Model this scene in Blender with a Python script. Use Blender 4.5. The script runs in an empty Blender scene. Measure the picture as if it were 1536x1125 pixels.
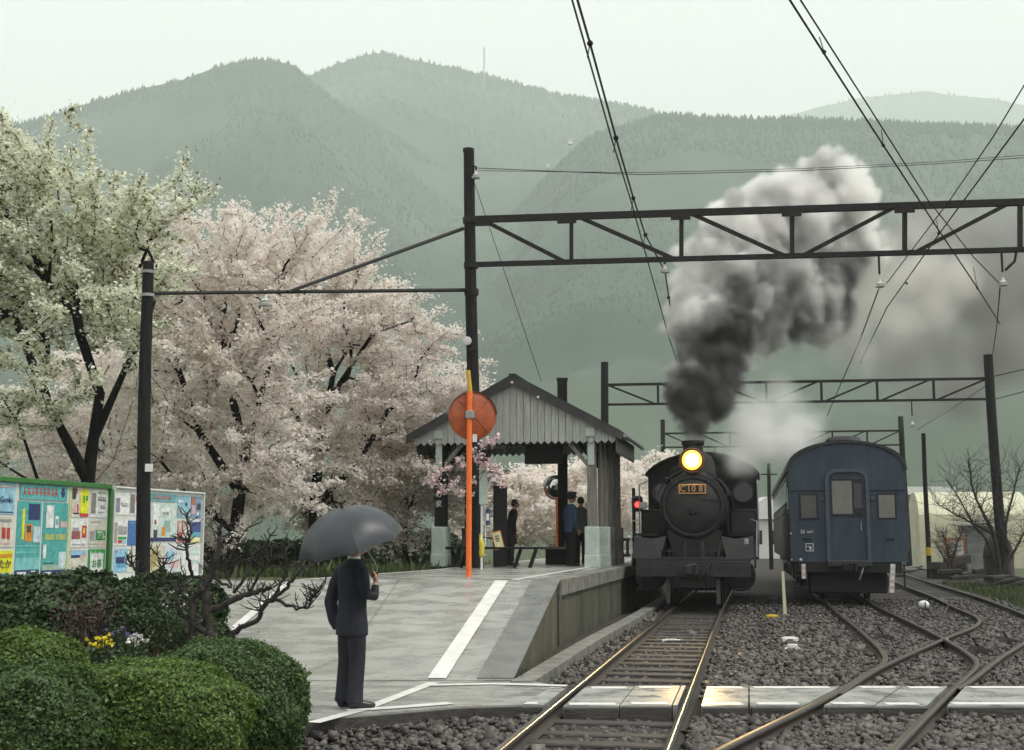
import bpy, bmesh, math, random
import numpy as np
from mathutils import Vector, Matrix, noise as mnoise

R = math.radians
SC = bpy.context.scene
COL = SC.collection

# ------------------------------------------------------------------ camera
F, CH = 1850.0, 1.6
PIT = math.atan((805 - 562.5) / F)
CP, SP = math.cos(PIT), math.sin(PIT)
cam_d = bpy.data.cameras.new('camera')
cam_d.sensor_width = 36.0
cam_d.lens = 36.0 * F / 1536.0
cam_d.clip_start = 0.1
cam_d.clip_end = 12000
cam = bpy.data.objects.new('camera', cam_d)
COL.objects.link(cam)
cam.location = (0, 0, CH)
cam.rotation_euler = (math.pi / 2 + PIT, 0, 0)
SC.camera = cam

# ------------------------------------------------------------------ sky and light (overcast, bright haze)
SUN_EL, SUN_AZ = R(58), R(112)          # azimuth clockwise from +Y
w = bpy.data.worlds.new('World')
SC.world = w
w.use_nodes = True
nt = w.node_tree
nt.nodes.clear()
sky = nt.nodes.new('ShaderNodeTexSky')
sky.sky_type = 'NISHITA'
sky.sun_disc = False
sky.sun_elevation = SUN_EL
sky.sun_rotation = SUN_AZ
sky.air_density = 1.0
sky.dust_density = 6.0
sky.ozone_density = 1.0
hs = nt.nodes.new('ShaderNodeHueSaturation')
hs.inputs['Saturation'].default_value = 0.10
mx = nt.nodes.new('ShaderNodeMixRGB')
mx.inputs[0].default_value = 0.80
mx.inputs[2].default_value = (9.75, 9.35, 9.4, 1)      # even cloud deck
bg = nt.nodes.new('ShaderNodeBackground')
bg.inputs['Strength'].default_value = 0.10
wo = nt.nodes.new('ShaderNodeOutputWorld')
nt.links.new(sky.outputs[0], hs.inputs['Color'])
nt.links.new(hs.outputs[0], mx.inputs[1])
nt.links.new(mx.outputs[0], bg.inputs[0])
nt.links.new(bg.outputs[0], wo.inputs[0])
sun_d = bpy.data.lights.new('sun', 'SUN')
sun_d.energy = 2.6
sun_d.angle = R(16)
sun_d.color = (1.0, 0.95, 0.88)
sun = bpy.data.objects.new('sun', sun_d)
COL.objects.link(sun)
sdir = Vector((math.sin(SUN_AZ) * math.cos(SUN_EL), math.cos(SUN_AZ) * math.cos(SUN_EL), math.sin(SUN_EL)))
sun.rotation_euler = sdir.to_track_quat('Z', 'Y').to_euler()
sun.location = (0, 0, 40)

SC.view_settings.view_transform = 'Standard'
SC.view_settings.look = 'None'
SC.view_settings.exposure = 0.50
SC.view_settings.gamma = 1.0
SC.cycles.use_denoising = True
SC.cycles.max_bounces = 14
SC.cycles.diffuse_bounces = 6
SC.cycles.glossy_bounces = 3
SC.cycles.transmission_bounces = 6
SC.cycles.transparent_max_bounces = 14
SC.cycles.volume_bounces = 14
SC.cycles.use_adaptive_sampling = True
SC.cycles.adaptive_threshold = 0.02
SC.cycles.sample_clamp_indirect = 6.0
SC.cycles.caustics_reflective = False
SC.cycles.caustics_refractive = False

# ------------------------------------------------------------------ helpers
def ray(x, y):
    a, b = (x - 768) / F, (562.5 - y) / F
    return Vector((a, CP - b * SP, SP + b * CP))
def g(x, y, z=0.0):                 # photo pixel -> point on the level z
    d = ray(x, y); t = (z - CH) / d.z
    return Vector((d.x * t, d.y * t, z))
def at(x, y, Y):                    # photo pixel -> point at distance Y
    d = ray(x, y); t = Y / d.y
    return Vector((d.x * t, Y, CH + d.z * t))

def tag(o, label=None, cat=None, group=None, kind=None):
    if label: o['label'] = label
    if cat: o['category'] = cat
    if group: o['group'] = group
    if kind: o['kind'] = kind
    return o
def empty(name, loc=(0, 0, 0), rz=0.0, label=None, cat=None, group=None, kind=None):
    o = bpy.data.objects.new(name, None)
    o.empty_display_size = 0.2
    COL.objects.link(o)
    o.location = loc
    o.rotation_euler = (0, 0, rz)
    return tag(o, label, cat, group, kind)
def link(name, me, mat, parent=None):
    if mat is not None:
        for m in (mat if isinstance(mat, (list, tuple)) else [mat]):
            me.materials.append(m)
    o = bpy.data.objects.new(name, me)
    COL.objects.link(o)
    if parent: o.parent = parent
    return o
def npmesh(name, V, Fc, mat, parent=None, smooth=False, mi=None):
    V = np.asarray(V, dtype=np.float32).reshape(-1, 3)
    Fc = np.asarray(Fc, dtype=np.int32)
    k = Fc.shape[1]; n = Fc.shape[0]
    me = bpy.data.meshes.new(name)
    me.vertices.add(len(V)); me.vertices.foreach_set('co', V.ravel())
    me.loops.add(n * k); me.loops.foreach_set('vertex_index', Fc.ravel())
    me.polygons.add(n)
    me.polygons.foreach_set('loop_start', np.arange(0, n * k, k, dtype=np.int32))
    me.polygons.foreach_set('loop_total', np.full(n, k, dtype=np.int32))
    if mi is not None: me.polygons.foreach_set('material_index', np.asarray(mi, dtype=np.int32))
    if smooth: me.polygons.foreach_set('use_smooth', np.ones(n, dtype=bool))
    me.update(calc_edges=True)
    return link(name, me, mat, parent)

class MB:
    """collects shapes into one mesh"""
    def __init__(s): s.v, s.f, s.m = [], [], []
    def add(s, vs, fs, mi=0):
        b = len(s.v); s.v += [tuple(v) for v in vs]
        s.f += [tuple(b + i for i in f) for f in fs]; s.m += [mi] * len(fs)
        return s
    def box(s, c, d, rot=None, mi=0, ch=0.0):
        x, y, z = d[0] / 2, d[1] / 2, d[2] / 2
        if ch > 0:
            ch = min(ch, 0.45 * min(d))
            vs = []
            for sx in (-1, 1):
                for sy in (-1, 1):
                    for sz in (-1, 1):
                        vs += [(sx * (x - ch), sy * (y - ch), sz * z), (sx * (x - ch), sy * y, sz * (z - ch)), (sx * x, sy * (y - ch), sz * (z - ch))]
            bm = bmesh.new()
            for v in vs: bm.verts.new(v)
            r = bmesh.ops.convex_hull(bm, input=bm.verts)
            bm.verts.index_update()
            vs = [v.co.copy() for v in bm.verts]; fs = [[v.index for v in f.verts] for f in bm.faces]
            bm.free()
        else:
            vs = [Vector((sx * x, sy * y, sz * z)) for sx in (-1, 1) for sy in (-1, 1) for sz in (-1, 1)]
            fs = [(0, 1, 3, 2), (4, 6, 7, 5), (0, 4, 5, 1), (2, 3, 7, 6), (0, 2, 6, 4), (1, 5, 7, 3)]
        c = Vector(c)
        if rot is not None: vs = [rot @ v for v in vs]
        return s.add([v + c for v in vs], fs, mi)
    def b2(s, lo, hi, mi=0, ch=0.0):
        return s.box([(a + b) / 2 for a, b in zip(lo, hi)], [abs(b - a) for a, b in zip(lo, hi)], None, mi, ch)
    def bar(s, a, b, wd, ht=None, mi=0):      # square bar between two points
        a, b = Vector(a), Vector(b); ht = ht or wd
        d = b - a; L = d.length
        z = Vector((0, 0, 1)) if abs(d.normalized().z) < 0.95 else Vector((0, 1, 0))
        y = d.normalized(); x = y.cross(z).normalized(); z = x.cross(y)
        rot = Matrix((x, y, z)).transposed()
        return s.box((a + b) / 2, (wd, L, ht), rot, mi)
    def tube(s, pts, rad, n=8, mi=0, cap=True, sq=(1, 1)):
        pts = [Vector(p) for p in pts]
        if not isinstance(rad, (list, tuple)): rad = [rad] * len(pts)
        rings = []
        ref = None
        for i, p in enumerate(pts):
            t = (pts[min(i + 1, len(pts) - 1)] - pts[max(i - 1, 0)])
            if t.length < 1e-9: t = Vector((0, 0, 1))
            t.normalize()
            if ref is None:
                ref = Vector((1, 0, 0)) if abs(t.x) < 0.8 else Vector((0, 1, 0))
            u = (ref - t * ref.dot(t)).normalized(); v = t.cross(u); ref = u
            r = rad[i]
            ra, rb = (r if isinstance(r, tuple) else (r * sq[0], r * sq[1]))
            rings.append([p + u * ra * math.cos(2 * math.pi * k / n) + v * rb * math.sin(2 * math.pi * k / n) for k in range(n)])
        vs = [v for r_ in rings for v in r_]
        fs = []
        for i in range(len(pts) - 1):
            for k in range(n):
                fs.append((i * n + k, i * n + (k + 1) % n, (i + 1) * n + (k + 1) % n, (i + 1) * n + k))
        if cap:
            fs.append(tuple(reversed(range(n)))); fs.append(tuple((len(pts) - 1) * n + k for k in range(n)))
        return s.add(vs, fs, mi)
    def cyl(s, a, b, r, n=16, mi=0): return s.tube([a, b], r, n, mi)
    def lathe(s, c, axis, prof, n=24, mi=0):   # prof: (along axis, radius)
        c, ax = Vector(c), Vector(axis).normalized()
        u = (Vector((0, 0, 1)) if abs(ax.z) < 0.9 else Vector((1, 0, 0))); u = (u - ax * u.dot(ax)).normalized(); v = ax.cross(u)
        vs, fs = [], []
        for (h, r) in prof:
            for k in range(n):
                a = 2 * math.pi * k / n
                vs.append(c + ax * h + (u * math.cos(a) + v * math.sin(a)) * max(r, 1e-4))
        for i in range(len(prof) - 1):
            for k in range(n):
                fs.append((i * n + k, i * n + (k + 1) % n, (i + 1) * n + (k + 1) % n, (i + 1) * n + k))
        fs.append(tuple(reversed(range(n)))); fs.append(tuple((len(prof) - 1) * n + k for k in range(n)))
        return s.add(vs, fs, mi)
    def ball(s, c, r, n=12, m=8, mi=0, sc=(1, 1, 1)):
        vs, fs = [], []
        c = Vector(c)
        for i in range(m + 1):
            th = math.pi * i / m
            for k in range(n):
                a = 2 * math.pi * k / n
                q = max(math.sin(th), 1e-3)
                vs.append(c + Vector((q * math.cos(a) * sc[0], q * math.sin(a) * sc[1], math.cos(th) * sc[2])) * r)
        for i in range(m):
            for k in range(n):
                fs.append((i * n + k, (i + 1) * n + k, (i + 1) * n + (k + 1) % n, i * n + (k + 1) % n))
        fs.append(tuple(range(n))); fs.append(tuple(reversed([m * n + k for k in range(n)])))
        return s.add(vs, fs, mi)
    def prism(s, poly, off, mi=0):             # 3D polygon swept by a vector
        poly = [Vector(p) for p in poly]; off = Vector(off); n = len(poly)
        vs = poly + [p + off for p in poly]
        fs = [tuple(range(n)), tuple(reversed(range(n, 2 * n)))]
        fs += [(k, n + k, n + (k + 1) % n, (k + 1) % n) for k in range(n)]
        return s.add(vs, fs, mi)
    def quad(s, a, b, c, d, mi=0): return s.add([a, b, c, d], [(0, 1, 2, 3)], mi)
    def build(s, name, mat, parent=None, smooth=False, auto=None):
        me = bpy.data.meshes.new(name)
        me.from_pydata(s.v, [], s.f)
        bm = bmesh.new(); bm.from_mesh(me)
        bmesh.ops.recalc_face_normals(bm, faces=bm.faces)
        bm.to_mesh(me); bm.free()
        me.polygons.foreach_set('material_index', s.m)
        if smooth or auto: me.polygons.foreach_set('use_smooth', [True] * len(me.polygons))
        if auto: me.set_sharp_from_angle(angle=R(auto))
        me.update()
        return link(name, me, mat, parent)

def copy_tree(o, parent=None):
    c = o.copy(); COL.objects.link(c)
    if parent: c.parent = parent
    for ch in list(o.children): copy_tree(ch, c)
    return c
def catmull(pts, per=8):
    pts = [Vector(p) for p in pts]
    q = [2 * pts[0] - pts[1]] + pts + [2 * pts[-1] - pts[-2]]
    out = []
    for i in range(1, len(q) - 2):
        p0, p1, p2, p3 = q[i - 1:i + 3]
        for k in range(per):
            t = k / per
            out.append(0.5 * ((2 * p1) + (p2 - p0) * t + (2 * p0 - 5 * p1 + 4 * p2 - p3) * t * t + (3 * p1 - p0 - 3 * p2 + p3) * t ** 3))
    out.append(pts[-1])
    return out

# ------------------------------------------------------------------ materials
MT = {}
def mat(name, col, rough=0.7, var=0.0, scale=8.0, bump=0.0, metal=0.0, spec=0.5, col2=None, stretch=(1, 1, 1), emit=None, estr=0, island=0.0, transl=0.0, rough2=None, detail=6.0, bscale=None, coat=0.0):
    m = bpy.data.materials.new(name); m.use_nodes = True
    t = m.node_tree; n = t.nodes; L = t.links
    b = n['Principled BSDF']; out = n['Material Output']
    c4 = (col[0], col[1], col[2], 1)
    b.inputs['Base Color'].default_value = c4
    b.inputs['Roughness'].default_value = rough
    b.inputs['Metallic'].default_value = metal
    b.inputs['Specular IOR Level'].default_value = spec
    b.inputs['Coat Weight'].default_value = coat
    src = None
    if var or col2 is not None or bump or rough2 is not None:
        tc = n.new('ShaderNodeTexCoord'); mp = n.new('ShaderNodeMapping'); mp.inputs['Scale'].default_value = stretch
        L.new(tc.outputs['Object'], mp.inputs['Vector'])
        nz = n.new('ShaderNodeTexNoise'); nz.inputs['Scale'].default_value = scale; nz.inputs['Detail'].default_value = detail; nz.inputs['Roughness'].default_value = 0.62
        L.new(mp.outputs[0], nz.inputs['Vector'])
        rp = n.new('ShaderNodeValToRGB')
        if col2 is None:
            lo = [max(0, c * (1 - var)) for c in col]; hi = [min(1, c * (1 + var)) for c in col]
        else:
            lo, hi = col, col2
        rp.color_ramp.elements[0].position = 0.33; rp.color_ramp.elements[1].position = 0.67
        rp.color_ramp.elements[0].color = (*lo, 1); rp.color_ramp.elements[1].color = (*hi, 1)
        L.new(nz.outputs['Fac'], rp.inputs[0])
        src = rp.outputs[0]
        if bump:
            nz2 = n.new('ShaderNodeTexNoise'); nz2.inputs['Scale'].default_value = bscale or scale * 3; nz2.inputs['Detail'].default_value = 8
            L.new(mp.outputs[0], nz2.inputs['Vector'])
            bp = n.new('ShaderNodeBump'); bp.inputs['Strength'].default_value = bump; bp.inputs['Distance'].default_value = 0.02
            L.new(nz2.outputs['Fac'], bp.inputs['Height']); L.new(bp.outputs[0], b.inputs['Normal'])
        if rough2 is not None:
            mr = n.new('ShaderNodeMapRange'); mr.inputs['From Min'].default_value = 0.38; mr.inputs['From Max'].default_value = 0.62
            mr.inputs['To Min'].default_value = rough; mr.inputs['To Max'].default_value = rough2
            L.new(nz.outputs['Fac'], mr.inputs['Value']); L.new(mr.outputs[0], b.inputs['Roughness'])
    if island:
        ge = n.new('ShaderNodeNewGeometry'); mr = n.new('ShaderNodeMapRange')
        mr.inputs['To Min'].default_value = 1 - island; mr.inputs['To Max'].default_value = 1 + island
        L.new(ge.outputs['Random Per Island'], mr.inputs['Value'])
        mm = n.new('ShaderNodeVectorMath'); mm.operation = 'SCALE'
        if src is None:
            mm.inputs[0].default_value = col
        else: L.new(src, mm.inputs[0])
        L.new(mr.outputs[0], mm.inputs['Scale']); src = mm.outputs[0]
    if src is not None: L.new(src, b.inputs['Base Color'])
    if transl:
        tr = n.new('ShaderNodeBsdfTranslucent'); ms = n.new('ShaderNodeMixShader'); ms.inputs[0].default_value = transl
        if src is not None: L.new(src, tr.inputs['Color'])
        else: tr.inputs['Color'].default_value = c4
        L.new(b.outputs[0], ms.inputs[1]); L.new(tr.outputs[0], ms.inputs[2]); L.new(ms.outputs[0], out.inputs['Surface'])
    if emit:
        b.inputs['Emission Color'].default_value = (*emit, 1); b.inputs['Emission Strength'].default_value = estr
    MT[name] = m
    return m
def flat(col, rough=0.55):
    k = 'paint_%d_%d_%d' % tuple(int(c * 255) for c in col)
    return MT.get(k) or mat(k, col, rough, var=0.26, scale=15)

mat('ballast_bed', (0.03, 0.027, 0.025), 0.9, spec=0.08, scale=14, col2=(0.10, 0.093, 0.088), bump=1.0, bscale=30)
mat('stone', (0.035, 0.031, 0.028), 0.4, scale=6, col2=(0.13, 0.118, 0.108), island=0.5, rough2=0.75)
mat('soil', (0.05, 0.042, 0.034), 0.9, var=0.5, scale=5, bump=0.8)
mat('grass_ground', (0.03, 0.048, 0.016), 0.9, scale=3, col2=(0.065, 0.08, 0.03), bump=0.6)
mat('grass_blade', (0.06, 0.085, 0.025), 0.6, island=0.5, transl=0.3)
mat('rail_side', (0.045, 0.036, 0.03), 0.55, var=0.4, scale=20, bump=0.2)
mat('rail_dull', (0.10, 0.085, 0.072), 0.38, metal=0.5, var=0.3, scale=30)
mat('rail_top', (0.42, 0.40, 0.37), 0.2, metal=0.9, var=0.2, scale=30)
mat('sleeper', (0.05, 0.045, 0.04), 0.65, var=0.5, scale=4, stretch=(1, 8, 8), bump=0.6)
mat('asphalt_wet', (0.24, 0.25, 0.232), 0.08, scale=1.7, col2=(0.36, 0.37, 0.342), bump=0.2, bscale=40, rough2=0.5, detail=12, stretch=(1, 1.8, 1))
mat('asphalt_dark', (0.10, 0.105, 0.10), 0.25, scale=2.6, col2=(0.19, 0.195, 0.185), detail=10, bump=0.12, bscale=60, rough2=0.5)
mat('concrete', (0.16, 0.16, 0.148), 0.6, var=0.45, scale=3, bump=0.3, bscale=25)
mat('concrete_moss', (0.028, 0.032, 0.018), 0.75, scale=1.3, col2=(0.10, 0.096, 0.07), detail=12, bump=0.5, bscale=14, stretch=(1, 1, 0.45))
mat('panel_concrete', (0.24, 0.25, 0.24), 0.18, scale=2.5, col2=(0.36, 0.37, 0.355), rough2=0.5, bump=0.1, bscale=40)
mat('white_line', (0.60, 0.605, 0.58), 0.4, scale=5, col2=(0.82, 0.82, 0.79), bump=0.15, detail=12)
mat('line_worn', (0.50, 0.51, 0.48), 0.45, scale=10, col2=(0.78, 0.78, 0.75), bump=0.1)
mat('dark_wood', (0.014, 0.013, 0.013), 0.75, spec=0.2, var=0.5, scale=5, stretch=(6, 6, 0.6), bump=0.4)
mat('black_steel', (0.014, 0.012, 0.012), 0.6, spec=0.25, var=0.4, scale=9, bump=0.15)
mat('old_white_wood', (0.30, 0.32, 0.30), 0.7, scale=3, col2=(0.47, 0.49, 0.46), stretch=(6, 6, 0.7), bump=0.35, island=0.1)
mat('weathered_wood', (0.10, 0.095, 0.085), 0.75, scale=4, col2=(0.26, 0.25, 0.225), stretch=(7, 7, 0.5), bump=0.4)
mat('mint_paint', (0.44, 0.52, 0.47), 0.6, var=0.15, scale=4, bump=0.15)
mat('roof_sheet', (0.035, 0.034, 0.035), 0.55, var=0.4, scale=3, bump=0.2)
mat('orange_paint', (0.85, 0.16, 0.02), 0.4, var=0.12, scale=10)
mat('orange_back', (0.36, 0.075, 0.02), 0.45, var=0.25, scale=5)
mat('yellow_paint', (0.55, 0.38, 0.03), 0.5, var=0.2, scale=8)
mat('mirror_glass', (0.7, 0.72, 0.72), 0.05, metal=1.0)
mat('grey_metal', (0.28, 0.29, 0.29), 0.45, metal=0.3, var=0.2, scale=6)
mat('white_paint', (0.75, 0.75, 0.72), 0.5, var=0.08, scale=8)
mat('porcelain', (0.6, 0.6, 0.58), 0.25)
mat('loco_black', (0.006, 0.007, 0.008), 0.5, spec=0.3, var=0.5, scale=6, bump=0.12, rough2=0.6)
mat('loco_grey', (0.022, 0.022, 0.023), 0.5, spec=0.35, var=0.35, scale=5, bump=0.1, rough2=0.6)
mat('loco_deep', (0.008, 0.008, 0.008), 0.7)
mat('brass', (0.62, 0.36, 0.14), 0.35, metal=0.85, var=0.15, scale=20)
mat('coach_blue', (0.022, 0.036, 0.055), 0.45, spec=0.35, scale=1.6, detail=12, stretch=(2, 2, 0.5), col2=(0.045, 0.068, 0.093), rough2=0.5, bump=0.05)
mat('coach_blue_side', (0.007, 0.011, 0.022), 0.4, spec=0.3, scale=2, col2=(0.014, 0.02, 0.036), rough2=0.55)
mat('coach_frame', (0.05, 0.063, 0.085), 0.45, var=0.2, scale=6)
mat('coach_roof', (0.015, 0.017, 0.022), 0.55, var=0.3, scale=3)
mat('dim_glass', (0.15, 0.145, 0.125), 0.1, var=0.15, scale=2)
mat('pale_glass', (0.42, 0.45, 0.46), 0.08, var=0.15, scale=1)
mat('dark_glass', (0.02, 0.022, 0.024), 0.06)
mat('bark', (0.012, 0.011, 0.011), 0.9, spec=0.15, var=0.5, scale=6, stretch=(3, 3, 0.8), bump=0.8)
mat('bark_grey', (0.028, 0.024, 0.022), 0.85, var=0.5, scale=8, bump=0.6)
mat('blossom_pink', (0.90, 0.85, 0.80), 0.8, island=0.12, transl=0.5, spec=0.1)
mat('blossom_white', (0.82, 0.84, 0.70), 0.8, island=0.18, transl=0.45, spec=0.1)
mat('young_leaf', (0.22, 0.20, 0.07), 0.7, island=0.4, transl=0.4)
mat('paper_blossom', (0.85, 0.68, 0.70), 0.7, island=0.12, transl=0.3)
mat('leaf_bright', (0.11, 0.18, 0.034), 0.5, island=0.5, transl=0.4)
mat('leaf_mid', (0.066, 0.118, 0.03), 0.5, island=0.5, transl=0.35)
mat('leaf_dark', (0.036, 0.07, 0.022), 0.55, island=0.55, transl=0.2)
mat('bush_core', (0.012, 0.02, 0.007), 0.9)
mat('petal_yellow', (0.85, 0.70, 0.02), 0.6, island=0.15, transl=0.3)
mat('petal_white', (0.85, 0.85, 0.82), 0.6, island=0.1, transl=0.3)
mat('petal_purple', (0.06, 0.05, 0.12), 0.6, island=0.3, transl=0.2)
mat('stem_red', (0.06, 0.03, 0.03), 0.7, island=0.5)
mat('hill_forest', (0.018, 0.040, 0.028), 0.95, scale=0.0035, col2=(0.075, 0.105, 0.068), detail=9)
mat('conifer', (0.028, 0.052, 0.035), 0.95, island=0.35)
mat('suit_navy', (0.012, 0.014, 0.024), 0.85, var=0.4, scale=7, bump=0.9, bscale=9, stretch=(1, 1, 0.6))
mat('trouser', (0.016, 0.017, 0.026), 0.85, var=0.4, scale=7, bump=0.9, bscale=8, stretch=(1, 1, 0.4))
mat('uniform_blue', (0.045, 0.085, 0.16), 0.8, var=0.3, scale=14, bump=0.2)
mat('cap_blue', (0.02, 0.024, 0.05), 0.7, var=0.2, scale=10)
mat('olive_coat', (0.13, 0.125, 0.105), 0.85, var=0.25, scale=12)
mat('black_cloth', (0.008, 0.008, 0.009), 0.85, var=0.3, scale=12)
mat('skin', (0.42, 0.22, 0.15), 0.55, var=0.1, scale=20)
mat('hair', (0.012, 0.01, 0.009), 0.6, var=0.3, scale=40)
mat('shoe', (0.01, 0.01, 0.01), 0.3)
mat('umbrella_cloth', (0.036, 0.042, 0.05), 0.42, var=0.2, scale=5, transl=0.06, spec=0.5)
mat('board_green', (0.04, 0.17, 0.04), 0.5, var=0.15, scale=6)
mat('board_white', (0.62, 0.65, 0.62), 0.55, var=0.08, scale=5)
mat('tarp_cream', (0.46, 0.45, 0.31), 0.6, scale=0.8, col2=(0.60, 0.59, 0.43), bump=0.15, bscale=3)
mat('shed_grey', (0.15, 0.155, 0.155), 0.7, var=0.25, scale=2)
mat('building_blue', (0.17, 0.19, 0.22), 0.7, var=0.15, scale=1)
mat('wood_orange', (0.42, 0.17, 0.06), 0.6, var=0.2, scale=6)
mat('junk', (0.035, 0.03, 0.028), 0.8, var=0.5, scale=5)
mat('red_lamp', (0.6, 0.01, 0.01), 0.3, emit=(1.0, 0.02, 0.02), estr=6)
mat('head_lamp', (1, 0.9, 0.6), 0.3, emit=(1.0, 0.80, 0.45), estr=25)
mat('lamp_reflector_glow', (0.9, 0.5, 0.1), 0.3, emit=(1.0, 0.44, 0.05), estr=1.7)  # emission paints the amber glow around the lens
mat('lamp_rim_glow', (0.6, 0.25, 0.05), 0.3, emit=(1.0, 0.28, 0.02), estr=0.7)  # emission paints the orange halo at the rim

rng = np.random.default_rng(7)
random.seed(7)
DX = 0.2                      # the line runs away at this slope (x per y)
HEAD = -math.atan(DX)         # rotation of things that follow the line

# ================================================================== SETTING
S = 4200
gr = MB().quad((-S, -600, -0.19), (S, -600, -0.19), (S, 5200, -0.19), (-S, 5200, -0.19)).build('ground', MT['grass_ground'])
tag(gr, 'flat valley ground of thin grass and soil', 'ground', kind='structure')
def lx(Y, off=0.0): return 0.55 + off + DX * (Y - 13)
bed = MB()
bed.quad((-2.6, 3, -0.15), (9.0, 3, -0.15), (16.5, 34, -0.15), (2.0, 34, -0.15))
bed.quad((2.0, 34, -0.15), (16.5, 34, -0.15), (52, 220, -0.15), (38, 220, -0.15))
tag(bed.build('track_bed', MT['ballast_bed']), 'grey ballast bed under the railway lines', 'track bed', kind='structure')

# hills: sheets that climb to a ridge and fall away behind it
def prof(pts, x): return float(np.interp(x, [p[0] for p in pts], [p[1] for p in pts]))
hill_trees = []
def hill(name, label, pts, R0, R1, x0, x1, seed, rows=46, step=9, tree_n=5000, gul=0.10, th=5.5):
    xs = np.arange(x0, x1 + 1, step); V = []; n = len(xs)
    H = np.zeros((rows + 6, n))
    for i, x in enumerate(xs):
        yy = prof(pts, x); d = ray(x, yy)
        az = math.atan2(d.x, d.y); el = d.z / math.hypot(d.x, d.y)
        Hr = CH + el * R1
        for j in range(rows + 6):
            t = j / (rows - 1)
            if t <= 1:
                r = R0 + (R1 - R0) * t
                px, py = r * math.sin(az), r * math.cos(az)
                nz = mnoise.fractal(Vector((px * 0.0035 + seed, py * 0.0035, 0)), 0.9, 2.0, 6)
                nf = mnoise.fractal(Vector((px * 0.02 + seed, py * 0.02, 3)), 0.9, 2.0, 4)
                h = (Hr + 2) * (0.25 * t + 0.75 * t ** 1.7) - 2
                h += Hr * gul * nz * math.sin(math.pi * min(t, 1)) ** 0.8 + nf * 2.0 * min(1, 4 * t) * (1 - 0.6 * t)
            else:
                k = (t - 1) * (rows - 1) / 5
                r = R1 * (1 + 0.35 * k); px, py = r * math.sin(az), r * math.cos(az)
                h = Hr * (1 - 0.9 * k)
            V.append((px, py, h)); H[j, i] = h
    idx = np.arange(n * (rows + 6)).reshape(n, rows + 6)
    Fc = np.stack([idx[:-1, :-1], idx[1:, :-1], idx[1:, 1:], idx[:-1, 1:]], -1).reshape(-1, 4)
    o = npmesh(name, V, Fc, MT['hill_forest'], smooth=True)
    tag(o, label, 'hill', kind='structure')
    Va = np.array(V).reshape(n, rows + 6, 3)
    for k in range(tree_n * 3):
        fi = rng.uniform(0, n - 1.01); ft = rows - 1 - abs(rng.normal(0, rows * 0.02)) if k % 6 == 0 else rng.uniform(rows * 0.4, rows - 1)
        i, j = int(fi), int(ft); a, b = fi - i, ft - j
        j = min(j, rows - 2)
        p = (Va[i, j] * (1 - a) + Va[i + 1, j] * a) * (1 - b) + (Va[i, j + 1] * (1 - a) + Va[i + 1, j + 1] * a) * b
        if mnoise.noise(Vector(p) * 0.004) < -0.3 and k % 6: continue
        hill_trees.append((*p, th * min(1, math.hypot(p[0], p[1]) / R1) ** 1.6 * rng.uniform(0.5, 1.2)))
P_left = [(-700, 330), (-300, 250), (-100, 210), (60, 180), (105, 163), (160, 148), (215, 132), (270, 121), (320, 103), (350, 94), (385, 89), (420, 93), (445, 100), (457, 116), (500, 150), (600, 210), (760, 300), (1000, 420)]
P_mid = [(150, 300), (330, 190), (420, 136), (460, 115), (500, 99), (545, 83), (575, 79), (600, 86), (650, 96), (700, 106), (760, 122), (830, 141), (900, 153), (960, 163), (1040, 182), (1150, 215), (1400, 300), (1700, 420)]
P_right = [(700, 400), (820, 265), (885, 205), (940, 188), (1000, 172), (1060, 177), (1130, 180), (1200, 178), (1280, 182), (1380, 188), (1460, 190), (1536, 194), (1700, 190), (2100, 240), (2300, 330)]
P_far = [(950, 420), (1050, 250), (1120, 200), (1175, 176), (1230, 160), (1290, 147), (1340, 142), (1385, 137), (1430, 143), (1490, 148), (1536, 158), (1700, 190), (2000, 230), (2300, 330)]
hill('hill', 'wooded hill crest that drops into a notch beside the higher summit', P_left, 240, 1350, -700, 1000, 1.3, tree_n=6500)
hill('hill', 'highest wooded hill with a mast on its long shoulder', P_mid, 300, 1750, 150, 1700, 5.1, tree_n=6000, th=7)
hill('hill', 'low dark wooded ridge behind the smoke', P_right, 200, 1150, 700, 2300, 9.4, tree_n=7000)
hill('mountain', 'pale far mountain fading into the mist', P_far, 1500, 3300, 950, 2300, 3.3, rows=24, tree_n=900, th=11)
def cones(name, T, m, parent=None, n=4):
    T = np.array(T); N = len(T)
    ang = np.arange(n) * 2 * np.pi / n
    V = np.zeros((N, n + 1, 3))
    rad = T[:, 3:4] * rng.uniform(0.25, 0.48, (N, 1))
    V[:, :n, 0] = T[:, 0:1] + np.cos(ang) * rad; V[:, :n, 1] = T[:, 1:2] + np.sin(ang) * rad; V[:, :n, 2] = T[:, 2:3] - 1.0
    V[:, n, :2] = T[:, :2]; V[:, n, 2] = T[:, 2] + T[:, 3]
    b = (np.arange(N) * (n + 1))[:, None]
    Fc = np.concatenate([np.stack([b[:, 0] + k, b[:, 0] + (k + 1) % n, b[:, 0] + n], -1) for k in range(n)])
    return npmesh(name, V, Fc, m, parent)
tag(cones('forest', hill_trees, MT['conifer']), 'conifer wood covering the misty hills', 'forest', kind='stuff')

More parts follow.
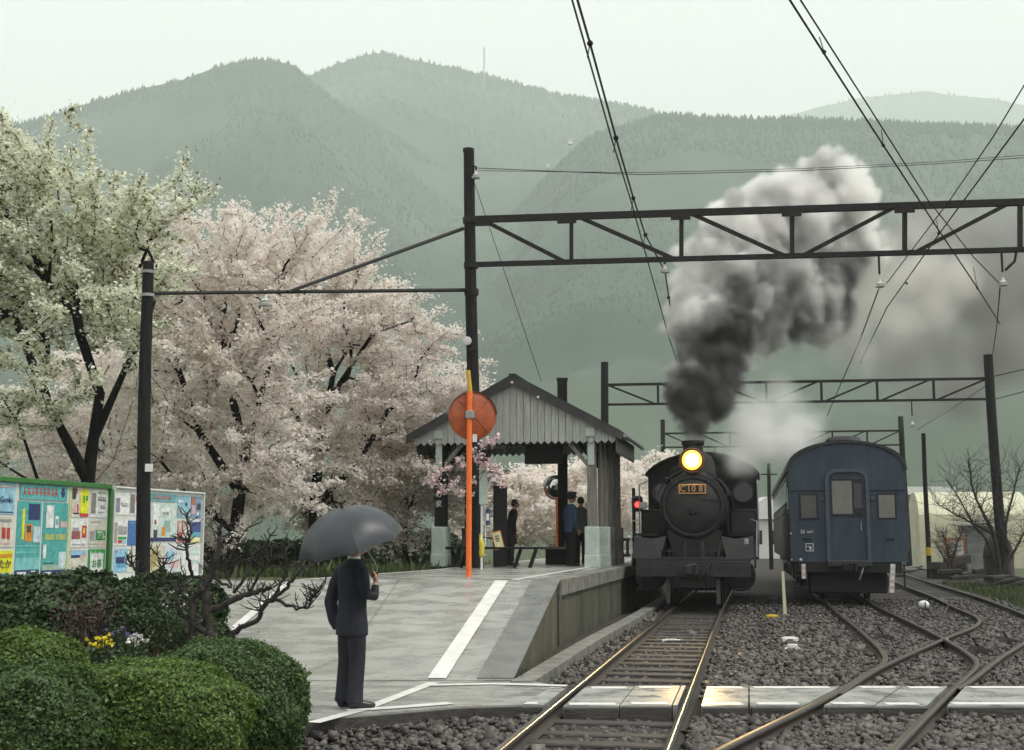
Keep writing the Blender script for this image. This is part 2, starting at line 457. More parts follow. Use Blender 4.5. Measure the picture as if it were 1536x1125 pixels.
# ------------------------------------------------------------------ railway lines
def rail_mesh(pts, parent, dz=0.0, per=10, top='rail_top'):
    P = catmull(pts, per)
    prof_ = [(-0.033, 0), (0.033, 0), (0.033, -0.035), (0.01, -0.05), (0.01, -0.11), (0.062, -0.125), (0.062, -0.14), (-0.062, -0.14), (-0.062, -0.125), (-0.01, -0.11), (-0.01, -0.05), (-0.033, -0.035)]
    k = len(prof_); V = []; Fc = []; mi = []
    for i, p in enumerate(P):
        t = (P[min(i + 1, len(P) - 1)] - P[max(0, i - 1)]); t.z = 0; t.normalize()
        nx = Vector((t.y, -t.x, 0))
        for (a, b) in prof_: V.append(p + nx * a + Vector((0, 0, b + dz)))
    for i in range(len(P) - 1):
        for j in range(k):
            Fc.append((i * k + j, i * k + (j + 1) % k, (i + 1) * k + (j + 1) % k, (i + 1) * k + j)); mi.append(0 if j == 0 else 1)
    return npmesh('rail', V, Fc, [MT[top], MT['rail_side']], parent, mi=mi)
slp_me = None
def sleepers(parent, cl, half, y0, y1, sp, dz=0.0, z=-0.118):
    global slp_me
    Y = y0
    while Y < y1:
        c = cl(Y); c2 = cl(Y + 0.1); yaw = math.atan2(c2[1] - c[1], c2[0] - c[0]) - math.pi / 2
        if slp_me is None:
            o = MB().box((0, 0, -0.06), (2.1, 0.21, 0.12), ch=0.012).build('sleeper', MT['sleeper'], parent); slp_me = o.data
        else:
            o = bpy.data.objects.new('sleeper', slp_me); COL.objects.link(o); o.parent = parent
        o.location = (c[0], c[1], z + random.uniform(-0.012, 0.006)); o.rotation_euler = (0, 0, yaw + random.uniform(-0.02, 0.02)); o.scale = (half / 1.05 * random.uniform(0.96, 1.03), random.uniform(0.9, 1.1), 1)
        Y += sp * random.uniform(0.93, 1.07)
def LR(Y): return -0.005 + 0.1995 * (Y - 10.147)
def RR(Y): return 1.273 + 0.1905 * (Y - 10.147) if Y < 27 else LR(Y) + 1.127
tk = empty('railway_track', (0, 0, 0), 0, 'straight track that the steam locomotive stands on', 'railway track', 'railway tracks')
ys = [4, 8, 12, 16, 20, 24, 28, 40, 80, 200]
rail_mesh([(LR(y), y, 0) for y in ys], tk)
rail_mesh([(RR(y), y, 0) for y in ys], tk)
sleepers(tk, lambda Y: ((LR(Y) + RR(Y)) / 2, Y), 1.15, 8.2, 12.1, 0.62)
sleepers(tk, lambda Y: ((LR(Y) + RR(Y)) / 2, Y), 1.12, 13.95, 62, 0.66)
tk2 = empty('railway_track', (0, 0, 0), 0, 'curving track that the blue coach stands on', 'railway track', 'railway tracks')
cl_l = [(1.0, 8.5), (1.624, 9.768), (3.31, 13.022), (4.108, 14.755), (4.815, 16.311), (5.259, 17.921), (6.017, 21.716), (7.25, 28.3), (8.9, 36.5), (17.6, 80), (41.6, 200)]
cl_r = [(2.3, 8.4), (2.912, 9.708), (4.712, 13.5), (5.225, 14.547), (5.92, 16.056), (6.361, 17.614), (6.978, 20.553), (7.75, 24.9), (8.55, 29.4), (10.0, 36.5), (18.7, 80), (42.7, 200)]
rail_mesh([(a, b, 0) for a, b in cl_l], tk2, -0.003, 12, 'rail_dull')
rail_mesh([(a, b, 0) for a, b in cl_r], tk2, -0.003, 12, 'rail_dull')
def mid2(Y): return ((np.interp(Y, [p[1] for p in cl_l], [p[0] for p in cl_l]) + np.interp(Y, [p[1] for p in cl_r], [p[0] for p in cl_r])) / 2, Y)
sleepers(tk2, mid2, 1.25, 8.8, 12.0, 0.62, z=-0.122)
sleepers(tk2, mid2, 1.2, 13.95, 60, 0.66, z=-0.122)
tk3 = empty('railway_track', (0, 0, 0), 0, 'siding track branching off and curving away beside the grass bank', 'railway track', 'railway tracks')
s3l = [(3.38, 13.05), (4.2, 14.9), (4.989, 16.485), (7.014, 20.282), (8.42, 22.848), (9.35, 25.2), (10.2, 28.885), (11.6, 34.8), (13.4, 43.2), (20.5, 75)]
s3r = [(4.75, 13.5), (5.3, 14.5), (6.562, 16.937), (7.894, 19.387), (9.2, 22.0), (10.4, 25.2), (11.4, 28.885), (12.8, 34.8), (14.6, 43.2), (21.7, 75)]
rail_mesh([(a, b, 0) for a, b in s3l], tk3, -0.007, 12, 'rail_dull')
rail_mesh([(a, b, 0) for a, b in s3r], tk3, -0.007, 12, 'rail_dull')
def mid3(Y): return ((np.interp(Y, [p[1] for p in s3l], [p[0] for p in s3l]) + np.interp(Y, [p[1] for p in s3r], [p[0] for p in s3r])) / 2, Y)
sleepers(tk3, mid3, 1.2, 16.5, 50, 0.68, z=-0.126)

# loose ballast stones
def stones(name, pts, size, parent=None, m='stone'):
    N = len(pts)
    base = np.array([(x, y, z) for x in (-1, 1) for y in (-1, 1) for z in (-1, 1)], float)
    V = base[None] * rng.uniform(0.45, 1.0, (N, 8, 3)) + rng.normal(0, 0.18, (N, 8, 3))
    a = rng.normal(size=(N, 3, 3)); q, _ = np.linalg.qr(a)
    V = np.einsum('nij,nkj->nki', q, V) * (size * rng.lognormal(0, 0.35, (N, 1, 1))) * np.array([1, 1, 0.8])
    V += np.array(pts)[:, None, :]
    fs = np.array([(0, 1, 3, 2), (4, 6, 7, 5), (0, 4, 5, 1), (2, 3, 7, 6), (0, 2, 6, 4), (1, 5, 7, 3)])
    Fc = (np.arange(N)[:, None, None] * 8 + fs[None]).reshape(-1, 4)
    return npmesh(name, V, Fc, MT[m], parent)
pts = []
while len(pts) < 54000:
    Y = 8.6 + 26 * rng.random() ** 1.7
    X = rng.uniform(-2.2, 1.2) + rng.random() * 0.62 * Y
    if 12.15 < Y < 13.85: continue
    edge = LR(Y) - (0.55 if Y > 14 else 9)
    if X < edge - 0.2: continue
    if X < -1.9 and Y < 11: pass
    if X > s3r[0][0] and Y > 24 and X > np.interp(Y, [p[1] for p in s3r], [p[0] for p in s3r]) + 0.6: continue
    bad = False
    for rl in (LR(Y), RR(Y), np.interp(Y, [p[1] for p in cl_l], [p[0] for p in cl_l]), np.interp(Y, [p[1] for p in cl_r], [p[0] for p in cl_r])):
        if abs(X - rl) < 0.085: bad = True
    if bad: continue
    inside = (LR(Y) < X < RR(Y))
    z = -0.15 + (rng.uniform(-0.035, 0.0) if inside else rng.uniform(-0.02, 0.055))
    if inside and rng.random() < 0.6: continue
    pts.append((X, Y, z))
tag(stones('gravel', pts, 0.0255), 'loose grey ballast stones between the rails', 'gravel', kind='stuff')

# ------------------------------------------------------------------ platform with ramp
PZ = 0.9
def pe(Y): return 0.75 + 0.208 * (Y - 20.05)            # edge towards the locomotive
def pl(Y): return -3.56 + 0.30 * (Y - 20.36) if Y < 26.5 else -1.72 + 0.2 * (Y - 26.5)
plat = empty('platform', (0, 0, 0), 0, 'grey wet station platform with a ramp down to the crossing', 'platform', kind='structure')
b = MB()                                                 # ramp deck
cols = 14; rows = 12
for j in range(rows + 1):
    t = j / rows
    for i in range(cols + 1):
        s_ = i / cols
        x0 = -6.0 + s_ * (0.015 + 6.0); x1 = -5.4 + s_ * (0.40 + 5.4)
        y0 = 14.2; y1 = 20.2
        z = PZ * t + 0.012 * mnoise.noise(Vector((i * 0.7, j * 0.9, 0)))
        b.v.append((x0 + (x1 - x0) * t - 0.0, y0 + (y1 - y0) * t, z))
for j in range(rows):
    for i in range(cols):
        k = j * (cols + 1) + i
        b.f.append((k, k + 1, k + cols + 2, k + cols + 1)); b.m.append(0)
b.build('ramp_surface', MT['asphalt_wet'], plat, smooth=True)
def strip(pa, pb, name, m, dz, parent, th=None):         # quad strip between two polylines
    b = MB()
    for i in range(len(pa) - 1):
        b.quad(Vector(pa[i]) + Vector((0, 0, dz)), Vector(pb[i]) + Vector((0, 0, dz)), Vector(pb[i + 1]) + Vector((0, 0, dz)), Vector(pa[i + 1]) + Vector((0, 0, dz)))
    return b.build(name, MT[m], parent)
yy = [20.2, 22, 24, 26.5, 30, 40, 60, 90]
strip([(pl(y), y, PZ) for y in yy], [(pe(y) - 0.42, y, PZ) for y in yy], 'platform_surface', 'asphalt_wet', 0.0, plat)
# land left of the platform, at ramp level
strip([(-5.4, 20.2, PZ), (-5.0, 26, PZ - 0.1), (-4, 40, 0.5)], [(pl(20.2), 20.2, PZ), (pl(26), 26, PZ - 0.1), (pl(40), 40, 0.5)], 'bank_surface', 'grass_ground', -0.012, plat)
# coping blocks
ylist = list(np.arange(20.2, 60, 1.55))
for a_, c_ in zip(ylist[:-1], ylist[1:]):
    c_ -= 0.012
    q = [(pe(a_) - 0.42, a_, PZ - 0.24), (pe(a_) + 0.03, a_, PZ - 0.24), (pe(c_) + 0.03, c_, PZ - 0.24), (pe(c_) - 0.42, c_, PZ - 0.24)]
    MB().prism(q, (0, 0, 0.24 + random.uniform(0.0, 0.012))).build('coping_stone', MT['concrete'], plat)
# ramp coping: sloped dark slab along the ramp edge
ra = [(-0.40 + t * (0.33 + 0.40), 14.25 + t * 5.93, PZ * t) for t in np.linspace(0, 1, 7)]
rb = [(0.02 + t * (0.78 - 0.02), 14.25 + t * 5.93, PZ * t) for t in np.linspace(0, 1, 7)]
for i in range(6):
    a0, a1, b0, b1 = [Vector(p) for p in (ra[i], ra[i + 1], rb[i], rb[i + 1])]
    e = (a1 - a0).normalized() * 0.004
    MB().prism([a0, b0, b1 - e, a1 - e], (0, 0, 0.022)).build('ramp_coping_slab', MT['asphalt_dark'], plat)
# walls under ramp and platform
b = MB()
w1 = [(rb[i][0] - 0.05, rb[i][1], rb[i][2]) for i in range(7)]
for i in range(6):
    p, q = w1[i], w1[i + 1]
    b.quad((p[0], p[1], -0.15), (q[0], q[1], -0.15), (q[0], q[1], q[2]), (p[0], p[1], p[2]))
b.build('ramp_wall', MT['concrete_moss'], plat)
ylist = list(np.arange(20.2, 60, 2.4))
for a_, c_ in zip(ylist[:-1], ylist[1:]):
    c_ -= 0.02
    q = [(pe(a_) - 0.35, a_, -0.15), (pe(a_) - 0.03, a_, -0.15), (pe(c_) - 0.03, c_, -0.15), (pe(c_) - 0.35, c_, -0.15)]
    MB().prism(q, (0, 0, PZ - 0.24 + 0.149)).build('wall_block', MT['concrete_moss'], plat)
MB().bar((pe(20.2) + 0.0, 20.16, -0.1), (pe(20.2) + 0.0, 20.16, PZ - 0.02), 0.03).build('joint_strip', MT['concrete'], plat)
# kerb at the wall foot
kp = [(0.12, 14.0), (0.42, 15.5), (0.83, 17.6), (1.36, 20.2), (2.2, 24), (2.95, 27.6), (5.0, 38)]
for i in range(len(kp) - 1):
    (xa, ya), (xb, yb) = kp[i], kp[i + 1]
    MB().prism([(xa - 0.14, ya, -0.16), (xa + 0.12, ya, -0.16), (xb + 0.12, yb - 0.01, -0.16), (xb - 0.14, yb - 0.01, -0.16)], (0, 0, 0.17)).build('foot_kerb', MT['concrete'], plat)
# back walls of platform and ramp
b = MB()
b.quad((-6.0, 14.2, 0.0), (-5.4, 20.2, PZ), (-5.4, 20.2, -0.2), (-6.0, 14.2, -0.2))
b.quad((pl(26.5), 26.5, PZ), (pl(90), 90, PZ), (pl(90), 90, -0.2), (pl(26.5), 26.5, -0.2))
b.build('rear_wall', MT['concrete'], plat)
# white lines
def on_ramp(x, y):    # pixel on the ramp plane
    d = ray(x, y); o = Vector((0, 0, CH)); sl = PZ / 6.0     # z = sl*(Y-14.2)
    t = (-sl * 14.2 - o.z) / (d.z - sl * d.y)
    return o + d * t
def line(parent, pts, wd, name='white_line', m='white_line', dz=0.014):
    P = [Vector(p) for p in pts]; A, B = [], []
    for i, p in enumerate(P):
        t = P[min(i + 1, len(P) - 1)] - P[max(0, i - 1)]; t.z = 0; t.normalize(); n = Vector((t.y, -t.x, 0))
        A.append(p - n * wd / 2); B.append(p + n * wd / 2)
    return strip(A, B, name, m, dz, parent)
n_ = 8
A0, A1 = on_ramp(655, 1019), on_ramp(752, 872)
line(plat, [A0.lerp(A1, t) for t in np.linspace(0.0, 1, n_)], 0.21)
line(plat, [(pe(y) - 0.78, y, PZ) for y in (20.35, 22, 24, 27, 30, 40)], 0.13, m='line_worn', dz=0.006)
B0, B1 = on_ramp(325, 966), on_ramp(436, 873)
line(plat, [B0 + (B0 - B1) * 0.35] + [B0.lerp(B1, t) for t in np.linspace(0, 1, n_)], 0.13, dz=0.016)
line(plat, [(pl(y) + 0.1, y, PZ) for y in (20.3, 22, 24, 26.5, 30, 40)], 0.13, m='line_worn', dz=0.006)
# cracks in the ramp
for (p, q) in [((520, 985), (600, 868)), ((455, 1040), (540, 1040)), ((455, 1010), (520, 985))]:
    line(plat, [on_ramp(*p), on_ramp(*q)], 0.01, 'crack', 'asphalt_dark', 0.012)

# paved foot of the ramp and the foot crossing
fo = empty('foot_crossing', (0, 0, 0), 0, 'pale concrete panel foot crossing over the tracks with dashed white edges', 'crossing', kind='structure')
apron = MB()
outl = [g(440, 1080, 0), g(560, 1070, 0), g(690, 1059, 0), g(800, 1056, 0)]
q = [Vector((-3.2, 11.25, 0)), Vector(outl[0]), Vector(outl[1]), Vector(outl[2]), Vector((0.10, 12.2, 0)), Vector((0.45, 13.8, 0)), Vector((0.1, 14.3, 0)), Vector((-6.0, 14.25, 0)), Vector((-6.0, 12.5, 0))]
apron.prism([p - Vector((0, 0, 0.16)) for p in q], (0, 0, 0.156))
apron.build('apron', MT['asphalt_wet'], fo)
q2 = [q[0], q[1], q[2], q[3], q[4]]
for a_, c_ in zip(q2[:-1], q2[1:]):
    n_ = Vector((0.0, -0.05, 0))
    MB().prism([a_ + n_ - Vector((0, 0, 0.17)), c_ + n_ - Vector((0, 0, 0.17)), c_ - Vector((0, 0.003, 0.17)), a_ - Vector((0, 0.003, 0.17))], (0, 0, 0.15)).build('edge_shadow_board', MT['sleeper'], fo)  # dark wood boards, added to give the shadow line under the apron edge
line(fo, [g(470, 1084), g(545, 1064), g(600, 1043), g(650, 1024)], 0.13, dz=0.003)
line(fo, [g(520, 1066), g(600, 1061), g(676, 1055)], 0.16, dz=0.005)
line(fo, [g(640, 1028), g(740, 1026), g(850, 1029)], 0.15, dz=0.005)
def slope_x(tab): return lambda Y: float(np.interp(Y, [p[1] for p in tab], [p[0] for p in tab]))
C1, C2 = slope_x(cl_l), slope_x(cl_r)
edges = [(LR, -0.75, lambda Y: LR(Y), -0.10), (LR, 0.09, lambda Y: (LR(Y) + RR(Y)) / 2, -0.008), (lambda Y: (LR(Y) + RR(Y)) / 2, 0.008, RR, -0.13),
         (RR, 0.16, lambda Y: RR(Y) + 0.62, -0.008), (lambda Y: RR(Y) + 0.62, 0.008, C1, -0.08), (C1, 0.12, lambda Y: (C1(Y) + C2(Y)) / 2, -0.008), (lambda Y: (C1(Y) + C2(Y)) / 2, 0.008, C2, -0.1),
         (C2, 0.1, lambda Y: C2(Y) + 1.0, -0.008), (lambda Y: C2(Y) + 1.0, 0.008, lambda Y: C2(Y) + 2.2, 0), (lambda Y: C2(Y) + 2.2, 0.01, lambda Y: C2(Y) + 4.0, 0)]
Ya, Yb = 12.2, 13.78
for fa, oa, fb, ob in edges:
    zt = -0.012 + random.uniform(-0.006, 0.006)
    q = [(fa(Ya) + oa, Ya, -0.17), (fb(Ya) + ob, Ya, -0.17), (fb(Yb) + ob, Yb, -0.17), (fa(Yb) + oa, Yb, -0.17)]
    pn = MB().prism(q, (0, 0, 0.17 + zt)).build('crossing_panel', MT['panel_concrete'], fo)
    MB().prism([(fa(Ya) + oa + 0.01, Ya - 0.06, -0.17), (fb(Ya) + ob - 0.01, Ya - 0.06, -0.17), (fb(Ya) + ob - 0.01, Ya - 0.003, -0.17), (fa(Ya) + oa + 0.01, Ya - 0.003, -0.17)], (0, 0, 0.155 + zt)).build('edge_shadow_board', MT['sleeper'], pn)  # dark wood front board, stands in for the panel's shadow line
    for yy_, w_ in ((Ya + 0.14, 0.17), (Yb - 0.14, 0.18)):
        xa = fa(yy_) + oa + random.uniform(0.03, 0.1); xb = fb(yy_) + ob - random.uniform(0.03, 0.12)
        line(pn, [(xa, yy_, zt), ((xa + xb) / 2, yy_, zt), (xb, yy_, zt)], w_, 'white_dash', dz=0.004)
# steel edge flangeway plate by the rail
MB().prism([(RR(Ya) - 0.115, Ya, -0.16), (RR(Ya) - 0.07, Ya, -0.16), (RR(Yb) - 0.07, Yb, -0.16), (RR(Yb) - 0.115, Yb, -0.16)], (0, 0, 0.15)).build('flange_plate', MT['grey_metal'], fo)

# planting bed soil on the left
bm_ = MB()
nx, ny = 22, 24
for j in range(ny + 1):
    for i in range(nx + 1):
        X = -9 + i / nx * 6.9; Y = 7.5 + j / ny * 11
        lim = -2.55 - max(0, (Y - 11.1)) * 0.55
        k = max(0, min(1, (lim - X) / 0.5))
        k *= max(0, min(1, (15.5 - Y) / 1.0)) if X > -4.7 else 1
        bm_.v.append((X, Y, -0.2 + 0.5 * k * (0.55 + 0.45 * min(1, max(0, (Y - 9) / 4))) + 0.03 * mnoise.noise(Vector((X * 2, Y * 2, 0)))))
for j in range(ny):
    for i in range(nx):
        k = j * (nx + 1) + i; bm_.f.append((k, k + 1, k + nx + 2, k + nx + 1)); bm_.m.append(0)
tag(bm_.build('flower_bed', MT['soil'], smooth=True), 'raised dark soil bed with low grass behind the clipped bushes', 'flower bed', kind='structure')

# ================================================================== overhead line gantries
def mast(parent, a, b, r0, r1, m='dark_wood', n=12, name='mast'):
    a, b = Vector(a), Vector(b)
    P = [a.lerp(b, t) + Vector((0.012 * math.sin(7 * t), 0, 0)) for t in np.linspace(0, 1, 9)]
    return MB().tube(P, [r0 + (r1 - r0) * t for t in np.linspace(0, 1, 9)], n).build(name, MT[m], parent, auto=40)
def insulator(parent, p, L=0.45):
    p = Vector(p)
    o = MB().cyl(p, p - Vector((0, 0, L * 0.6)), 0.025, 8).build('hanger', MT['black_steel'], parent)
    MB().lathe(p - Vector((0, 0, L)), (0, 0, 1), [(0, 0.03), (0.02, 0.1), (0.05, 0.11), (0.07, 0.05), (0.1, 0.085), (0.13, 0.04), (0.2, 0.03)], 12).build('insulator', MT['porcelain'], o, auto=40)
    return o
ga = empty('catenary_gantry', (-0.85, 28, 0), 0, 'black steel truss gantry on a tall wooden mast standing behind the orange mirror', 'gantry', 'catenary gantries')
ga.matrix_world
def loc(o, p): return Vector(p) - o.location
def G(p): return loc(ga, p)
mast(ga, G((-0.78, 28, 0.6)), G((-1.02, 28, 10.56)), 0.15, 0.125)
MB().cyl(G((-1.02, 28, 10.55)), G((-1.02, 28, 10.62)), 0.135, 12).build('mast_cap', MT['black_steel'], ga)
TA, TB = Vector((-0.88, 28, 8.92)), Vector((12.4, 26.35, 8.92))
BA, BB = Vector((-0.86, 28, 7.85)), Vector((12.4, 26.35, 7.85))
def tr(A, B, x):       # point on chord at photo column x
    lo, hi = 0.0, 1.2
    for _ in range(40):
        m_ = (lo + hi) / 2; p = A.lerp(B, m_); q = p - Vector((0, 0, CH))
        zc = q.y * CP + q.z * SP
        if 768 + F * q.x / zc < x: lo = m_
        else: hi = m_
    return A.lerp(B, lo)
MB().bar(G(TA), G(TB), 0.12, 0.15).build('top_chord', MT['black_steel'], ga)
MB().bar(G(BA), G(BB), 0.10, 0.11).build('bottom_chord', MT['black_steel'], ga)
for x in (857, 1022, 1188, 1357, 1530):
    MB().bar(G(tr(TA, TB, x)), G(tr(BA, BB, x)), 0.09).build('web_post', MT['black_steel'], ga)
for xt, xb in ((722, 848), (866, 1012), (1034, 1178), (1345, 1204), (1516, 1372)):
    MB().bar(G(tr(TA, TB, xt)), G(tr(BA, BB, xb)), 0.075, 0.085).build('web_diagonal', MT['black_steel'], ga)
for x in (720, 850, 1020, 1186, 1355):
    p = G(tr(TA, TB, x)); d = (TB - TA).normalized()
    MB().bar(p - d * 0.22 + Vector((0, -0.075, -0.1)), p + d * 0.22 + Vector((0, -0.075, -0.1)), 0.02, 0.16).build('gusset_plate', MT['black_steel'], ga)
mast(ga, G((12.45, 26.3, -0.3)), G((12.4, 26.35, 10.4)), 0.16, 0.13)
for z in (8.9, 7.83, 7.2):
    MB().cyl(G((-0.98 + (8.9 - z) * 0.026, 28, z - 0.07)), G((-0.98 + (8.9 - z) * 0.026, 28, z + 0.07)), 0.165, 12).build('mast_band', MT['black_steel'], ga)
for (x, y0, y1) in ((997, 388, 410), (1318, 378, 432), (1502, 372, 430)):
    p = tr(BA, BB, x); p2 = at(x, y1, p.y)
    insulator(ga, G(p), p.z - p2.z)
p = tr(BA, BB, 1525); q = at(1508, 405, p.y)
MB().tube([G(p), G(at(1522, 392, p.y)), G(q)], 0.03, 6).build('bracket', MT['black_steel'], ga)
insulator(ga, G(at(714, 250, 27.9)), 0.3)
MB().tube([G(at(704, 247, 27.95)), G(at(714, 250, 27.9))], 0.02, 6).build('insulator_arm', MT['black_steel'], ga)
lp = G(at(701, 512, 27.8))
MB().lathe(lp, (0, -1, 0), [(0, 0.07), (0.06, 0.1), (0.1, 0.1), (0.11, 0.06)], 14).build('lamp', MT['porcelain'], ga, auto=40)
MB().tube([G(at(716, 524, 27.8)), G(at(704, 524, 27.8))], 0.02, 6).build('lamp_bracket', MT['black_steel'], ga)
# side arm to the smaller pole by the poster boards
sp_ = Vector((-4.87, 16.4, 0))
po = empty('wooden_pole', sp_, 0, 'short dark wooden pole standing between the hedge and the poster boards', 'pole')
mast(po, (0.03, 0, -0.1), at(222, 393, 16.4) - sp_, 0.105, 0.075, name='pole_shaft')
ap = at(225, 440, 16.4) - sp_; bp_ = at(697, 435, 28) - sp_
MB().tube([ap, ap.lerp(bp_, 0.5), bp_], [0.028, 0.038, 0.05], 6).build('cross_beam', MT['black_steel'], po)
st = ap.lerp(bp_, 0.33)
st = at(432, 438, 19.9) - sp_
MB().tube([st, at(694, 343, 28) - sp_], [0.028, 0.045], 6).build('stay_rod', MT['black_steel'], po)
MB().b2(at(219, 697, 16.25) - sp_ - Vector((0.012, 0.0, 0.09)), at(226, 706, 16.25) - sp_ + Vector((0.012, 0.05, 0.09))).build('number_plate', MT['white_paint'], po)
for y in (408, 443):
    c = at(222, y, 16.4) - sp_
    MB().cyl(c - Vector((0, 0, 0.02)), c + Vector((0, 0, 0.02)), 0.09, 12).build('pole_band', MT['grey_metal'], po)
for (x, y) in ((398, 440),):
    insulator(po, at(x, y, 19.3) - sp_, 0.22)

def gantry(label, xl, xr, Y, zt, zb, ztop, n, r=0.14, zbase=-0.2):
    a = Vector(((xl - 768) * Y / F, Y + 1, 0)); b_ = Vector(((xr - 768) * Y / F, Y - 1, 0))
    o = empty('catenary_gantry', a, 0, label, 'gantry', 'catenary gantries'); b2 = b_ - a
    mast(o, (0, 0, zbase), (0, 0, ztop), r, r * 0.85); mast(o, b2 + Vector((0.1, 0, zbase)), b2 + Vector((-0.05, 0, ztop)), r * 1.15, r)
    U = lambda t, z: Vector((b2.x * t, b2.y * t, z))
    MB().bar(U(0, zt), U(1, zt), 0.1, 0.1).build('top_chord', MT['black_steel'], o)
    MB().bar(U(0, zb), U(1, zb), 0.08, 0.09).build('bottom_chord', MT['black_steel'], o)
    for k in range(1, n):
        MB().bar(U(k / n, zt), U(k / n, zb), 0.08).build('web_post', MT['black_steel'], o)
    for k in range(n):
        t0, t1 = (k + 0.05) / n, (k + 0.95) / n
        if k >= n // 2: MB().bar(U(t0, zb), U(t1, zt), 0.07).build('web_diagonal', MT['black_steel'], o)
        else: MB().bar(U(t0, zt), U(t1, zb), 0.07).build('web_diagonal', MT['black_steel'], o)
    for t in (0.22, 0.8): insulator(o, U(t, zb), 1.0)
    return o
gantry('slender truss gantry spanning the tracks just beyond the blue coach', 911, 1476, 47, 7.5, 6.72, 8.4, 7, 0.17)
gantry('distant truss gantry half hidden by steam behind the coach', 998, 1346, 70, 7.5, 6.7, 8.3, 7, 0.15)

def pole(label, x, ybase, ytop, r, z0=-0.2, zg=0.0, m='dark_wood', band=False):
    bpt = g(x, ybase, zg); o = empty('utility_pole', (bpt.x, bpt.y, z0), 0, label, 'pole')
    tp = at(x, ytop, bpt.y)
    mast(o, (0, 0, 0), (0, 0, tp.z - z0), r, r * 0.8, m, name='pole_shaft')
    MB().bar((-0.45, -0.05, tp.z - z0 - 0.6), (0.45, -0.05, tp.z - z0 - 0.6), 0.07, 0.07).build('cross_arm', MT['black_steel'], o) if not band else MB().cyl((0, 0, 1.0), (0, 0, 1.35), r * 1.12, 12).build('yellow_band', MT['yellow_paint'], o)
    return o
pole('thin dark pole with a yellow band beside the cream store', 1394, 862, 650, 0.11, band=True)
pole('distant pole standing in the gap between locomotive and coach', 1157, 850, 695, 0.12)
pw = g(847, 846, PZ); o = empty('roof_post', (pw.x, 33.2, PZ), 0, 'thick black square timber post rising through the shelter roof', 'post')
MB().b2((-0.13, -0.13, -0.05), (0.13, 0.13, 4.9), ch=0.01).build('post_shaft', MT['dark_wood'], o)
MB().b2((-0.15, -0.15, 4.9), (0.15, 0.15, 4.96)).build('post_cap', MT['black_steel'], o)

# ------------------------------------------------------------------ overhead wires
def wire(label, pts, r, droppers=(), sag=0.0, cat='wire', grp='overhead wires', second=None):
    def ext(V):       # carry a near end on past the camera
        return [V[0] + (V[0] - V[1]).normalized() * 22] + V if V[0].y < 17 else V
    P = ext([Vector(p) for p in pts]); Q = []
    for i in range(len(P) - 1):
        for k in range(10):
            t = k / 10; Q.append(P[i].lerp(P[i + 1], t) - Vector((0, 0, sag * 4 * t * (1 - t))))
    Q.append(P[-1])
    base = Q[0].copy()
    o = empty('overhead_wire', base, 0, label, cat, grp)
    MB().tube([q - base for q in Q], r, 5).build('conductor', MT['black_steel'], o)
    if second:
        P2 = ext([Vector(p) for p in second])
        MB().tube([q - base for q in P2], r * 0.8, 5).build('messenger', MT['black_steel'], o)
    for (c, rr, c2) in droppers:
        MB().ball(Vector(c) - base, rr, 8, 6).build('clamp', MT['black_steel'], o)
        if c2 is not None: MB().tube([Vector(c) - base, Vector(c2) - base], r * 0.5, 4).build('dropper', MT['black_steel'], o)
    return o
def Yl(t): return 13.2 + (28 - 13.2) * t
d1 = [(885, 65, 15.2, 0.042), (924, 207, 18.6, 0.044), (950, 297, 22.0, 0.042), (968, 352, 25.5, 0.045)]
wire('pair of contact wires with round clamps above the locomotive track', [at(859, -25, 13.2), at(885, 65, 15.2), at(924, 207, 18.6), at(950, 297, 22.0), at(968, 352, 25.5), at(998, 408, 28)], 0.016,
     [(at(x, y, Y), r_, at(x - 4, y + 22, Y)) for x, y, Y, r_ in d1], 0,
     second=[at(851, -25, 13.2), at(918, 210, 18.6), at(946, 300, 22.0), at(985, 440, 27.5), at(1003, 505, 32), at(1020, 556, 38), at(1045, 600, 47)])
wire('thin contact wire running from the gantry hanger down into the smoke', [at(998, 410, 28), at(1003, 446, 30), at(1012, 502, 35), at(1023, 556, 41), at(1040, 600, 47)], 0.018,
     [(at(1003, 446, 30), 0.045, None), (at(1013, 502, 35), 0.05, None), (at(1022, 542, 39), 0.05, None)])
wire('pair of wires slanting down to the hanger above the siding', [at(1172, -20, 13), at(1236, 80, 15), at(1325, 218, 18.7), at(1408, 345, 23), at(1465, 430, 26), at(1500, 486, 32)], 0.014,
     [(at(1236, 78, 15), 0.03, at(1229, 55, 15)), (at(1325, 218, 18.7), 0.03, at(1322, 195, 18.7)), (at(1408, 350, 23), 0.03, at(1405, 330, 23)), (at(1466, 432, 26), 0.03, at(1460, 400, 26))],
     second=[at(1188, -20, 13), at(1300, 155, 17), at(1392, 300, 21.5), at(1460, 385, 25.5), at(1499, 425, 27)])
wire('wire running steeply down from the bracket hanger to the far mast', [at(1500, 432, 27), at(1495, 490, 36), at(1487, 545, 46.5)], 0.016)
wire('wire dropping toward the coach from the middle gantry hanger', [at(1318, 434, 27.2), at(1290, 510, 34), at(1255, 590, 45), at(1240, 625, 52)], 0.016)
wire('lower wire crossing diagonally above the coach', [at(1550, 160, 16), at(1470, 268, 19), at(1408, 352, 23), at(1330, 462, 29), at(1290, 545, 40)], 0.013, [(at(1360, 425, 27), 0.03, None)],
     second=[at(1550, 105, 16), at(1490, 205, 18), at(1425, 300, 21), at(1330, 425, 27)])
wire('long slack cable slung from the tall mast to the far side of the yard', [at(716, 252, 28), at(960, 262, 29), at(1200, 256, 30), at(1400, 246, 31), at(1600, 232, 32)], 0.01,
     second=[at(716, 256, 28), at(960, 259, 29), at(1200, 253, 30), at(1400, 243, 31), at(1600, 228, 32)])
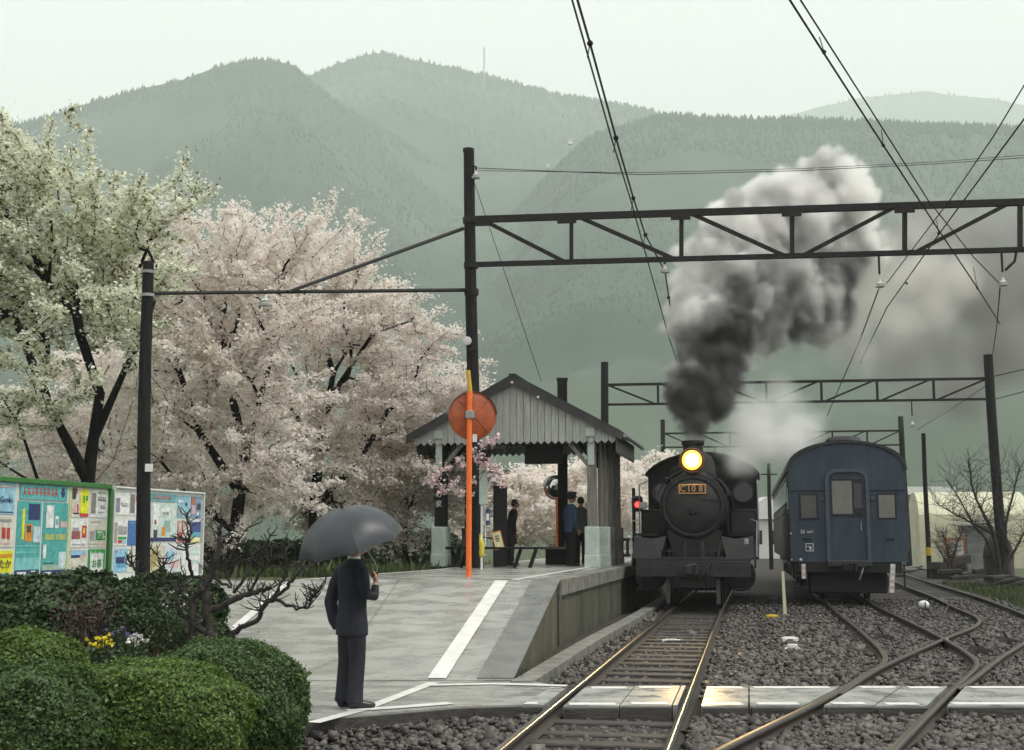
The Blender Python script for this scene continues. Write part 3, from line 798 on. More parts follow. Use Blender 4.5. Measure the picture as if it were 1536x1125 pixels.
wire('thin guy wire slanting from the tall mast to the shelter ridge', [at(712, 275, 28), at(812, 572, 30.5)], 0.008)
wire('faint line from the slender gantry into the yard beyond', [at(1484, 575, 46), at(1430, 612, 52), at(1375, 645, 62)], 0.014)
wire('cables leading away from the gantry mast past the bare tree', [at(1488, 565, 46), at(1545, 552, 46)], 0.02, second=[at(1488, 600, 46), at(1545, 585, 46)])

# ------------------------------------------------------------------ platform shelter
SH = empty('platform_shelter', (0.06, 29, PZ), HEAD, 'open wooden platform shelter with a pale boarded gable and dark roof', 'shelter')
W2, EZ, RZ, LEN = 2.45, 3.10, 4.42, 4.2
def roof_z(x): return EZ + (RZ - EZ) * (1 - abs(x) / W2)
for s in (-1, 1):
    n = Vector((s * (RZ - EZ), 0, W2)).normalized()
    q = [Vector((0, -0.25, RZ)), Vector((s * (W2 + 0.12), -0.25, EZ - 0.065)), Vector((s * (W2 + 0.12), LEN, EZ - 0.065)), Vector((0, LEN, RZ))]
    ro = MB().prism(q, n * 0.05).build('roof', MT['roof_sheet'], SH)
    for k in range(9):     # batten seams
        y = -0.2 + k * (LEN + 0.15) / 8
        MB().bar(Vector((s * 0.03, y, RZ + 0.055)) , Vector((s * (W2 + 0.1), y, EZ + 0.0)), 0.035, 0.03).build('roof_seam', MT['roof_sheet'], ro)
    MB().prism([(0, -0.29, RZ + 0.03), (s * (W2 + 0.12), -0.29, EZ - 0.03), (s * (W2 + 0.12), -0.29, EZ - 0.21), (s * 0.0, -0.29, RZ - 0.17)], (0, 0.035, 0)).build('barge_board', MT['roof_sheet'], SH)
    # eave fascia with pointed boards running along the side
    nb = 24
    for k in range(nb):
        y0 = 0.02 + k * (LEN - 0.1) / nb; y1 = y0 + (LEN - 0.1) / nb - 0.006; xm = s * (W2 - 0.06)
        MB().prism([(xm, y0, EZ - 0.03), (xm, y1, EZ - 0.03), (xm, y1, EZ - 0.42), (xm, (y0 + y1) / 2, EZ - 0.48), (xm, y0, EZ - 0.42)], (s * 0.02, 0, 0)).build('fascia_board', MT['weathered_wood'], SH)
    MB().tube([(s * (W2 + 0.17), -0.2, EZ - 0.09), (s * (W2 + 0.17), LEN, EZ - 0.09)], 0.05, 8).build('gutter', MT['grey_metal'], SH)
MB().bar((0, -0.3, RZ + 0.05), (0, LEN, RZ + 0.05), 0.16, 0.06).build('ridge_cap', MT['roof_sheet'], SH)
GB = 2.86
nb = 29
for side, y in (('front', -0.14), ('back', LEN - 0.2)):
    for k in range(nb):
        x0 = -W2 + 0.04 + k * (2 * W2 - 0.08) / nb; x1 = x0 + (2 * W2 - 0.08) / nb - random.uniform(0.006, 0.012)
        z0, z1 = roof_z(x0) - 0.10, roof_z(x1) - 0.10
        yj = y + random.uniform(-0.004, 0.004)
        pol = [(x0, yj, z0), (x1, yj, z1), (x1, yj, GB + 0.05), ((x0 + x1) / 2, yj, GB - 0.02), (x0, yj, GB + 0.05)]
        if z0 > GB + 0.07 and z1 > GB + 0.07:
            if x0 < 0 < x1: pol.insert(1, (0, yj, RZ - 0.1))
            MB().prism(pol, (0, 0.02, 0)).build('gable_board', MT['old_white_wood'], SH)
    MB().bar((-W2 + 0.1, y + 0.09, 3.02), (W2 - 0.1, y + 0.09, 3.02), 0.1, 0.16).build('tie_beam', MT['dark_wood'], SH)
MB().b2((-2.2, 0.0, 3.10), (2.2, LEN - 0.3, 3.13)).build('ceiling_panel', MT['dark_wood'], SH)
PX = 2.02
for s in (-1, 1):
    for j, y in enumerate((0.05, 0.85, 2.1, LEN - 0.5) if s > 0 else (0.05, 0.95, LEN - 0.5)):
        px = s * (PX - (0.05 if j else 0.2))
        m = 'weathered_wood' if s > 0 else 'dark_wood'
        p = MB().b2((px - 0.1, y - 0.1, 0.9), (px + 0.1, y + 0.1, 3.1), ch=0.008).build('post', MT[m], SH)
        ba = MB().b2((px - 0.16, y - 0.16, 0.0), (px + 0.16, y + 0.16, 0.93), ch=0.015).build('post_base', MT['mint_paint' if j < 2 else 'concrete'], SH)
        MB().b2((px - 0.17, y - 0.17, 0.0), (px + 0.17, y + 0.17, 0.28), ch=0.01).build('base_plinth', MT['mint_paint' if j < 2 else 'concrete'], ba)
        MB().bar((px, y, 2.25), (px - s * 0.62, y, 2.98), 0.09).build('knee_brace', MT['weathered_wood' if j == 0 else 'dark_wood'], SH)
        if j == 0:
            MB().b2((px - 0.11, y - 0.24, 3.0), (px + 0.11, y - 0.1, 3.2), ch=0.01).build('beam_end', MT['mint_paint'], SH)
            MB().b2((px - 0.075, y - 0.13, 2.35), (px + 0.075, y - 0.1, 2.9)).build('pale_upright', MT['mint_paint'], SH)
        MB().bar((px, y + 0.02, 2.2), (px, y + 0.75, 2.98), 0.08).build('knee_brace', MT['dark_wood'], SH)
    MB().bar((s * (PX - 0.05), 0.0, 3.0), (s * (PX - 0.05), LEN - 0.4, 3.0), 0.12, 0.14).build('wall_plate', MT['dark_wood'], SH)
for k, (x, y) in enumerate(((2.0, 0.42), (1.98, 1.3), (1.98, 1.7))):     # slatted side boards
    MB().b2((x - 0.02, y - 0.14, 0.95), (x + 0.02, y + 0.14, 3.0)).build('side_plank', MT['weathered_wood'], SH)
MB().b2((0.14, 0.55, 2.42), (1.06, 0.6, 2.86)).build('hanging_sign', MT['black_cloth'], SH)
for x in (0.3, 0.9): MB().bar((x, 0.575, 2.86), (x, 0.575, 3.0), 0.02).build('sign_hanger', MT['black_steel'], SH)
for (x, z) in ((0.0, 4.28), (0.62, 3.92)):
    MB().ball((x, -0.32, z), 0.035, 8, 6).build('bolt', MT['porcelain'], SH)

def text(parent, s, size, m, name='lettering', ext=0.002, align='CENTER'):
    c = bpy.data.curves.new(name, 'FONT'); c.body = s; c.size = size; c.extrude = ext; c.align_x = align; c.align_y = 'CENTER'; c.resolution_u = 2
    o = bpy.data.objects.new(name, c); COL.objects.link(o)
    dg = bpy.context.evaluated_depsgraph_get()
    me = bpy.data.meshes.new_from_object(o.evaluated_get(dg)); bpy.data.objects.remove(o)
    q = link(name, me, m, parent)
    q.rotation_euler = (math.pi / 2, 0, 0)
    return q
for k, ch in enumerate('文の家'):
    t = text(SH, ch, 0.17, MT['white_paint']); t.location = (-PX + 0.2, -0.055, 1.9 - k * 0.22)

# things under and beside the shelter
def thing_at(name, label, cat, x, Y, z=PZ, rz=0.0, group=None): return empty(name, (x, Y, z), rz, label, cat, group)
def mirror(label, base, zc, r, dx, rz, tall, back=True):
    o = empty('traffic_mirror', base, 0, label, 'mirror', 'convex traffic mirrors')
    MB().tube([(0, 0, 0), (0, 0, tall)], 0.05, 12).build('pole', MT['orange_paint'], o, auto=40)
    rot = Matrix.Rotation(rz, 3, 'Z')
    ax = rot @ Vector((0, 1, 0)); c = Vector((dx, 0.1, zc))
    sh = MB().lathe(c, ax, [(0.0, 0.02), (0.012, r * 0.5), (0.04, r * 0.85), (0.07, r), (0.11, r), (0.115, r * 0.97)], 40).build('back_shell', MT['orange_back'], o, auto=40)
    MB().lathe(c + ax * 0.105, ax, [(0.0, r * 0.97), (0.03, r * 0.8), (0.05, r * 0.45), (0.056, 0.01)], 40).build('mirror_face', MT['mirror_glass'], o, smooth=True)
    for a in (0.25 * math.pi, 0.75 * math.pi):
        u = rot @ Vector((math.cos(a), 0, math.sin(a)))
        MB().tube([c - u * r * 0.85 + ax * 0.03, c + ax * -0.005, c + u * r * 0.85 + ax * 0.03], 0.012, 6).build('rib', MT['orange_back'], sh)
    hood = MB(); n = 24
    vs = []
    for k in range(n + 1):
        a = math.pi * (0.02 + 0.96 * k / n)
        u = rot @ Vector((math.cos(a), 0, math.sin(a)))
        for dd in (0.02, 0.2): vs.append(c + u * (r * 1.03) + ax * dd)
    hood.add(vs, [(2 * k, 2 * k + 1, 2 * k + 3, 2 * k + 2) for k in range(n)])
    hood.build('hood', MT['grey_metal'], o, smooth=True)
    MB().b2((-0.07, -0.07, zc - 0.07), (0.09, 0.1, zc + 0.07), ch=0.01).build('clamp', MT['grey_metal'], o)
    return o
mb = g(703, 865, PZ)
m1 = mirror('orange backed round mirror on an orange pole at the top of the ramp', mb, 2.87, 0.44, 0.07, 0.28, 3.29)
MB().tube([(0.02, 0.05, 3.2), (-0.03, 0.05, 3.68)], 0.04, 8).build('yellow_bar', MT['yellow_paint'], m1)
MB().b2((0.06, -0.02, 2.38), (0.14, 0.0, 2.52)).build('tag', MT['line_worn'], m1)
m2 = mirror('grey round mirror on an orange pole behind the station worker', (1.28, 35.0, PZ), 2.08, 0.34, -0.12, math.pi + 0.5, 1.75)

bn = thing_at('bench', 'low dark wooden bench with splayed legs beside the orange mirror pole', 'bench', -0.95, 28.4, rz=-0.1)
MB().b2((-0.55, -0.2, 0.42), (1.65, 0.2, 0.47), ch=0.01).build('seat', MT['dark_wood'], bn)
for x in (-0.3, -0.12, 1.1, 1.45):
    MB().bar((x + 0.06, -0.05, 0.42), (x - 0.08, -0.12, 0.0), 0.06, 0.07).build('leg', MT['dark_wood'], bn)
bn = thing_at('bench', 'dark bench with a high back standing beside the station worker', 'bench', 1.15, 31.8, rz=HEAD)
MB().b2((-0.35, -0.25, 0.38), (0.3, 0.3, 0.44), ch=0.01).build('seat', MT['weathered_wood'], bn)
MB().prism([(-0.3, 0.0, 0.0), (0.4, 0.0, 0.0), (0.45, 0.0, 0.75), (0.3, 0.0, 0.9), (0.1, 0.0, 0.42), (-0.3, 0.0, 0.38)], (0, 0.4, 0)).build('side_panel', MT['dark_wood'], bn)
MB().bar((0.2, -0.02, 0.45), (0.38, -0.02, 0.92), 0.03, 0.06).build('back_slat', MT['weathered_wood'], bn)

pil = thing_at('notice_pillar', 'tall black box pillar beneath the hanging sign', 'pillar', -0.28, 29.5)
MB().b2((-0.165, -0.15, 0.0), (0.165, 0.15, 1.86), ch=0.01).build('pillar_body', MT['black_cloth'], pil)
MB().b2((-0.18, -0.165, 1.86), (0.18, 0.165, 1.9)).build('pillar_cap', MT['dark_wood'], pil)
pnl = thing_at('lamp_sign', 'pale mint box sign raised on a slim white post', 'sign', -0.63, 27.2)
MB().b2((-0.09, -0.09, 1.4), (0.09, 0.09, 2.25), ch=0.01).build('sign_box', MT['mint_paint'], pnl)
MB().b2((-0.08, -0.095, 2.25), (0.06, 0.05, 2.29)).build('sign_cap', MT['yellow_paint'], pnl)
MB().bar((-0.03, 0, 0), (-0.03, 0, 1.4), 0.05).build('sign_post', MT['white_paint'], pnl)
MB().bar((0.05, 0, 0.5), (0.05, 0, 1.4), 0.02).build('side_strut', MT['white_paint'], pnl)
pb = thing_at('poster_plate', 'dark blue and white oval plate hanging below the mint sign', 'sign', -0.53, 27.1, 0.9)
MB().tube([(0, 0, 0.95), (0, 0.0, 1.3)], [(0.045, 0.015), (0.05, 0.015)], 14).build('plate', flat((0.03, 0.05, 0.14)), pb)
MB().b2((-0.03, -0.02, 1.05), (0.03, -0.016, 1.2)).build('plate_mark', MT['white_paint'], pb)
br = thing_at('yellow_bag', 'bright yellow litter bag tied to the white sign post', 'bag', -0.66, 27.0, 0.9)
MB().tube([(0, 0, 0.25), (0.0, 0, 0.32), (0.01, 0, 0.5), (-0.01, 0, 0.6), (-0.03, 0, 0.7)], [0.03, 0.055, 0.06, 0.05, 0.015], 10).build('bag_body', flat((0.6, 0.52, 0.05)), br, smooth=True)
MB().tube([(-0.03, 0, 0.69), (-0.03, 0, 0.76)], 0.02, 8).build('bag_neck', flat((0.6, 0.52, 0.05)), br)
ab = thing_at('leaning_notice', 'cream notice board in an orange frame leaning on the bench', 'notice board', -0.42, 28.2, PZ + 0.42)
rt = Matrix.Rotation(-0.25, 3, 'Y') @ Matrix.Rotation(-0.2, 3, 'X')
MB().box((0.1, 0, 0.2), (0.22, 0.02, 0.42), rt).build('frame', MT['wood_orange'], ab)
MB().box((0.1, -0.014, 0.2), (0.18, 0.01, 0.36), rt).build('sheet', flat((0.6, 0.55, 0.3)), ab)
for k in range(4): MB().box((0.08 + 0.01 * k, -0.022, 0.29 - 0.055 * k), (0.09, 0.004, 0.03), rt).build('text_block', flat((0.12, 0.11, 0.09)), ab)

# ================================================================== steam locomotive
LC = empty('steam_locomotive', (4.07, 28.1, 0), HEAD, 'black steam tank locomotive with its lit headlamp and smoke at the chimney', 'locomotive')
K, KG, KD = MT['loco_black'], MT['loco_grey'], MT['loco_deep']
def lb(name, lo, hi, m=K, parent=LC, ch=0.012): return MB().b2(lo, hi, ch=ch).build(name, m, parent)
bb = lb('buffer_beam', (-1.28, 0.0, 0.70), (1.28, 0.09, 1.06), KG)
for x in (-1.0, -0.6, 0.6, 1.0): MB().ball((x, -0.005, 0.88), 0.025, 8, 6).build('rivet', K, bb)
cp = MB().b2((-0.1, -0.32, 0.72), (0.1, 0.02, 1.0), ch=0.03)
cp.b2((-0.16, -0.42, 0.76), (-0.02, -0.28, 0.98), ch=0.03); cp.b2((0.05, -0.40, 0.74), (0.14, -0.3, 1.0), ch=0.03)
cp.build('coupler', KG, LC)
for s in (-1, 1):
    MB().tube([(s * 0.33, -0.02, 0.85), (s * 0.34, -0.14, 0.78), (s * 0.33, -0.16, 0.55), (s * 0.3, -0.1, 0.4)], 0.025, 8).build('air_hose', K, LC)
    MB().bar((s * 0.55, 0.18, 0.75), (s * 0.56, -0.02, 0.10), 0.09, 0.05).build('guard_iron', KG, LC)
MB().tube([(0.42, -0.02, 1.02), (0.15, -0.12, 0.66)], 0.018, 6).build('uncoupling_lever', KG, LC)
lb('front_deck', (-1.3, 0.05, 1.06), (1.3, 1.25, 1.13), KG)
MB().bar((-0.72, 0.03, 1.28), (0.62, 0.03, 1.28), 0.03).build('deck_rail', KG, LC)
for x in (-0.7, -0.25, 0.2, 0.6): MB().bar((x, 0.03, 1.1), (x, 0.03, 1.28), 0.025).build('deck_rail_post', KG, LC)
for x in (-0.2, 0.2): MB().cyl((x, 0.35, 1.1), (x, 0.35, 1.5), 0.05, 10).build('lubricator', KG, LC)
# frame, saddle and cylinders
lb('main_frame', (-0.48, 0.1, 0.45), (0.48, 11.6, 1.05), KD)
MB().prism([(-0.45, 0.65, 1.1), (0.45, 0.65, 1.1), (0.62, 0.65, 1.75), (-0.62, 0.65, 1.75)], (0, 1.1, 0)).build('smokebox_saddle', KD, LC)
for s in (-1, 1):
    MB().lathe((s * 1.03, 0.55, 0.72), (0, 1, 0), [(0, 0.1), (0.02, 0.33), (0.08, 0.36), (0.9, 0.36), (0.95, 0.3)], 20).build('cylinder', K, LC, auto=40)
    MB().lathe((s * 0.98, 0.5, 1.12), (0, 1, 0), [(0, 0.05), (0.02, 0.18), (0.9, 0.18), (1.0, 0.1)], 16).build('valve_chest', K, LC, auto=40)
    # sloping side sheets from the smokebox down to the deck
    pts = [(s * 0.62, 0.55, 1.62), (s * 0.95, 0.5, 1.55), (s * 1.36, 0.5, 1.62), (s * 1.38, 0.35, 1.12), (s * 0.75, 0.3, 1.12)]
    MB().prism(pts, (0, 0.06, 0)).build('steam_pipe_cover', KG, LC)
    MB().prism([(s * 1.40, 0.2, 1.1), (s * 1.40, 2.6, 1.55), (s * 1.40, 2.6, 1.0), (s * 1.40, 0.2, 0.9)], (-s * 0.04, 0, 0)).build('running_board_skirt', K, LC)
    MB().b2((s * 0.8, 0.75, 1.62), (s * 1.42, 4.0, 1.68)).build('running_board', K, LC)
    stp = MB().bar((s * 1.2, 0.12, 1.0), (s * 1.2, 0.12, 0.42), 0.05, 0.03).bar((s * 0.98, 0.12, 1.0), (s * 0.98, 0.12, 0.42), 0.03, 0.03)
    stp.b2((s * 0.94, -0.05, 0.42), (s * 1.26, 0.15, 0.45)).b2((s * 0.94, -0.02, 0.68), (s * 1.26, 0.12, 0.71)); stp.build('step', K, LC)
    # side tank
    tx = s * 1.08
    MB().b2((s * 0.78, 3.0, 1.05), (s * 1.43, 6.2, 2.28), ch=0.03).build('side_tank', K, LC)
    MB().b2((s * 0.84, 2.985, 1.72), (s * 1.38, 3.0, 2.2)).build('tank_front_plate', KG, LC)
    MB().tube([(s * 1.42, 0.35, 1.15), (s * 1.44, 0.5, 1.95), (s * 1.3, 1.2, 2.0)], 0.016, 6).build('handrail', MT['grey_metal'], LC)
    MB().tube([(s * 0.55, 0.48, 1.35), (s * 0.55, 0.44, 1.15)], 0.016, 6).build('handrail', KG, LC)
    MB().tube([(s * 1.45, 3.1, 1.1), (s * 1.47, 3.05, 1.6), (s * 1.47, 3.05, 2.9), (s * 1.46, 5.3, 3.1)], 0.018, 6).build('grab_rail', MT['grey_metal'], LC)
    # valve gear
    MB().bar((s * 1.12, 1.6, 0.62), (s * 1.12, 4.0, 0.55), 0.05, 0.1).build('main_rod', KG, LC)
    MB().bar((s * 1.05, 3.0, 0.52), (s * 1.05, 6.6, 0.52), 0.04, 0.1).build('side_rod', KG, LC)
def wheelset(y, r, spokes=0):
    for s in (-1, 1):
        wl = MB().lathe((s * 0.56, y, r), (s, 0, 0), [(-0.06, r - 0.03), (-0.055, r + 0.03), (-0.03, r + 0.03), (-0.025, r), (0.07, r), (0.075, r - 0.07), (0.04, r - 0.09), (0.04, 0.12), (0.1, 0.11), (0.1, 0.03)], 28).build('wheel', KD, LC, auto=35)
        MB().lathe((s * 0.56, y, r), (s, 0, 0), [(0.071, r - 0.005), (0.078, r - 0.01), (0.078, r - 0.06), (0.072, r - 0.065)], 28).build('tyre', KG, wl)
    MB().cyl((-0.6, y, r), (0.6, y, r), 0.08, 10).build('axle', KD, LC)
wheelset(1.2, 0.43); 
for y in (2.9, 4.7, 6.5): wheelset(y, 0.76)
for y in (8.6, 10.2): wheelset(y, 0.43)
# boiler and smokebox
BZ = 2.30
MB().lathe((0, 0.62, BZ), (0, 1, 0), [(0, 0.70), (0.02, 0.76), (0.10, 0.78), (0.13, 0.76), (1.5, 0.76), (1.52, 0.72), (5.2, 0.74)], 40).build('boiler', K, LC, auto=30)
door = MB().lathe((0, 0.62, BZ), (0, -1, 0), [(0, 0.62), (0.03, 0.61), (0.07, 0.55), (0.12, 0.40), (0.16, 0.2), (0.17, 0.02)], 40).build('smokebox_door', KG, LC, auto=30)
MB().lathe((0, 0.61, BZ), (0, -1, 0), [(0, 0.70), (0.03, 0.70), (0.04, 0.67), (0.03, 0.64), (0, 0.64)], 40).build('door_ring', KG, door, auto=40)
MB().lathe((0, 0.45, BZ - 0.12), (0, -1, 0), [(0, 0.1), (0.05, 0.09), (0.07, 0.03)], 16).build('door_boss', K, door)
MB().bar((-0.14, 0.4, BZ - 0.12), (0.14, 0.4, BZ - 0.12), 0.03).build('door_handle', K, door)
for z in (BZ - 0.28, BZ + 0.12): MB().bar((0.62, 0.56, z), (0.2, 0.48, z), 0.03, 0.06).build('hinge_strap', K, door)
for k in range(14):
    a = 2 * math.pi * k / 14 + 0.2
    MB().ball((0.67 * math.cos(a), 0.58, BZ + 0.67 * math.sin(a)), 0.025, 6, 5).build('door_clamp', K, door)
np_ = MB().b2((-0.31, 0.40, 2.58), (0.31, 0.425, 2.80), ch=0.004).build('number_plate', MT['brass'], LC)
MB().b2((-0.285, 0.392, 2.605), (0.285, 0.4, 2.775)).build('plate_field', MT['loco_deep'], np_)
for ch, x in (('C', -0.215), ('1', -0.075), ('0', 0.035), ('8', 0.195)):
    t = text(np_, ch, 0.20, MT['brass'], 'plate_letter', 0.004); t.location = (x, 0.387, 2.692)
# handrail round the smokebox
arc = [(0.86 * math.cos(a), 0.75, BZ + 0.86 * math.sin(a)) for a in np.linspace(R(15), R(165), 20)]
MB().tube(arc, 0.018, 6).build('boiler_handrail', KG, LC)
# headlamp
HL = (0.0, 0.62, 3.36)
hb = MB().lathe(HL, (0, -1, 0), [(-0.35, 0.15), (-0.3, 0.26), (0.0, 0.29), (0.1, 0.30), (0.12, 0.27)], 28).build('headlamp', K, LC, auto=35)
MB().lathe((HL[0], HL[1] - 0.09, HL[2]), (0, -1, 0), [(0.02, 0.16), (0.035, 0.145), (0.05, 0.1), (0.055, 0.01)], 28).build('lamp_lens', MT['head_lamp'], hb, smooth=True)
MB().lathe((HL[0], HL[1] - 0.09, HL[2]), (0, -1, 0), [(0, 0.235), (0.03, 0.23), (0.034, 0.15), (0.0, 0.145)], 28).build('lamp_reflector_glow', MT['lamp_reflector_glow'], hb, smooth=True)
MB().lathe((HL[0], HL[1] - 0.085, HL[2]), (0, -1, 0), [(0, 0.285), (0.03, 0.28), (0.034, 0.225), (0.0, 0.22)], 28).build('lamp_rim_glow', MT['lamp_rim_glow'], hb, smooth=True)
MB().b2((-0.12, 0.6, 3.0), (0.12, 0.9, 3.15)).build('lamp_bracket', K, LC)
# chimney, generator, domes
MB().lathe((0, 1.15, 2.95), (0, 0, 1), [(0, 0.42), (0.12, 0.3), (0.2, 0.25), (0.78, 0.235), (0.82, 0.27), (0.9, 0.27), (0.9, 0.2)], 24).build('chimney', K, LC, auto=35)
MB().lathe((0.0, 2.5, 2.8), (0, 0, 1), [(0, 0.5), (0.3, 0.46), (0.62, 0.44), (0.78, 0.36), (0.86, 0.2), (0.88, 0.02)], 28).build('sand_dome', MT['loco_grey'], LC, auto=40)
MB().lathe((0.0, 4.0, 2.8), (0, 0, 1), [(0, 0.5), (0.3, 0.44), (0.6, 0.42), (0.74, 0.34), (0.82, 0.02)], 28).build('steam_dome', K, LC, auto=40)
MB().lathe((-0.42, 1.2, 3.12), (0, 1, 0), [(0, 0.05), (0.03, 0.14), (0.4, 0.14), (0.45, 0.06)], 16).build('generator', K, LC, auto=40)
MB().lathe((-0.62, 0.95, 2.92), (0, 1, 0), [(0, 0.03), (0.05, 0.09), (0.5, 0.09)], 12).build('pump', K, LC, auto=40)
MB().tube([(0.3, 1.0, 3.0), (0.62, 1.1, 2.9), (0.84, 1.25, 2.6), (0.9, 1.4, 2.2)], 0.04, 8).build('steam_pipe', K, LC)
MB().tube([(0.5, 0.9, 2.95), (0.75, 0.95, 2.75), (0.78, 1.0, 1.7)], 0.03, 8).build('blower_pipe', K, LC)
# cab
CY = 5.5
cw = 1.46
prof_c = [(-cw, 1.0), (-cw, 3.22)] + [(cw * math.sin(a), 3.22 + 0.62 * (1 - (math.sin(a)) ** 2) ** 0.7) for a in np.linspace(R(-80), R(80), 15)] + [(cw, 3.22), (cw, 1.0)]
MB().prism([(x, CY, z) for x, z in prof_c], (0, 2.3, 0)).build('cab', K, LC)
rp = [(x * 1.05, z + 0.04) for x, z in prof_c[1:-1]]
rp2 = [(x * 1.02, z - 0.0) for x, z in reversed(prof_c[1:-1])]
MB().prism([(x, CY - 0.2, z) for x, z in rp + rp2], (0, 3.2, 0)).build('cab_roof', K, LC)
for s in (-1, 1):
    wn = MB().lathe((s * 1.08, CY - 0.02, 2.78), (0, -1, 0), [(0, 0.31), (0.04, 0.31), (0.05, 0.26), (0.0, 0.25)], 24).build('cab_window', KG, LC, auto=40)
    MB().lathe((s * 1.08, CY - 0.02, 2.78), (0, -1, 0), [(0, 0.26), (0.015, 0.26)], 24).build('pane', MT['dark_glass'], wn)
MB().b2((-1.3, CY + 2.4, 0.95), (1.3, CY + 5.4, 2.6), ch=0.03).build('coal_bunker', K, LC)
MB().b2((-1.36, CY - 0.5, 2.28), (-0.8, CY - 0.1, 2.34)).build('tank_filler', K, LC)
MB().b2((1.15, -0.01, 1.42), (1.25, 0.12, 1.55), ch=0.02).build('marker_lamp', MT['grey_metal'], LC)
MB().b2((-1.48, 2.9, 2.3), (-1.28, 3.05, 2.46), ch=0.02).build('marker_lamp', MT['white_paint'], LC)
# the lamp's own beam
sd = bpy.data.lights.new('headlamp_beam', 'SPOT'); sd.energy = 450; sd.color = (1.0, 0.66, 0.28); sd.spot_size = R(40); sd.spot_blend = 0.7; sd.shadow_soft_size = 0.18
so = bpy.data.objects.new('headlamp_beam', sd); COL.objects.link(so); so.parent = LC
so.location = (HL[0], HL[1] - 0.3, HL[2])
so.rotation_euler = Vector((0.0, 1, 0.19)).to_track_quat('Z', 'Y').to_euler()

# ================================================================== blue coach
CO = empty('passenger_coach', (8.33, 30.8, 0), HEAD + 0.01, 'old dark blue passenger coach seen at its end door', 'railway coach')
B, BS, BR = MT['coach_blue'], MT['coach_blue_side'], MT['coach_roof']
hw, L_ = 1.41, 19.5
def cprof(w, zb, ze, zr, n=18):
    P = [(-w, zb), (-w, ze)]
    for k in range(1, n):
        a = math.pi * k / n
        P.append((-w * math.cos(a) * (1 if True else 1), ze + (zr - ze) * math.sin(a) ** 0.85))
    return P + [(w, ze), (w, zb)]
P = cprof(hw, 0.98, 3.22, 3.93)
MB().prism([(x, 0.0, z) for x, z in P], (0, 0.05, 0)).build('end_wall', B, CO)
body = MB()
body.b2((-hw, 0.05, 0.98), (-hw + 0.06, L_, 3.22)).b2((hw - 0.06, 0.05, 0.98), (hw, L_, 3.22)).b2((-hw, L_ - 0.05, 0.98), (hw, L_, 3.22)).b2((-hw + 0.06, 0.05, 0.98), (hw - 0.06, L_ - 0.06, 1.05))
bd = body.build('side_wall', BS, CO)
Ro = cprof(hw + 0.05, 3.18, 3.24, 3.99); Ri = cprof(hw - 0.02, 3.18, 3.2, 3.92)
MB().prism([(x, -0.06, z) for x, z in Ro[1:-1] + list(reversed(Ri[1:-1]))], (0, L_ + 0.1, 0)).build('roof', BR, CO, auto=30)
for y in np.arange(0.75, L_ - 1, 2.4):
    MB().tube([(0, y - 0.45, 3.99), (0, y - 0.3, 4.05), (0, y + 0.3, 4.05), (0, y + 0.45, 3.99)], [(0.3, 0.04), (0.42, 0.09), (0.42, 0.09), (0.3, 0.04)], 14).build('roof_ventilator', BR, CO, auto=40)
# side windows
for k in range(14):
    y = 1.5 + k * 1.25
    for s in (-1, 1):
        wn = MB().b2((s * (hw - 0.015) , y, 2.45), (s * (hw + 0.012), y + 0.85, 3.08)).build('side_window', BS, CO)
        MB().b2((s * (hw + 0.005), y + 0.05, 2.5), (s * (hw + 0.017), y + 0.8, 3.03)).build('pane', MT['pale_glass'], wn)
for s in (-1, 1):
    for y in (0.4, L_ - 1.2):
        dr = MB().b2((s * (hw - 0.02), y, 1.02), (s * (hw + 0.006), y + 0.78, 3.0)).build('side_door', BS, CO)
        MB().b2((s * (hw + 0.0), y + 0.15, 2.2), (s * (hw + 0.01), y + 0.63, 2.85)).build('pane', MT['dark_glass'], dr)
    MB().b2((s * (hw - 0.01), 0.05, 2.22), (s * (hw + 0.02), L_, 2.29)).build('waist_strip', BS, CO)
    MB().tube([(s * (hw + 0.03), 0.3, 1.2), (s * (hw + 0.05), 0.3, 1.3), (s * (hw + 0.05), 0.3, 2.2)], 0.015, 6).build('handrail', MT['coach_frame'], CO)
# end door with raised rounded frame
def arch(w, zb, zt, r, y, n=8):
    P = [(-w, zb)]
    for k in range(n + 1):
        a = math.pi / 2 * k / n; P.append((-w + r - r * math.cos(a), zt - r + r * math.sin(a)))
    for k in range(n + 1):
        a = math.pi / 2 * (1 - k / n); P.append((w - r + r * math.cos(a), zt - r + r * math.sin(a)))
    return [(x, y, z) for x, z in P + [(w, zb)]]
outer, inner = arch(0.53, 0.98, 3.28, 0.28, -0.10), arch(0.44, 0.98, 3.19, 0.2, -0.10)
fr = MB(); n = len(outer)
vs = outer + inner + [(x, 0.0, z) for x, y, z in outer] + [(x, 0.0, z) for x, y, z in inner]
fs = []
for k in range(n - 1):
    fs += [(k, k + 1, n + k + 1, n + k), (k, 2 * n + k, 2 * n + k + 1, k + 1), (n + k, n + k + 1, 3 * n + k + 1, 3 * n + k)]
fr.add(vs, fs); fr.build('gangway_frame', MT['coach_frame'], CO)
MB().b2((-0.55, -0.13, 0.86), (0.55, 0.02, 1.02), ch=0.02).build('gangway_footplate', BR, CO)
dd = MB().prism(arch(0.44, 1.02, 3.17, 0.2, -0.012), (0, 0.02, 0)).build('end_door', B, CO)
MB().b2((-0.37, -0.03, 2.1), (0.37, -0.012, 3.02)).build('door_window_frame', BS, dd)
MB().b2((-0.36, -0.036, 2.16), (0.12, -0.03, 2.98)).build('pane', MT['dim_glass'], dd)
MB().b2((0.16, -0.036, 2.3), (0.35, -0.03, 2.92)).build('pane', MT['dark_glass'], dd)
MB().tube([(0.31, -0.06, 1.75), (0.31, -0.06, 1.98)], 0.014, 6).build('handle', MT['grey_metal'], dd)
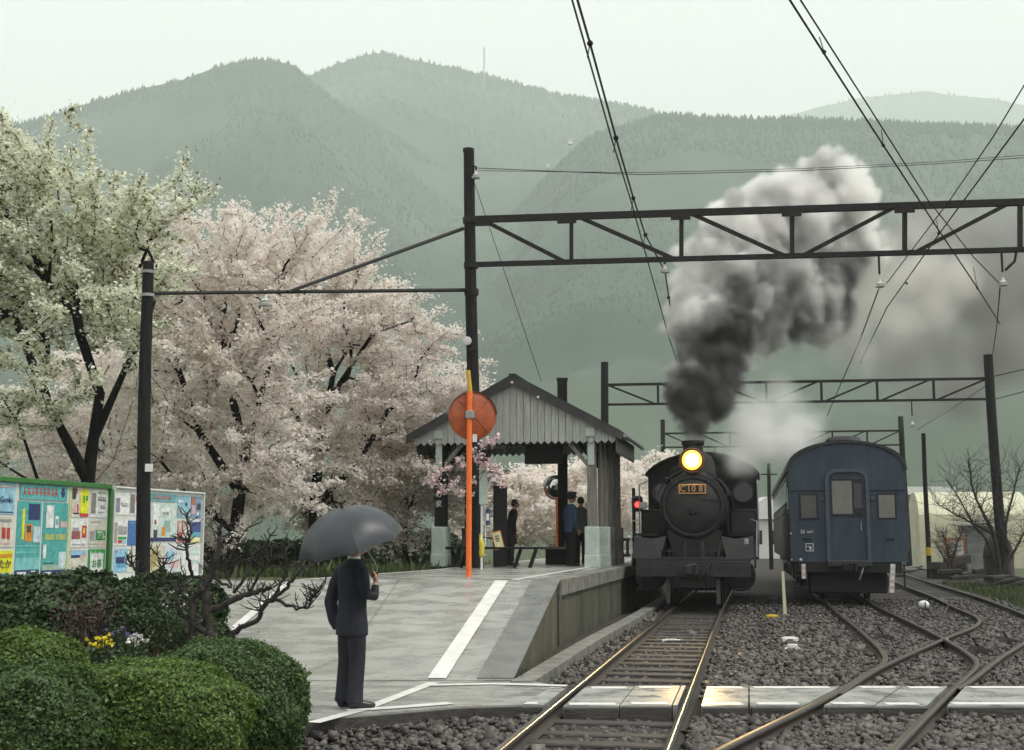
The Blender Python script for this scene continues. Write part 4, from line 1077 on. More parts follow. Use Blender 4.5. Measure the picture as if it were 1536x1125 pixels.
for s, mm in ((-1, 'dark_glass'), (1, 'dim_glass')):
    wn = MB().b2((s * 0.94 - 0.23, -0.02, 2.02), (s * 0.94 + 0.23, 0.0, 2.66)).build('end_window', BS, CO)
    MB().b2((s * 0.94 - 0.19, -0.026, 2.06), (s * 0.94 + 0.19, -0.02, 2.62), ch=0.004).build('pane', MT[mm] if s > 0 else flat((0.06, 0.055, 0.05), 0.15), wn)
    MB().b2((s * 0.62 - 0.05, -0.05, 2.5), (s * 0.62 + 0.05, 0.0, 2.58)).build('frame_lug', MT['coach_frame'], CO)
    MB().tube([(s * 1.0 - 0.09, -0.01, 1.56), (s * 1.0 - 0.08, -0.06, 1.54), (s * 1.0 + 0.08, -0.06, 1.54), (s * 1.0 + 0.09, -0.01, 1.56)], 0.02, 6).build('lamp_iron', KD, CO)
MB().b2((-hw + 0.03, -0.015, 2.72), (hw - 0.03, 0.0, 2.75)).build('seam_strip', BS, CO)
# painted marks on the end
mk = text(CO, 'SS', 0.12, MT['line_worn']); mk.location = (-1.10, -0.006, 1.72)
mk = text(CO, 'uur', 0.12, MT['line_worn']); mk.location = (-0.92, -0.006, 1.73)
bx_ = MB()
for a_, b_ in (((-1.04, 1.24), (-0.85, 1.255)), ((-1.04, 1.42), (-0.85, 1.435)), ((-1.04, 1.255), (-1.025, 1.42)), ((-0.865, 1.255), (-0.85, 1.42)), ((-1.0, 1.35), (-0.94, 1.365)), ((-0.95, 1.28), (-0.9, 1.36))):
    bx_.b2((a_[0], -0.006, a_[1]), (b_[0], 0.0, b_[1]))
bx_.build('inspection_mark', MT['line_worn'], CO)
MB().ball((-1.17, -0.03, 1.03), 0.04, 8, 6).build('tail_lamp', MT['porcelain'], CO)
for x in (-hw + 0.02,): 
    for z in (1.03, 1.68): MB().ball((x, -0.01, z), 0.022, 6, 5).build('bolt', MT['porcelain'], CO)
# underframe
MB().b2((-1.25, 0.02, 0.72), (1.25, 0.14, 0.98), ch=0.01).build('end_beam', KD, CO)
MB().b2((-1.2, 0.14, 0.75), (1.2, L_ - 0.2, 0.97)).build('underframe', KD, CO)
cp = MB().b2((-0.11, -0.36, 0.72), (0.11, 0.05, 0.98), ch=0.03); cp.b2((-0.2, -0.46, 0.76), (-0.04, -0.3, 0.96), ch=0.03).b2((0.06, -0.44, 0.74), (0.15, -0.3, 0.98), ch=0.03)
cp.build('coupler', K, CO)
MB().tube([(0.35, -0.03, 0.9), (0.28, -0.12, 0.72), (0.22, -0.08, 0.55)], 0.022, 6).build('air_hose', MT['grey_metal'], CO)
for s in (-1, 1):
    st = MB().bar((s * 1.02, 0.05, 0.95), (s * 1.02, 0.05, 0.35), 0.04).bar((s * 1.3, 0.05, 0.95), (s * 1.3, 0.05, 0.35), 0.04)
    st.b2((s * 0.98, -0.02, 0.33), (s * 1.34, 0.2, 0.37)).b2((s * 0.98, -0.02, 0.62), (s * 1.34, 0.2, 0.66)); st.build('step', KD, CO)
for y in (2.0, 4.4, L_ - 4.4, L_ - 2.0):
    for s in (-1, 1):
        wl = MB().lathe((s * 0.56, y, 0.43), (s, 0, 0), [(-0.06, 0.40), (-0.05, 0.46), (-0.03, 0.46), (-0.025, 0.43), (0.07, 0.43), (0.075, 0.35), (0.04, 0.3), (0.06, 0.05)], 24).build('wheel', KD, CO, auto=35)
    MB().cyl((-0.6, y, 0.43), (0.6, y, 0.43), 0.07, 8).build('axle', KD, CO)
for y in (3.2, L_ - 3.2):
    for s in (-1, 1):
        bg_ = MB().b2((s * 0.95, y - 1.7, 0.42), (s * 1.05, y + 1.7, 0.62), ch=0.02)
        for q in (-1.2, 1.2): bg_.b2((s * 0.92, y + q - 0.18, 0.28), (s * 1.12, y + q + 0.18, 0.6), ch=0.03)
        bg_.build('bogie_side', KD, CO)
    MB().b2((-0.9, y - 0.3, 0.35), (0.9, y + 0.3, 0.72)).build('bolster', KD, CO)
for y in (7.5, 11): MB().b2((-1.1, y, 0.3), (1.1, y + 1.8, 0.75), ch=0.03).build('equipment_box', KD, CO)
MB().b2((-0.95, 0.5, 0.2), (0.95, 1.5, 0.72), ch=0.03).build('brake_rigging', KD, CO)

def plate(label, x0, y0, x1, y1, Y, tilt, glyph):
    a, b_ = at(x0, y0, Y), at(x1, y1, Y); c = (a + b_) / 2; wd, ht = abs(b_.x - a.x), abs(a.z - b_.z)
    o = empty('tail_plate', c, 0, label, 'plate', 'white tail plates hung on the coach'); o.rotation_euler = (0, tilt, HEAD)
    MB().b2((-wd / 2, -0.006, -ht / 2), (wd / 2, 0.006, ht / 2)).build('plate_board', MT['white_paint'], o)
    MB().tube([(0, 0, ht / 2), (0, 0.05, ht / 2 + 0.06)], 0.01, 6).build('hook', MT['black_steel'], o)
    fr_ = MB()
    for s in (-1, 1): fr_.b2((s * (wd / 2 - 0.012) - 0.005, -0.009, -ht / 2 + 0.01), (s * (wd / 2 - 0.012) + 0.005, -0.006, ht / 2 - 0.01))
    fr_.build('plate_border', flat((0.25, 0.25, 0.25)), o)
    for k, (ch, m_) in enumerate(glyph):
        t = text(o, ch, wd * 0.78, m_); t.location = (0, -0.008, ht / 2 - (k + 0.7) * ht / (len(glyph) + 0.4))
RD = flat((0.55, 0.08, 0.05)); GK = flat((0.12, 0.13, 0.13))
plate('short white plate with red characters hung below the coach corner mark', 1202, 846, 1209, 868, 30.6, 0.0, [('回', RD), ('送', RD)])
plate('long tilted white plate with grey and red characters hung under the coach', 1334, 846, 1343, 889, 30.45, 0.08, [('止', GK), ('手', GK), ('留', RD), ('車', RD)])

# ================================================================== trees and plants
def petals(P, size, flatz=0.5, nrm=None, jit=1.0, asp=1.0):
    """small four-cornered bent petals at points P"""
    P = np.asarray(P); N = len(P)
    d = rng.normal(size=(N, 3))
    if nrm is not None: d = nrm + jit * d
    else: d[:, 2] = np.abs(d[:, 2]) * 1.0 + flatz
    d /= np.linalg.norm(d, axis=1, keepdims=True)
    a = rng.normal(size=(N, 3)); u = np.cross(d, a); u /= np.linalg.norm(u, axis=1, keepdims=True) + 1e-9
    v = np.cross(d, u)
    s = (size * rng.lognormal(0, 0.3, (N, 1)))
    V = np.stack([P + u * s * asp, P + v * s * 0.75 + d * s * 0.25, P - u * s * asp, P - v * s * 0.75 + d * s * 0.25], 1)
    Fc = np.arange(N * 4).reshape(N, 4)
    return V.reshape(-1, 3), Fc
def grow(trunks, pts, bias=0.35, jit=0.12):
    """joins scattered points to the growing branch skeleton; returns nodes, parents"""
    nodes = []; par = []; plen = []
    forks = []
    for tr_ in trunks:
        last = -1
        for k, p in enumerate(tr_):
            p = np.array(p, float)
            if k == 0 and nodes:
                dd = [np.linalg.norm(np.array(q) - p) for q in nodes]; last = int(np.argmin(dd))
                if dd[last] < 1e-3: continue
            nodes.append(p); par.append(last); plen.append(0 if last < 0 else plen[last] + np.linalg.norm(p - nodes[last])); last = len(nodes) - 1
    nt0 = len(nodes)
    c = nodes[min(2, nt0 - 1)]
    order = np.argsort([min(np.linalg.norm(np.array(q) - p) for q in nodes) for p in pts])
    A = np.zeros((len(pts) * 3 + nt0, 3)); A[:nt0] = np.array(nodes); Lg = np.zeros(len(A)); Lg[:nt0] = plen
    n = nt0; lo = 1
    for i in order:
        p = np.array(pts[i])
        d = np.linalg.norm(A[lo:n] - p, axis=1) + bias * Lg[lo:n]
        j = lo + int(np.argmin(d)); dist = np.linalg.norm(A[j] - p)
        steps = 2 if dist > 0.5 else 1
        prev = j; st = A[j].copy()
        for s_ in range(1, steps + 1):
            q = st + (p - st) * s_ / steps
            if s_ < steps: q = q + rng.normal(0, jit, 3) * dist + np.array([0, 0, 0.08 * dist])
            A[n] = q; par.append(prev); Lg[n] = Lg[prev] + np.linalg.norm(q - A[prev]); prev = n; n += 1
    return A[:n], np.array(par), nt0
def branch_mesh(name, A, par, nt0, r_tip, r_max, m, parent, pw=0.45):
    n = len(A); cnt = np.zeros(n); ch = np.zeros(n, int)
    for i in range(n):
        if par[i] >= 0: ch[par[i]] += 1
    cnt[ch == 0] = 1
    for i in range(n - 1, -1, -1):
        if par[i] >= 0: cnt[par[i]] += cnt[i]
    rad = np.minimum(r_tip * cnt ** pw, r_max)
    V = []; Fc = []
    for i in range(n):
        j = par[i]
        if j < 0: continue
        a, b_ = A[j], A[i]; d = b_ - a; L = np.linalg.norm(d)
        if L < 1e-5: continue
        d = d / L; u = np.cross(d, [0.3, 0.5, 0.81]); u /= np.linalg.norm(u); v = np.cross(d, u)
        k = 7 if rad[i] > 0.05 else (5 if rad[i] > 0.015 else 3)
        ra = min(rad[j], rad[i] * 1.5); rb_ = rad[i]
        base = len(V)
        ext = d * rb_ * 0.4
        for q in range(k):
            an = 2 * math.pi * q / k; w_ = u * math.cos(an) + v * math.sin(an)
            V.append(a - ext + w_ * ra); V.append(b_ + ext + w_ * rb_)
        for q in range(k):
            Fc.append((base + 2 * q, base + 2 * ((q + 1) % k), base + 2 * ((q + 1) % k) + 1, base + 2 * q + 1))
    o = npmesh(name, V, Fc, m, parent, smooth=True)
    return o, rad, cnt
def lobe_pts(lobes, n, shell=0.6, hub=None, spray=0.0):
    wts = np.array([l[6] if len(l) > 6 else l[3] * l[4] * l[5] for l in lobes]); wts = wts / wts.sum()
    P = []
    for l, wq in zip(lobes, wts):
        k = int(n * wq) + 1
        d = rng.normal(size=(k, 3)); d /= np.linalg.norm(d, axis=1, keepdims=True)
        r = rng.random((k, 1)) ** (1 / 3); r = np.where(rng.random((k, 1)) < shell, 0.72 + 0.28 * rng.random((k, 1)), r)
        C = np.array(l[:3]) + d * r * np.array(l[3:6]) * 0.9
        if spray:
            k6 = max(3, k // 6); C = C[:k6]
            out = C - hub; out[:, 2] *= 0.25; out /= np.linalg.norm(out, axis=1, keepdims=True) + 1e-6
            out = out + rng.normal(0, 0.45, (k6, 3)) * np.array([1, 1, 0.4]) + np.array([0.12, 0, 0.06]); out /= np.linalg.norm(out, axis=1, keepdims=True)
            Ls = rng.uniform(0.55, 1.35, (k6, 1)) * spray
            for s_ in np.linspace(-0.5, 0.75, 6):
                bow = np.array([0, 0, -0.22]) * (max(s_, 0) ** 2) * Ls
                P.append(C + out * Ls * s_ + bow + rng.normal(0, 0.05, (k6, 3)))
        else: P.append(C)
    return np.concatenate(P)
def cherry(label, base, trunks, lobes, n_pts, n_pet, size, bm_='blossom_pink', r_max=0.2, r_tip=0.006, leaf=0, sig=0.07, barkm='bark', fill=0.15, group='cherry trees in blossom', bias=0.3, name='cherry_tree', spray=1.0):
    o = empty(name, base, 0, label, 'tree', group)
    bs = np.array(base)
    hub = np.array(trunks[0][min(3, len(trunks[0]) - 1)])
    pts = lobe_pts(lobes, n_pts, hub=hub, spray=spray) - bs
    A, par, nt0 = grow([[np.array(p) - bs for p in t] for t in trunks], pts, bias)
    tk_, rad, cnt = branch_mesh('trunk', A, par, nt0, r_tip, r_max, MT[barkm], o)
    ok = np.where((par >= 0) & (cnt < 14) & (np.arange(len(A)) >= nt0))[0]
    Lg = np.linalg.norm(A[ok] - A[par[ok]], axis=1); pr = Lg / Lg.sum()
    n1 = int(n_pet * (1 - fill))
    e = rng.choice(ok, n1, p=pr); t = rng.random((n1, 1)) ** 0.8
    # blossoms sit in tight clusters along the twigs
    t = np.round(t * 5) / 5 + rng.normal(0, 0.03, (n1, 1))
    P = A[par[e]] * (1 - t) + A[e] * t + rng.normal(0, sig, (n1, 3)) * np.array([1, 1, 0.8])
    tips = A[ok]
    n2 = n_pet - n1
    P2 = tips[rng.integers(0, len(tips), n2)] + rng.normal(0, sig * 2.2, (n2, 3)) * np.array([1.2, 1.2, 0.6])
    P = np.concatenate([P, P2])
    V, Fc = petals(P, size)
    mats = [MT[bm_]]
    mi = None
    if leaf:
        mats.append(MT['young_leaf']); mi = (rng.random(len(Fc)) < leaf).astype(int)
    npmesh('crown', V, Fc, mats, o, mi=mi)
    return o
def lobe(x, y, Y, rx, ry, depth, wt=None):       # ellipsoid seen at photo (x,y) with pixel radii
    c = at(x, y, Y); k = Y / F
    l = [c.x, c.y, c.z, rx * k, depth, ry * k]
    return l + ([wt] if wt else [])
def tp(x, y, Y): return tuple(at(x, y, Y))
# white flowering tree with young leaves, behind the poster boards
Y = 21.5
cherry('white flowering cherry with young bronze leaves behind the green framed poster board', tuple(at(125, 905, Y)),
       [[tp(125, 905, Y), tp(128, 800, Y), tp(132, 720, Y), tp(140, 660, Y), tp(150, 590, Y), tp(120, 500, Y - 0.5)],
        [tp(140, 660, Y), tp(185, 560, Y), tp(205, 520, Y), tp(240, 430, Y)],
        [tp(128, 740, Y), tp(170, 690, Y + .3), tp(200, 600, Y + .6)],
        [tp(132, 720, Y), tp(90, 640, Y - .3), tp(55, 560, Y - .8), tp(20, 470, Y - 1)],
        [tp(128, 790, Y), tp(60, 730, Y - .5), tp(10, 700, Y - 1)],
        [tp(60, 730, Y - .5), tp(30, 640, Y - 1), tp(-20, 560, Y - 1)]],
       [lobe(60, 300, Y, 120, 110, 2.0), lobe(150, 330, Y, 110, 80, 1.8), lobe(10, 420, Y, 150, 100, 2.2), lobe(180, 420, Y, 90, 80, 1.8), lobe(120, 470, Y - .8, 120, 55, 1.4), lobe(20, 225, Y, 60, 45, 1.2), lobe(-60, 300, Y, 120, 160, 2), lobe(20, 560, Y - 1, 70, 80, 1.2), lobe(215, 310, Y, 60, 40, 1.2), lobe(200, 500, Y - .5, 80, 30, 1.2), lobe(110, 590, Y - 1.2, 70, 30, 0.8), lobe(-10, 650, Y - 1, 60, 50, 1)],
       1700, 76000, 0.034, 'blossom_white', r_max=0.16, r_tip=0.0072, leaf=0.14, sig=0.06)
# big pink cherries along the platform
Y = 30.2
cherry('large pink cherry whose boughs reach over the ramp toward the tall mast', tuple(at(470, 868, Y)),
       [[tp(470, 868, Y), tp(472, 760, Y), tp(478, 680, Y), tp(488, 620, Y), tp(500, 560, Y), tp(470, 450, Y)],
        [tp(488, 620, Y), tp(510, 575, Y), tp(560, 500, Y - .5), tp(620, 480, Y - .6)],
        [tp(478, 680, Y), tp(430, 600, Y), tp(390, 500, Y)],
        [tp(472, 760, Y), tp(540, 690, Y - .3), tp(580, 620, Y - .5), tp(640, 570, Y - .8)],
        [tp(472, 750, Y), tp(420, 720, Y - .5), tp(380, 690, Y - 1)]],
       [lobe(450, 395, Y, 95, 55, 2.2), lobe(480, 470, Y, 140, 80, 2.4), lobe(560, 500, Y, 110, 70, 2.0), lobe(610, 540, Y, 80, 60, 1.6), lobe(655, 505, Y - .3, 40, 24, 1.0), lobe(680, 560, Y + 1, 40, 25, 1.0), lobe(560, 610, Y, 110, 60, 2.0), lobe(430, 590, Y, 110, 90, 2.4), lobe(520, 720, Y + .5, 110, 70, 2.0), lobe(500, 355, Y, 40, 28, 1.2), lobe(560, 425, Y, 45, 22, 1.0), lobe(640, 620, Y + 1, 50, 60, 1.2), lobe(400, 730, Y, 90, 60, 1.8), lobe(600, 690, Y, 90, 50, 1.6), lobe(540, 780, Y + 1, 120, 30, 1.6), lobe(520, 400, Y, 50, 40, 1.4), lobe(590, 470, Y, 60, 30, 1.4)],
       2200, 92000, 0.037, r_max=0.2, r_tip=0.0072, sig=0.065)
Y = 26
cherry('pink cherry with the tallest rounded crown beside the white flowering tree', tuple(at(345, 880, Y)),
       [[tp(345, 880, Y), tp(352, 800, Y), tp(360, 740, Y), tp(368, 680, Y), tp(345, 580, Y), tp(330, 480, Y)],
        [tp(368, 680, Y), tp(390, 600, Y), tp(410, 520, Y), tp(420, 430, Y)],
        [tp(360, 740, Y), tp(300, 650, Y), tp(270, 560, Y), tp(250, 470, Y)],
        [tp(352, 800, Y), tp(280, 740, Y - .5), tp(240, 690, Y - .5)]],
       [lobe(330, 385, Y, 135, 60, 2.2), lobe(410, 365, Y, 75, 40, 1.6), lobe(300, 450, Y, 140, 80, 2.4), lobe(400, 480, Y, 110, 70, 2.0), lobe(280, 560, Y, 110, 80, 2.2), lobe(380, 590, Y, 100, 70, 2.0), lobe(235, 350, Y, 45, 45, 1.4), lobe(300, 680, Y, 120, 70, 2.0), lobe(420, 690, Y, 60, 70, 1.5), lobe(330, 770, Y + .5, 110, 35, 1.6), lobe(455, 355, Y, 60, 28, 1.3), lobe(230, 480, Y, 60, 60, 1.4)],
       2000, 80000, 0.037, r_max=0.19, r_tip=0.0072, sig=0.065)
Y = 33
cherry('pink cherry with drooping boughs just behind the shelter eave', tuple(at(610, 850, Y)),
       [[tp(610, 850, Y), tp(606, 780, Y), tp(612, 720, Y), tp(600, 650, Y), tp(590, 580, Y)],
        [tp(606, 770, Y), tp(570, 700, Y), tp(540, 640, Y)], [tp(612, 720, Y), tp(660, 660, Y), tp(690, 600, Y)]],
       [lobe(620, 590, Y, 100, 50, 2.0), lobe(690, 600, Y, 60, 35, 1.5), lobe(560, 640, Y, 100, 60, 2.0), lobe(640, 680, Y, 90, 55, 2.0), lobe(580, 740, Y, 90, 50, 2.0), lobe(670, 740, Y, 60, 50, 1.6)],
       1300, 52000, 0.039, r_max=0.16, r_tip=0.006, sig=0.1)
Y = 30
cherry('pink cherry filling the gap behind the white boards and short pole', tuple(at(230, 885, Y)),
       [[tp(230, 885, Y), tp(232, 800, Y), tp(240, 720, Y), tp(225, 620, Y)], [tp(240, 720, Y), tp(280, 640, Y), tp(300, 580, Y)], [tp(232, 800, Y), tp(170, 700, Y), tp(140, 620, Y)]],
       [lobe(230, 560, Y, 140, 80, 2.2), lobe(120, 600, Y, 110, 90, 2.2), lobe(280, 690, Y, 120, 70, 2.2), lobe(160, 720, Y, 120, 60, 2.0), lobe(20, 680, Y, 120, 80, 2.2), lobe(220, 790, Y, 160, 40, 2.0)],
       1300, 58000, 0.039, r_max=0.16, r_tip=0.006, sig=0.1)
far = [(745, 850, 52, 700, 765, 85), (830, 850, 55, 690, 765, 95), (905, 848, 50, 690, 760, 70), (975, 846, 56, 685, 750, 80)]
for k, (x, yb, Y, yt, ym, rx) in enumerate(far):
    cherry(['pink cherry seen through the open shelter beyond the black pillar', 'pink cherry seen through the shelter behind the round grey mirror', 'pink cherry beyond the slatted side of the shelter', 'pink cherry beyond the shelter beside the red signal'][k], tuple(at(x, yb, Y)),
           [[tp(x, yb, Y), tp(x + 4, yb - 40, Y), tp(x, yb - 70, Y), tp(x - 10, yt + 30, Y)], [tp(x, yb - 60, Y), tp(x + 40, yt + 30, Y)]],
           [lobe(x, yt + 25, Y, rx * 0.8, 30, 2), lobe(x - 30, ym - 20, Y, rx * 0.7, 35, 2), lobe(x + 35, ym - 15, Y, rx * 0.7, 40, 2), lobe(x, ym + 25, Y, rx, 30, 2.2)], 320, 15000, 0.075, r_max=0.16, r_tip=0.008, sig=0.15)

# rounded shrubs
def bush(label, c, r, n, size, lm, name='clipped_bush', grp='clipped bushes', e=2.5, lump=0.11, group=True, jit=0.7):
    o = empty(name, (c[0], c[1], c[2] - r[2]), 0, label, 'bush', grp)
    d = rng.normal(size=(n, 3)); d /= np.linalg.norm(d, axis=1, keepdims=True)
    k = (np.abs(d) ** e).sum(1) ** (-1 / e)
    lp_ = np.array([1 + lump * mnoise.fractal(Vector((q[0] * 2.3 + c[0], q[1] * 2.3, q[2] * 2.3)), 0.8, 2, 3) for q in d])
    depth = 1 - np.abs(rng.normal(0, 0.05, n)) + rng.exponential(0.012, n)
    P = d * (k * lp_ * depth)[:, None] * np.array(r) + np.array([0, 0, r[2]])
    keep = P[:, 2] > -0.02
    nrm = d / np.array(r); nrm /= np.linalg.norm(nrm, axis=1, keepdims=True)
    nrm[:, 2] += 0.35
    V, Fc = petals(P[keep], size, nrm=nrm[keep], jit=jit, asp=1.35)
    npmesh('foliage', V, Fc, MT[lm], o)
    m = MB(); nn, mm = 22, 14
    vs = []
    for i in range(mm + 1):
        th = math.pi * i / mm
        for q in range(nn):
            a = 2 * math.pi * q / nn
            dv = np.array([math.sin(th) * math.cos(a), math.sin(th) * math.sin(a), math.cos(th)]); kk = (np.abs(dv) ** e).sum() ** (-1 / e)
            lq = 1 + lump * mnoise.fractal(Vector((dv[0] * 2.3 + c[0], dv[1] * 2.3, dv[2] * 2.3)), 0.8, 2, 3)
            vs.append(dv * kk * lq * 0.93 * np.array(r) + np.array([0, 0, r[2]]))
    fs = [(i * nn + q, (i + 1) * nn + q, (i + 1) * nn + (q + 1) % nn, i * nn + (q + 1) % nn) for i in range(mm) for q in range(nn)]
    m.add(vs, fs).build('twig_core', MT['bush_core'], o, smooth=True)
    return o
def bpx(x, yt, rx, Y, z0=0.0, dep=None):
    k = Y / F; t = at(x, yt, Y - 0.2); h = t.z - z0
    return (at(x, yt, Y).x, Y, z0 + h / 2), (rx * k, dep or rx * k, h / 2)
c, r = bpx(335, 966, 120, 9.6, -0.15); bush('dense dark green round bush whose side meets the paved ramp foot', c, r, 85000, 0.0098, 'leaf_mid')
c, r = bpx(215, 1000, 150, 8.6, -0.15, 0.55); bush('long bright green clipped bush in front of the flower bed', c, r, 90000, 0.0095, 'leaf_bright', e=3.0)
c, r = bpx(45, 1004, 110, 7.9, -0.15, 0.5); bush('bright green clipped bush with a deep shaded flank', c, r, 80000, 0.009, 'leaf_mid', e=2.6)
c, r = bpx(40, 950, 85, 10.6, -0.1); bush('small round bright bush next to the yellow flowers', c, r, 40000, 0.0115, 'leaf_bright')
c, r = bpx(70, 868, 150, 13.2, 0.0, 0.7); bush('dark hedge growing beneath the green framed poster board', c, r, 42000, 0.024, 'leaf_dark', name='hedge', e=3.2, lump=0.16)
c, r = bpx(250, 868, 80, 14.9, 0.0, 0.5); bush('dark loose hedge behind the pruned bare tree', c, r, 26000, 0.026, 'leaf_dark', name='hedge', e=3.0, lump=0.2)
for k, (x, yb, yt, rx, Y) in enumerate(((612, 846, 800, 20, 38), (655, 843, 796, 18, 41), (975, 838, 800, 18, 46))):
    z0 = at(x, yb, Y).z
    c, r = bpx(x, yt, rx, Y, z0); bush(['dark ball shaped bush on the grass behind the bench', 'dark bush on the grass close to the shelter post', 'dark bush beside the fence near the signal'][k], c, r, 5000, 0.06, 'leaf_dark', grp='bushes behind the platform', lump=0.15)

for k, (x0, x1, yt, yb, Y) in enumerate(((300, 470, 815, 865, 34), (440, 600, 808, 858, 37), (560, 700, 805, 852, 40), (-60, 330, 800, 880, 31))):
    z0 = at((x0 + x1) / 2, yb, Y).z - 0.3; zt = at((x0 + x1) / 2, yt, Y).z; kx = Y / F
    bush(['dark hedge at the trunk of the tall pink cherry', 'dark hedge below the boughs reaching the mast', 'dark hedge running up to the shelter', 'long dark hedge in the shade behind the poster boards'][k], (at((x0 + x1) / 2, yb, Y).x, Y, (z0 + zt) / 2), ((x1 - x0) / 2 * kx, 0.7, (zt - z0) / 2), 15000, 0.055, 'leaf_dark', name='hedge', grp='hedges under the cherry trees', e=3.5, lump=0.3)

# flowers in the bed
def flower_clump(label, x, y, Y, n, spread, pm, size, name='flowers', stem=0.25):
    c = at(x, y, Y); o = empty(name, (c.x, c.y, c.z - stem), 0, label, 'flowers', 'flowers in the bed')
    P = rng.normal(0, 1, (n, 3)) * np.array([spread, spread, spread * 0.55]) + np.array([0, 0, stem])
    Q = np.repeat(P, 7, 0) + rng.normal(0, size * 0.6, (n * 7, 3))
    V, Fc = petals(Q, size); npmesh('blossom', V, Fc, MT[pm], o)
    b = MB()
    for p in P: b.tube([(p[0] * 0.5, p[1] * 0.5, -0.05), tuple(p)], 0.004, 3)
    b.build('stem', MT['leaf_dark'], o)
    L_p = rng.normal(0, 1, (n * 14, 3)) * np.array([spread * 1.2, spread * 1.2, stem * 0.3]) + np.array([0, 0, stem * 0.4])
    V, Fc = petals(L_p, 0.018); npmesh('leaves', V, Fc, MT['leaf_dark'], o)
flower_clump('cluster of bright yellow flowers in the dark bed', 155, 963, 11.2, 24, 0.07, 'petal_yellow', 0.013)
flower_clump('small white flowers beside the foot of the short pole', 206, 960, 11.6, 10, 0.05, 'petal_white', 0.018)
flower_clump('dark purple flowers between the yellow and white ones', 182, 955, 11.8, 22, 0.09, 'petal_purple', 0.014)
flower_clump('tiny white blossoms scattered on the dark shrub', 270, 905, 13.6, 40, 0.2, 'petal_white', 0.009, stem=0.35)
def shrub_dark(label, x, y, Y, w_, h_, n, m, stems=16):
    c = at(x, y, Y); o = empty('dark_shrub', c, 0, label, 'shrub', 'loose shrubs in the bed')
    b = MB(); tips = []
    for k in range(stems):
        a = random.uniform(-1, 1) * w_; d = random.uniform(-0.5, 0.5) * w_; hh = h_ * random.uniform(0.6, 1.05)
        pt = [(a * 0.25, d * 0.25, -0.15), (a * 0.6, d * 0.6, hh * 0.5), (a, d, hh)]
        b.tube(pt, [0.008, 0.006, 0.003], 4); tips += pt[1:]
    b.build('stem', MT['stem_red'], o)
    tips = np.array(tips); P = tips[rng.integers(0, len(tips), n)] + rng.normal(0, 0.07, (n, 3))
    V, Fc = petals(P, 0.016); npmesh('leaves', V, Fc, MT[m], o)
shrub_dark('reddish leafless shrub in front of the dark hedge', 130, 965, 11.9, 0.28, 0.45, 700, 'stem_red')
shrub_dark('dark leafy shrub with pale dots behind the flower clumps', 185, 935, 12.8, 0.3, 0.35, 2200, 'leaf_dark')
shrub_dark('low dark undergrowth plant at the foot of the short pole', 225, 965, 12.4, 0.3, 0.25, 1800, 'leaf_dark')
shrub_dark('low leafy plant in the corner between pole and ramp', 262, 968, 12.9, 0.22, 0.2, 900, 'leaf_dark')

# pruned bare tree beside the ramp
def bare(label, base, paths, twigs, r0, m, name='bare_tree', twig_len=0.3, seed=3, budm=None, cat='tree'):
    rr = random.Random(seed); o = empty(name, base, 0, label, cat); bs = Vector(base)
    b = MB(); ends = []
    for (pts_, ra, rb_) in paths:
        Q = catmull([Vector(p) - bs for p in pts_], 5)
        Q = [q + Vector((rr.gauss(0, 0.008), rr.gauss(0, 0.01), rr.gauss(0, 0.008))) for q in Q]
        b.tube(Q, [0.8 * ra + 0.8 * (rb_ - ra) * k / (len(Q) - 1) * 1.0 + (0.15 * ra * rr.random() if ra > 0.015 else 0) for k in range(len(Q))], 7)
        ends += Q[len(Q) // 3:]
    b.build('trunk', MT[m], o, smooth=True)
    t = MB()
    for k in range(twigs):
        p = rr.choice(ends); d = Vector((rr.gauss(0, 1), rr.gauss(0, 0.8), rr.uniform(-0.1, 1.5))).normalized(); L = twig_len * rr.uniform(0.3, 1)
        mid = p + d * L * 0.5 + Vector((rr.gauss(0, 0.03), rr.gauss(0, 0.03), 0))
        e_ = mid + (d + Vector((rr.gauss(0, .4), rr.gauss(0, .3), 0.3))).normalized() * L * 0.5
        t.tube([p, mid, e_], [0.008, 0.006, 0.0035], 4)
        if rr.random() < 0.6: t.tube([mid, mid + Vector((rr.gauss(0, 1), rr.gauss(0, 1), 0.9)).normalized() * L * 0.4], [0.005, 0.003], 3)
    t.build('twigs', MT[m], o)
    return o
def BP(x, y, dy=0.0): return at(x, y, 12.6 + dy)
base = BP(318, 985)
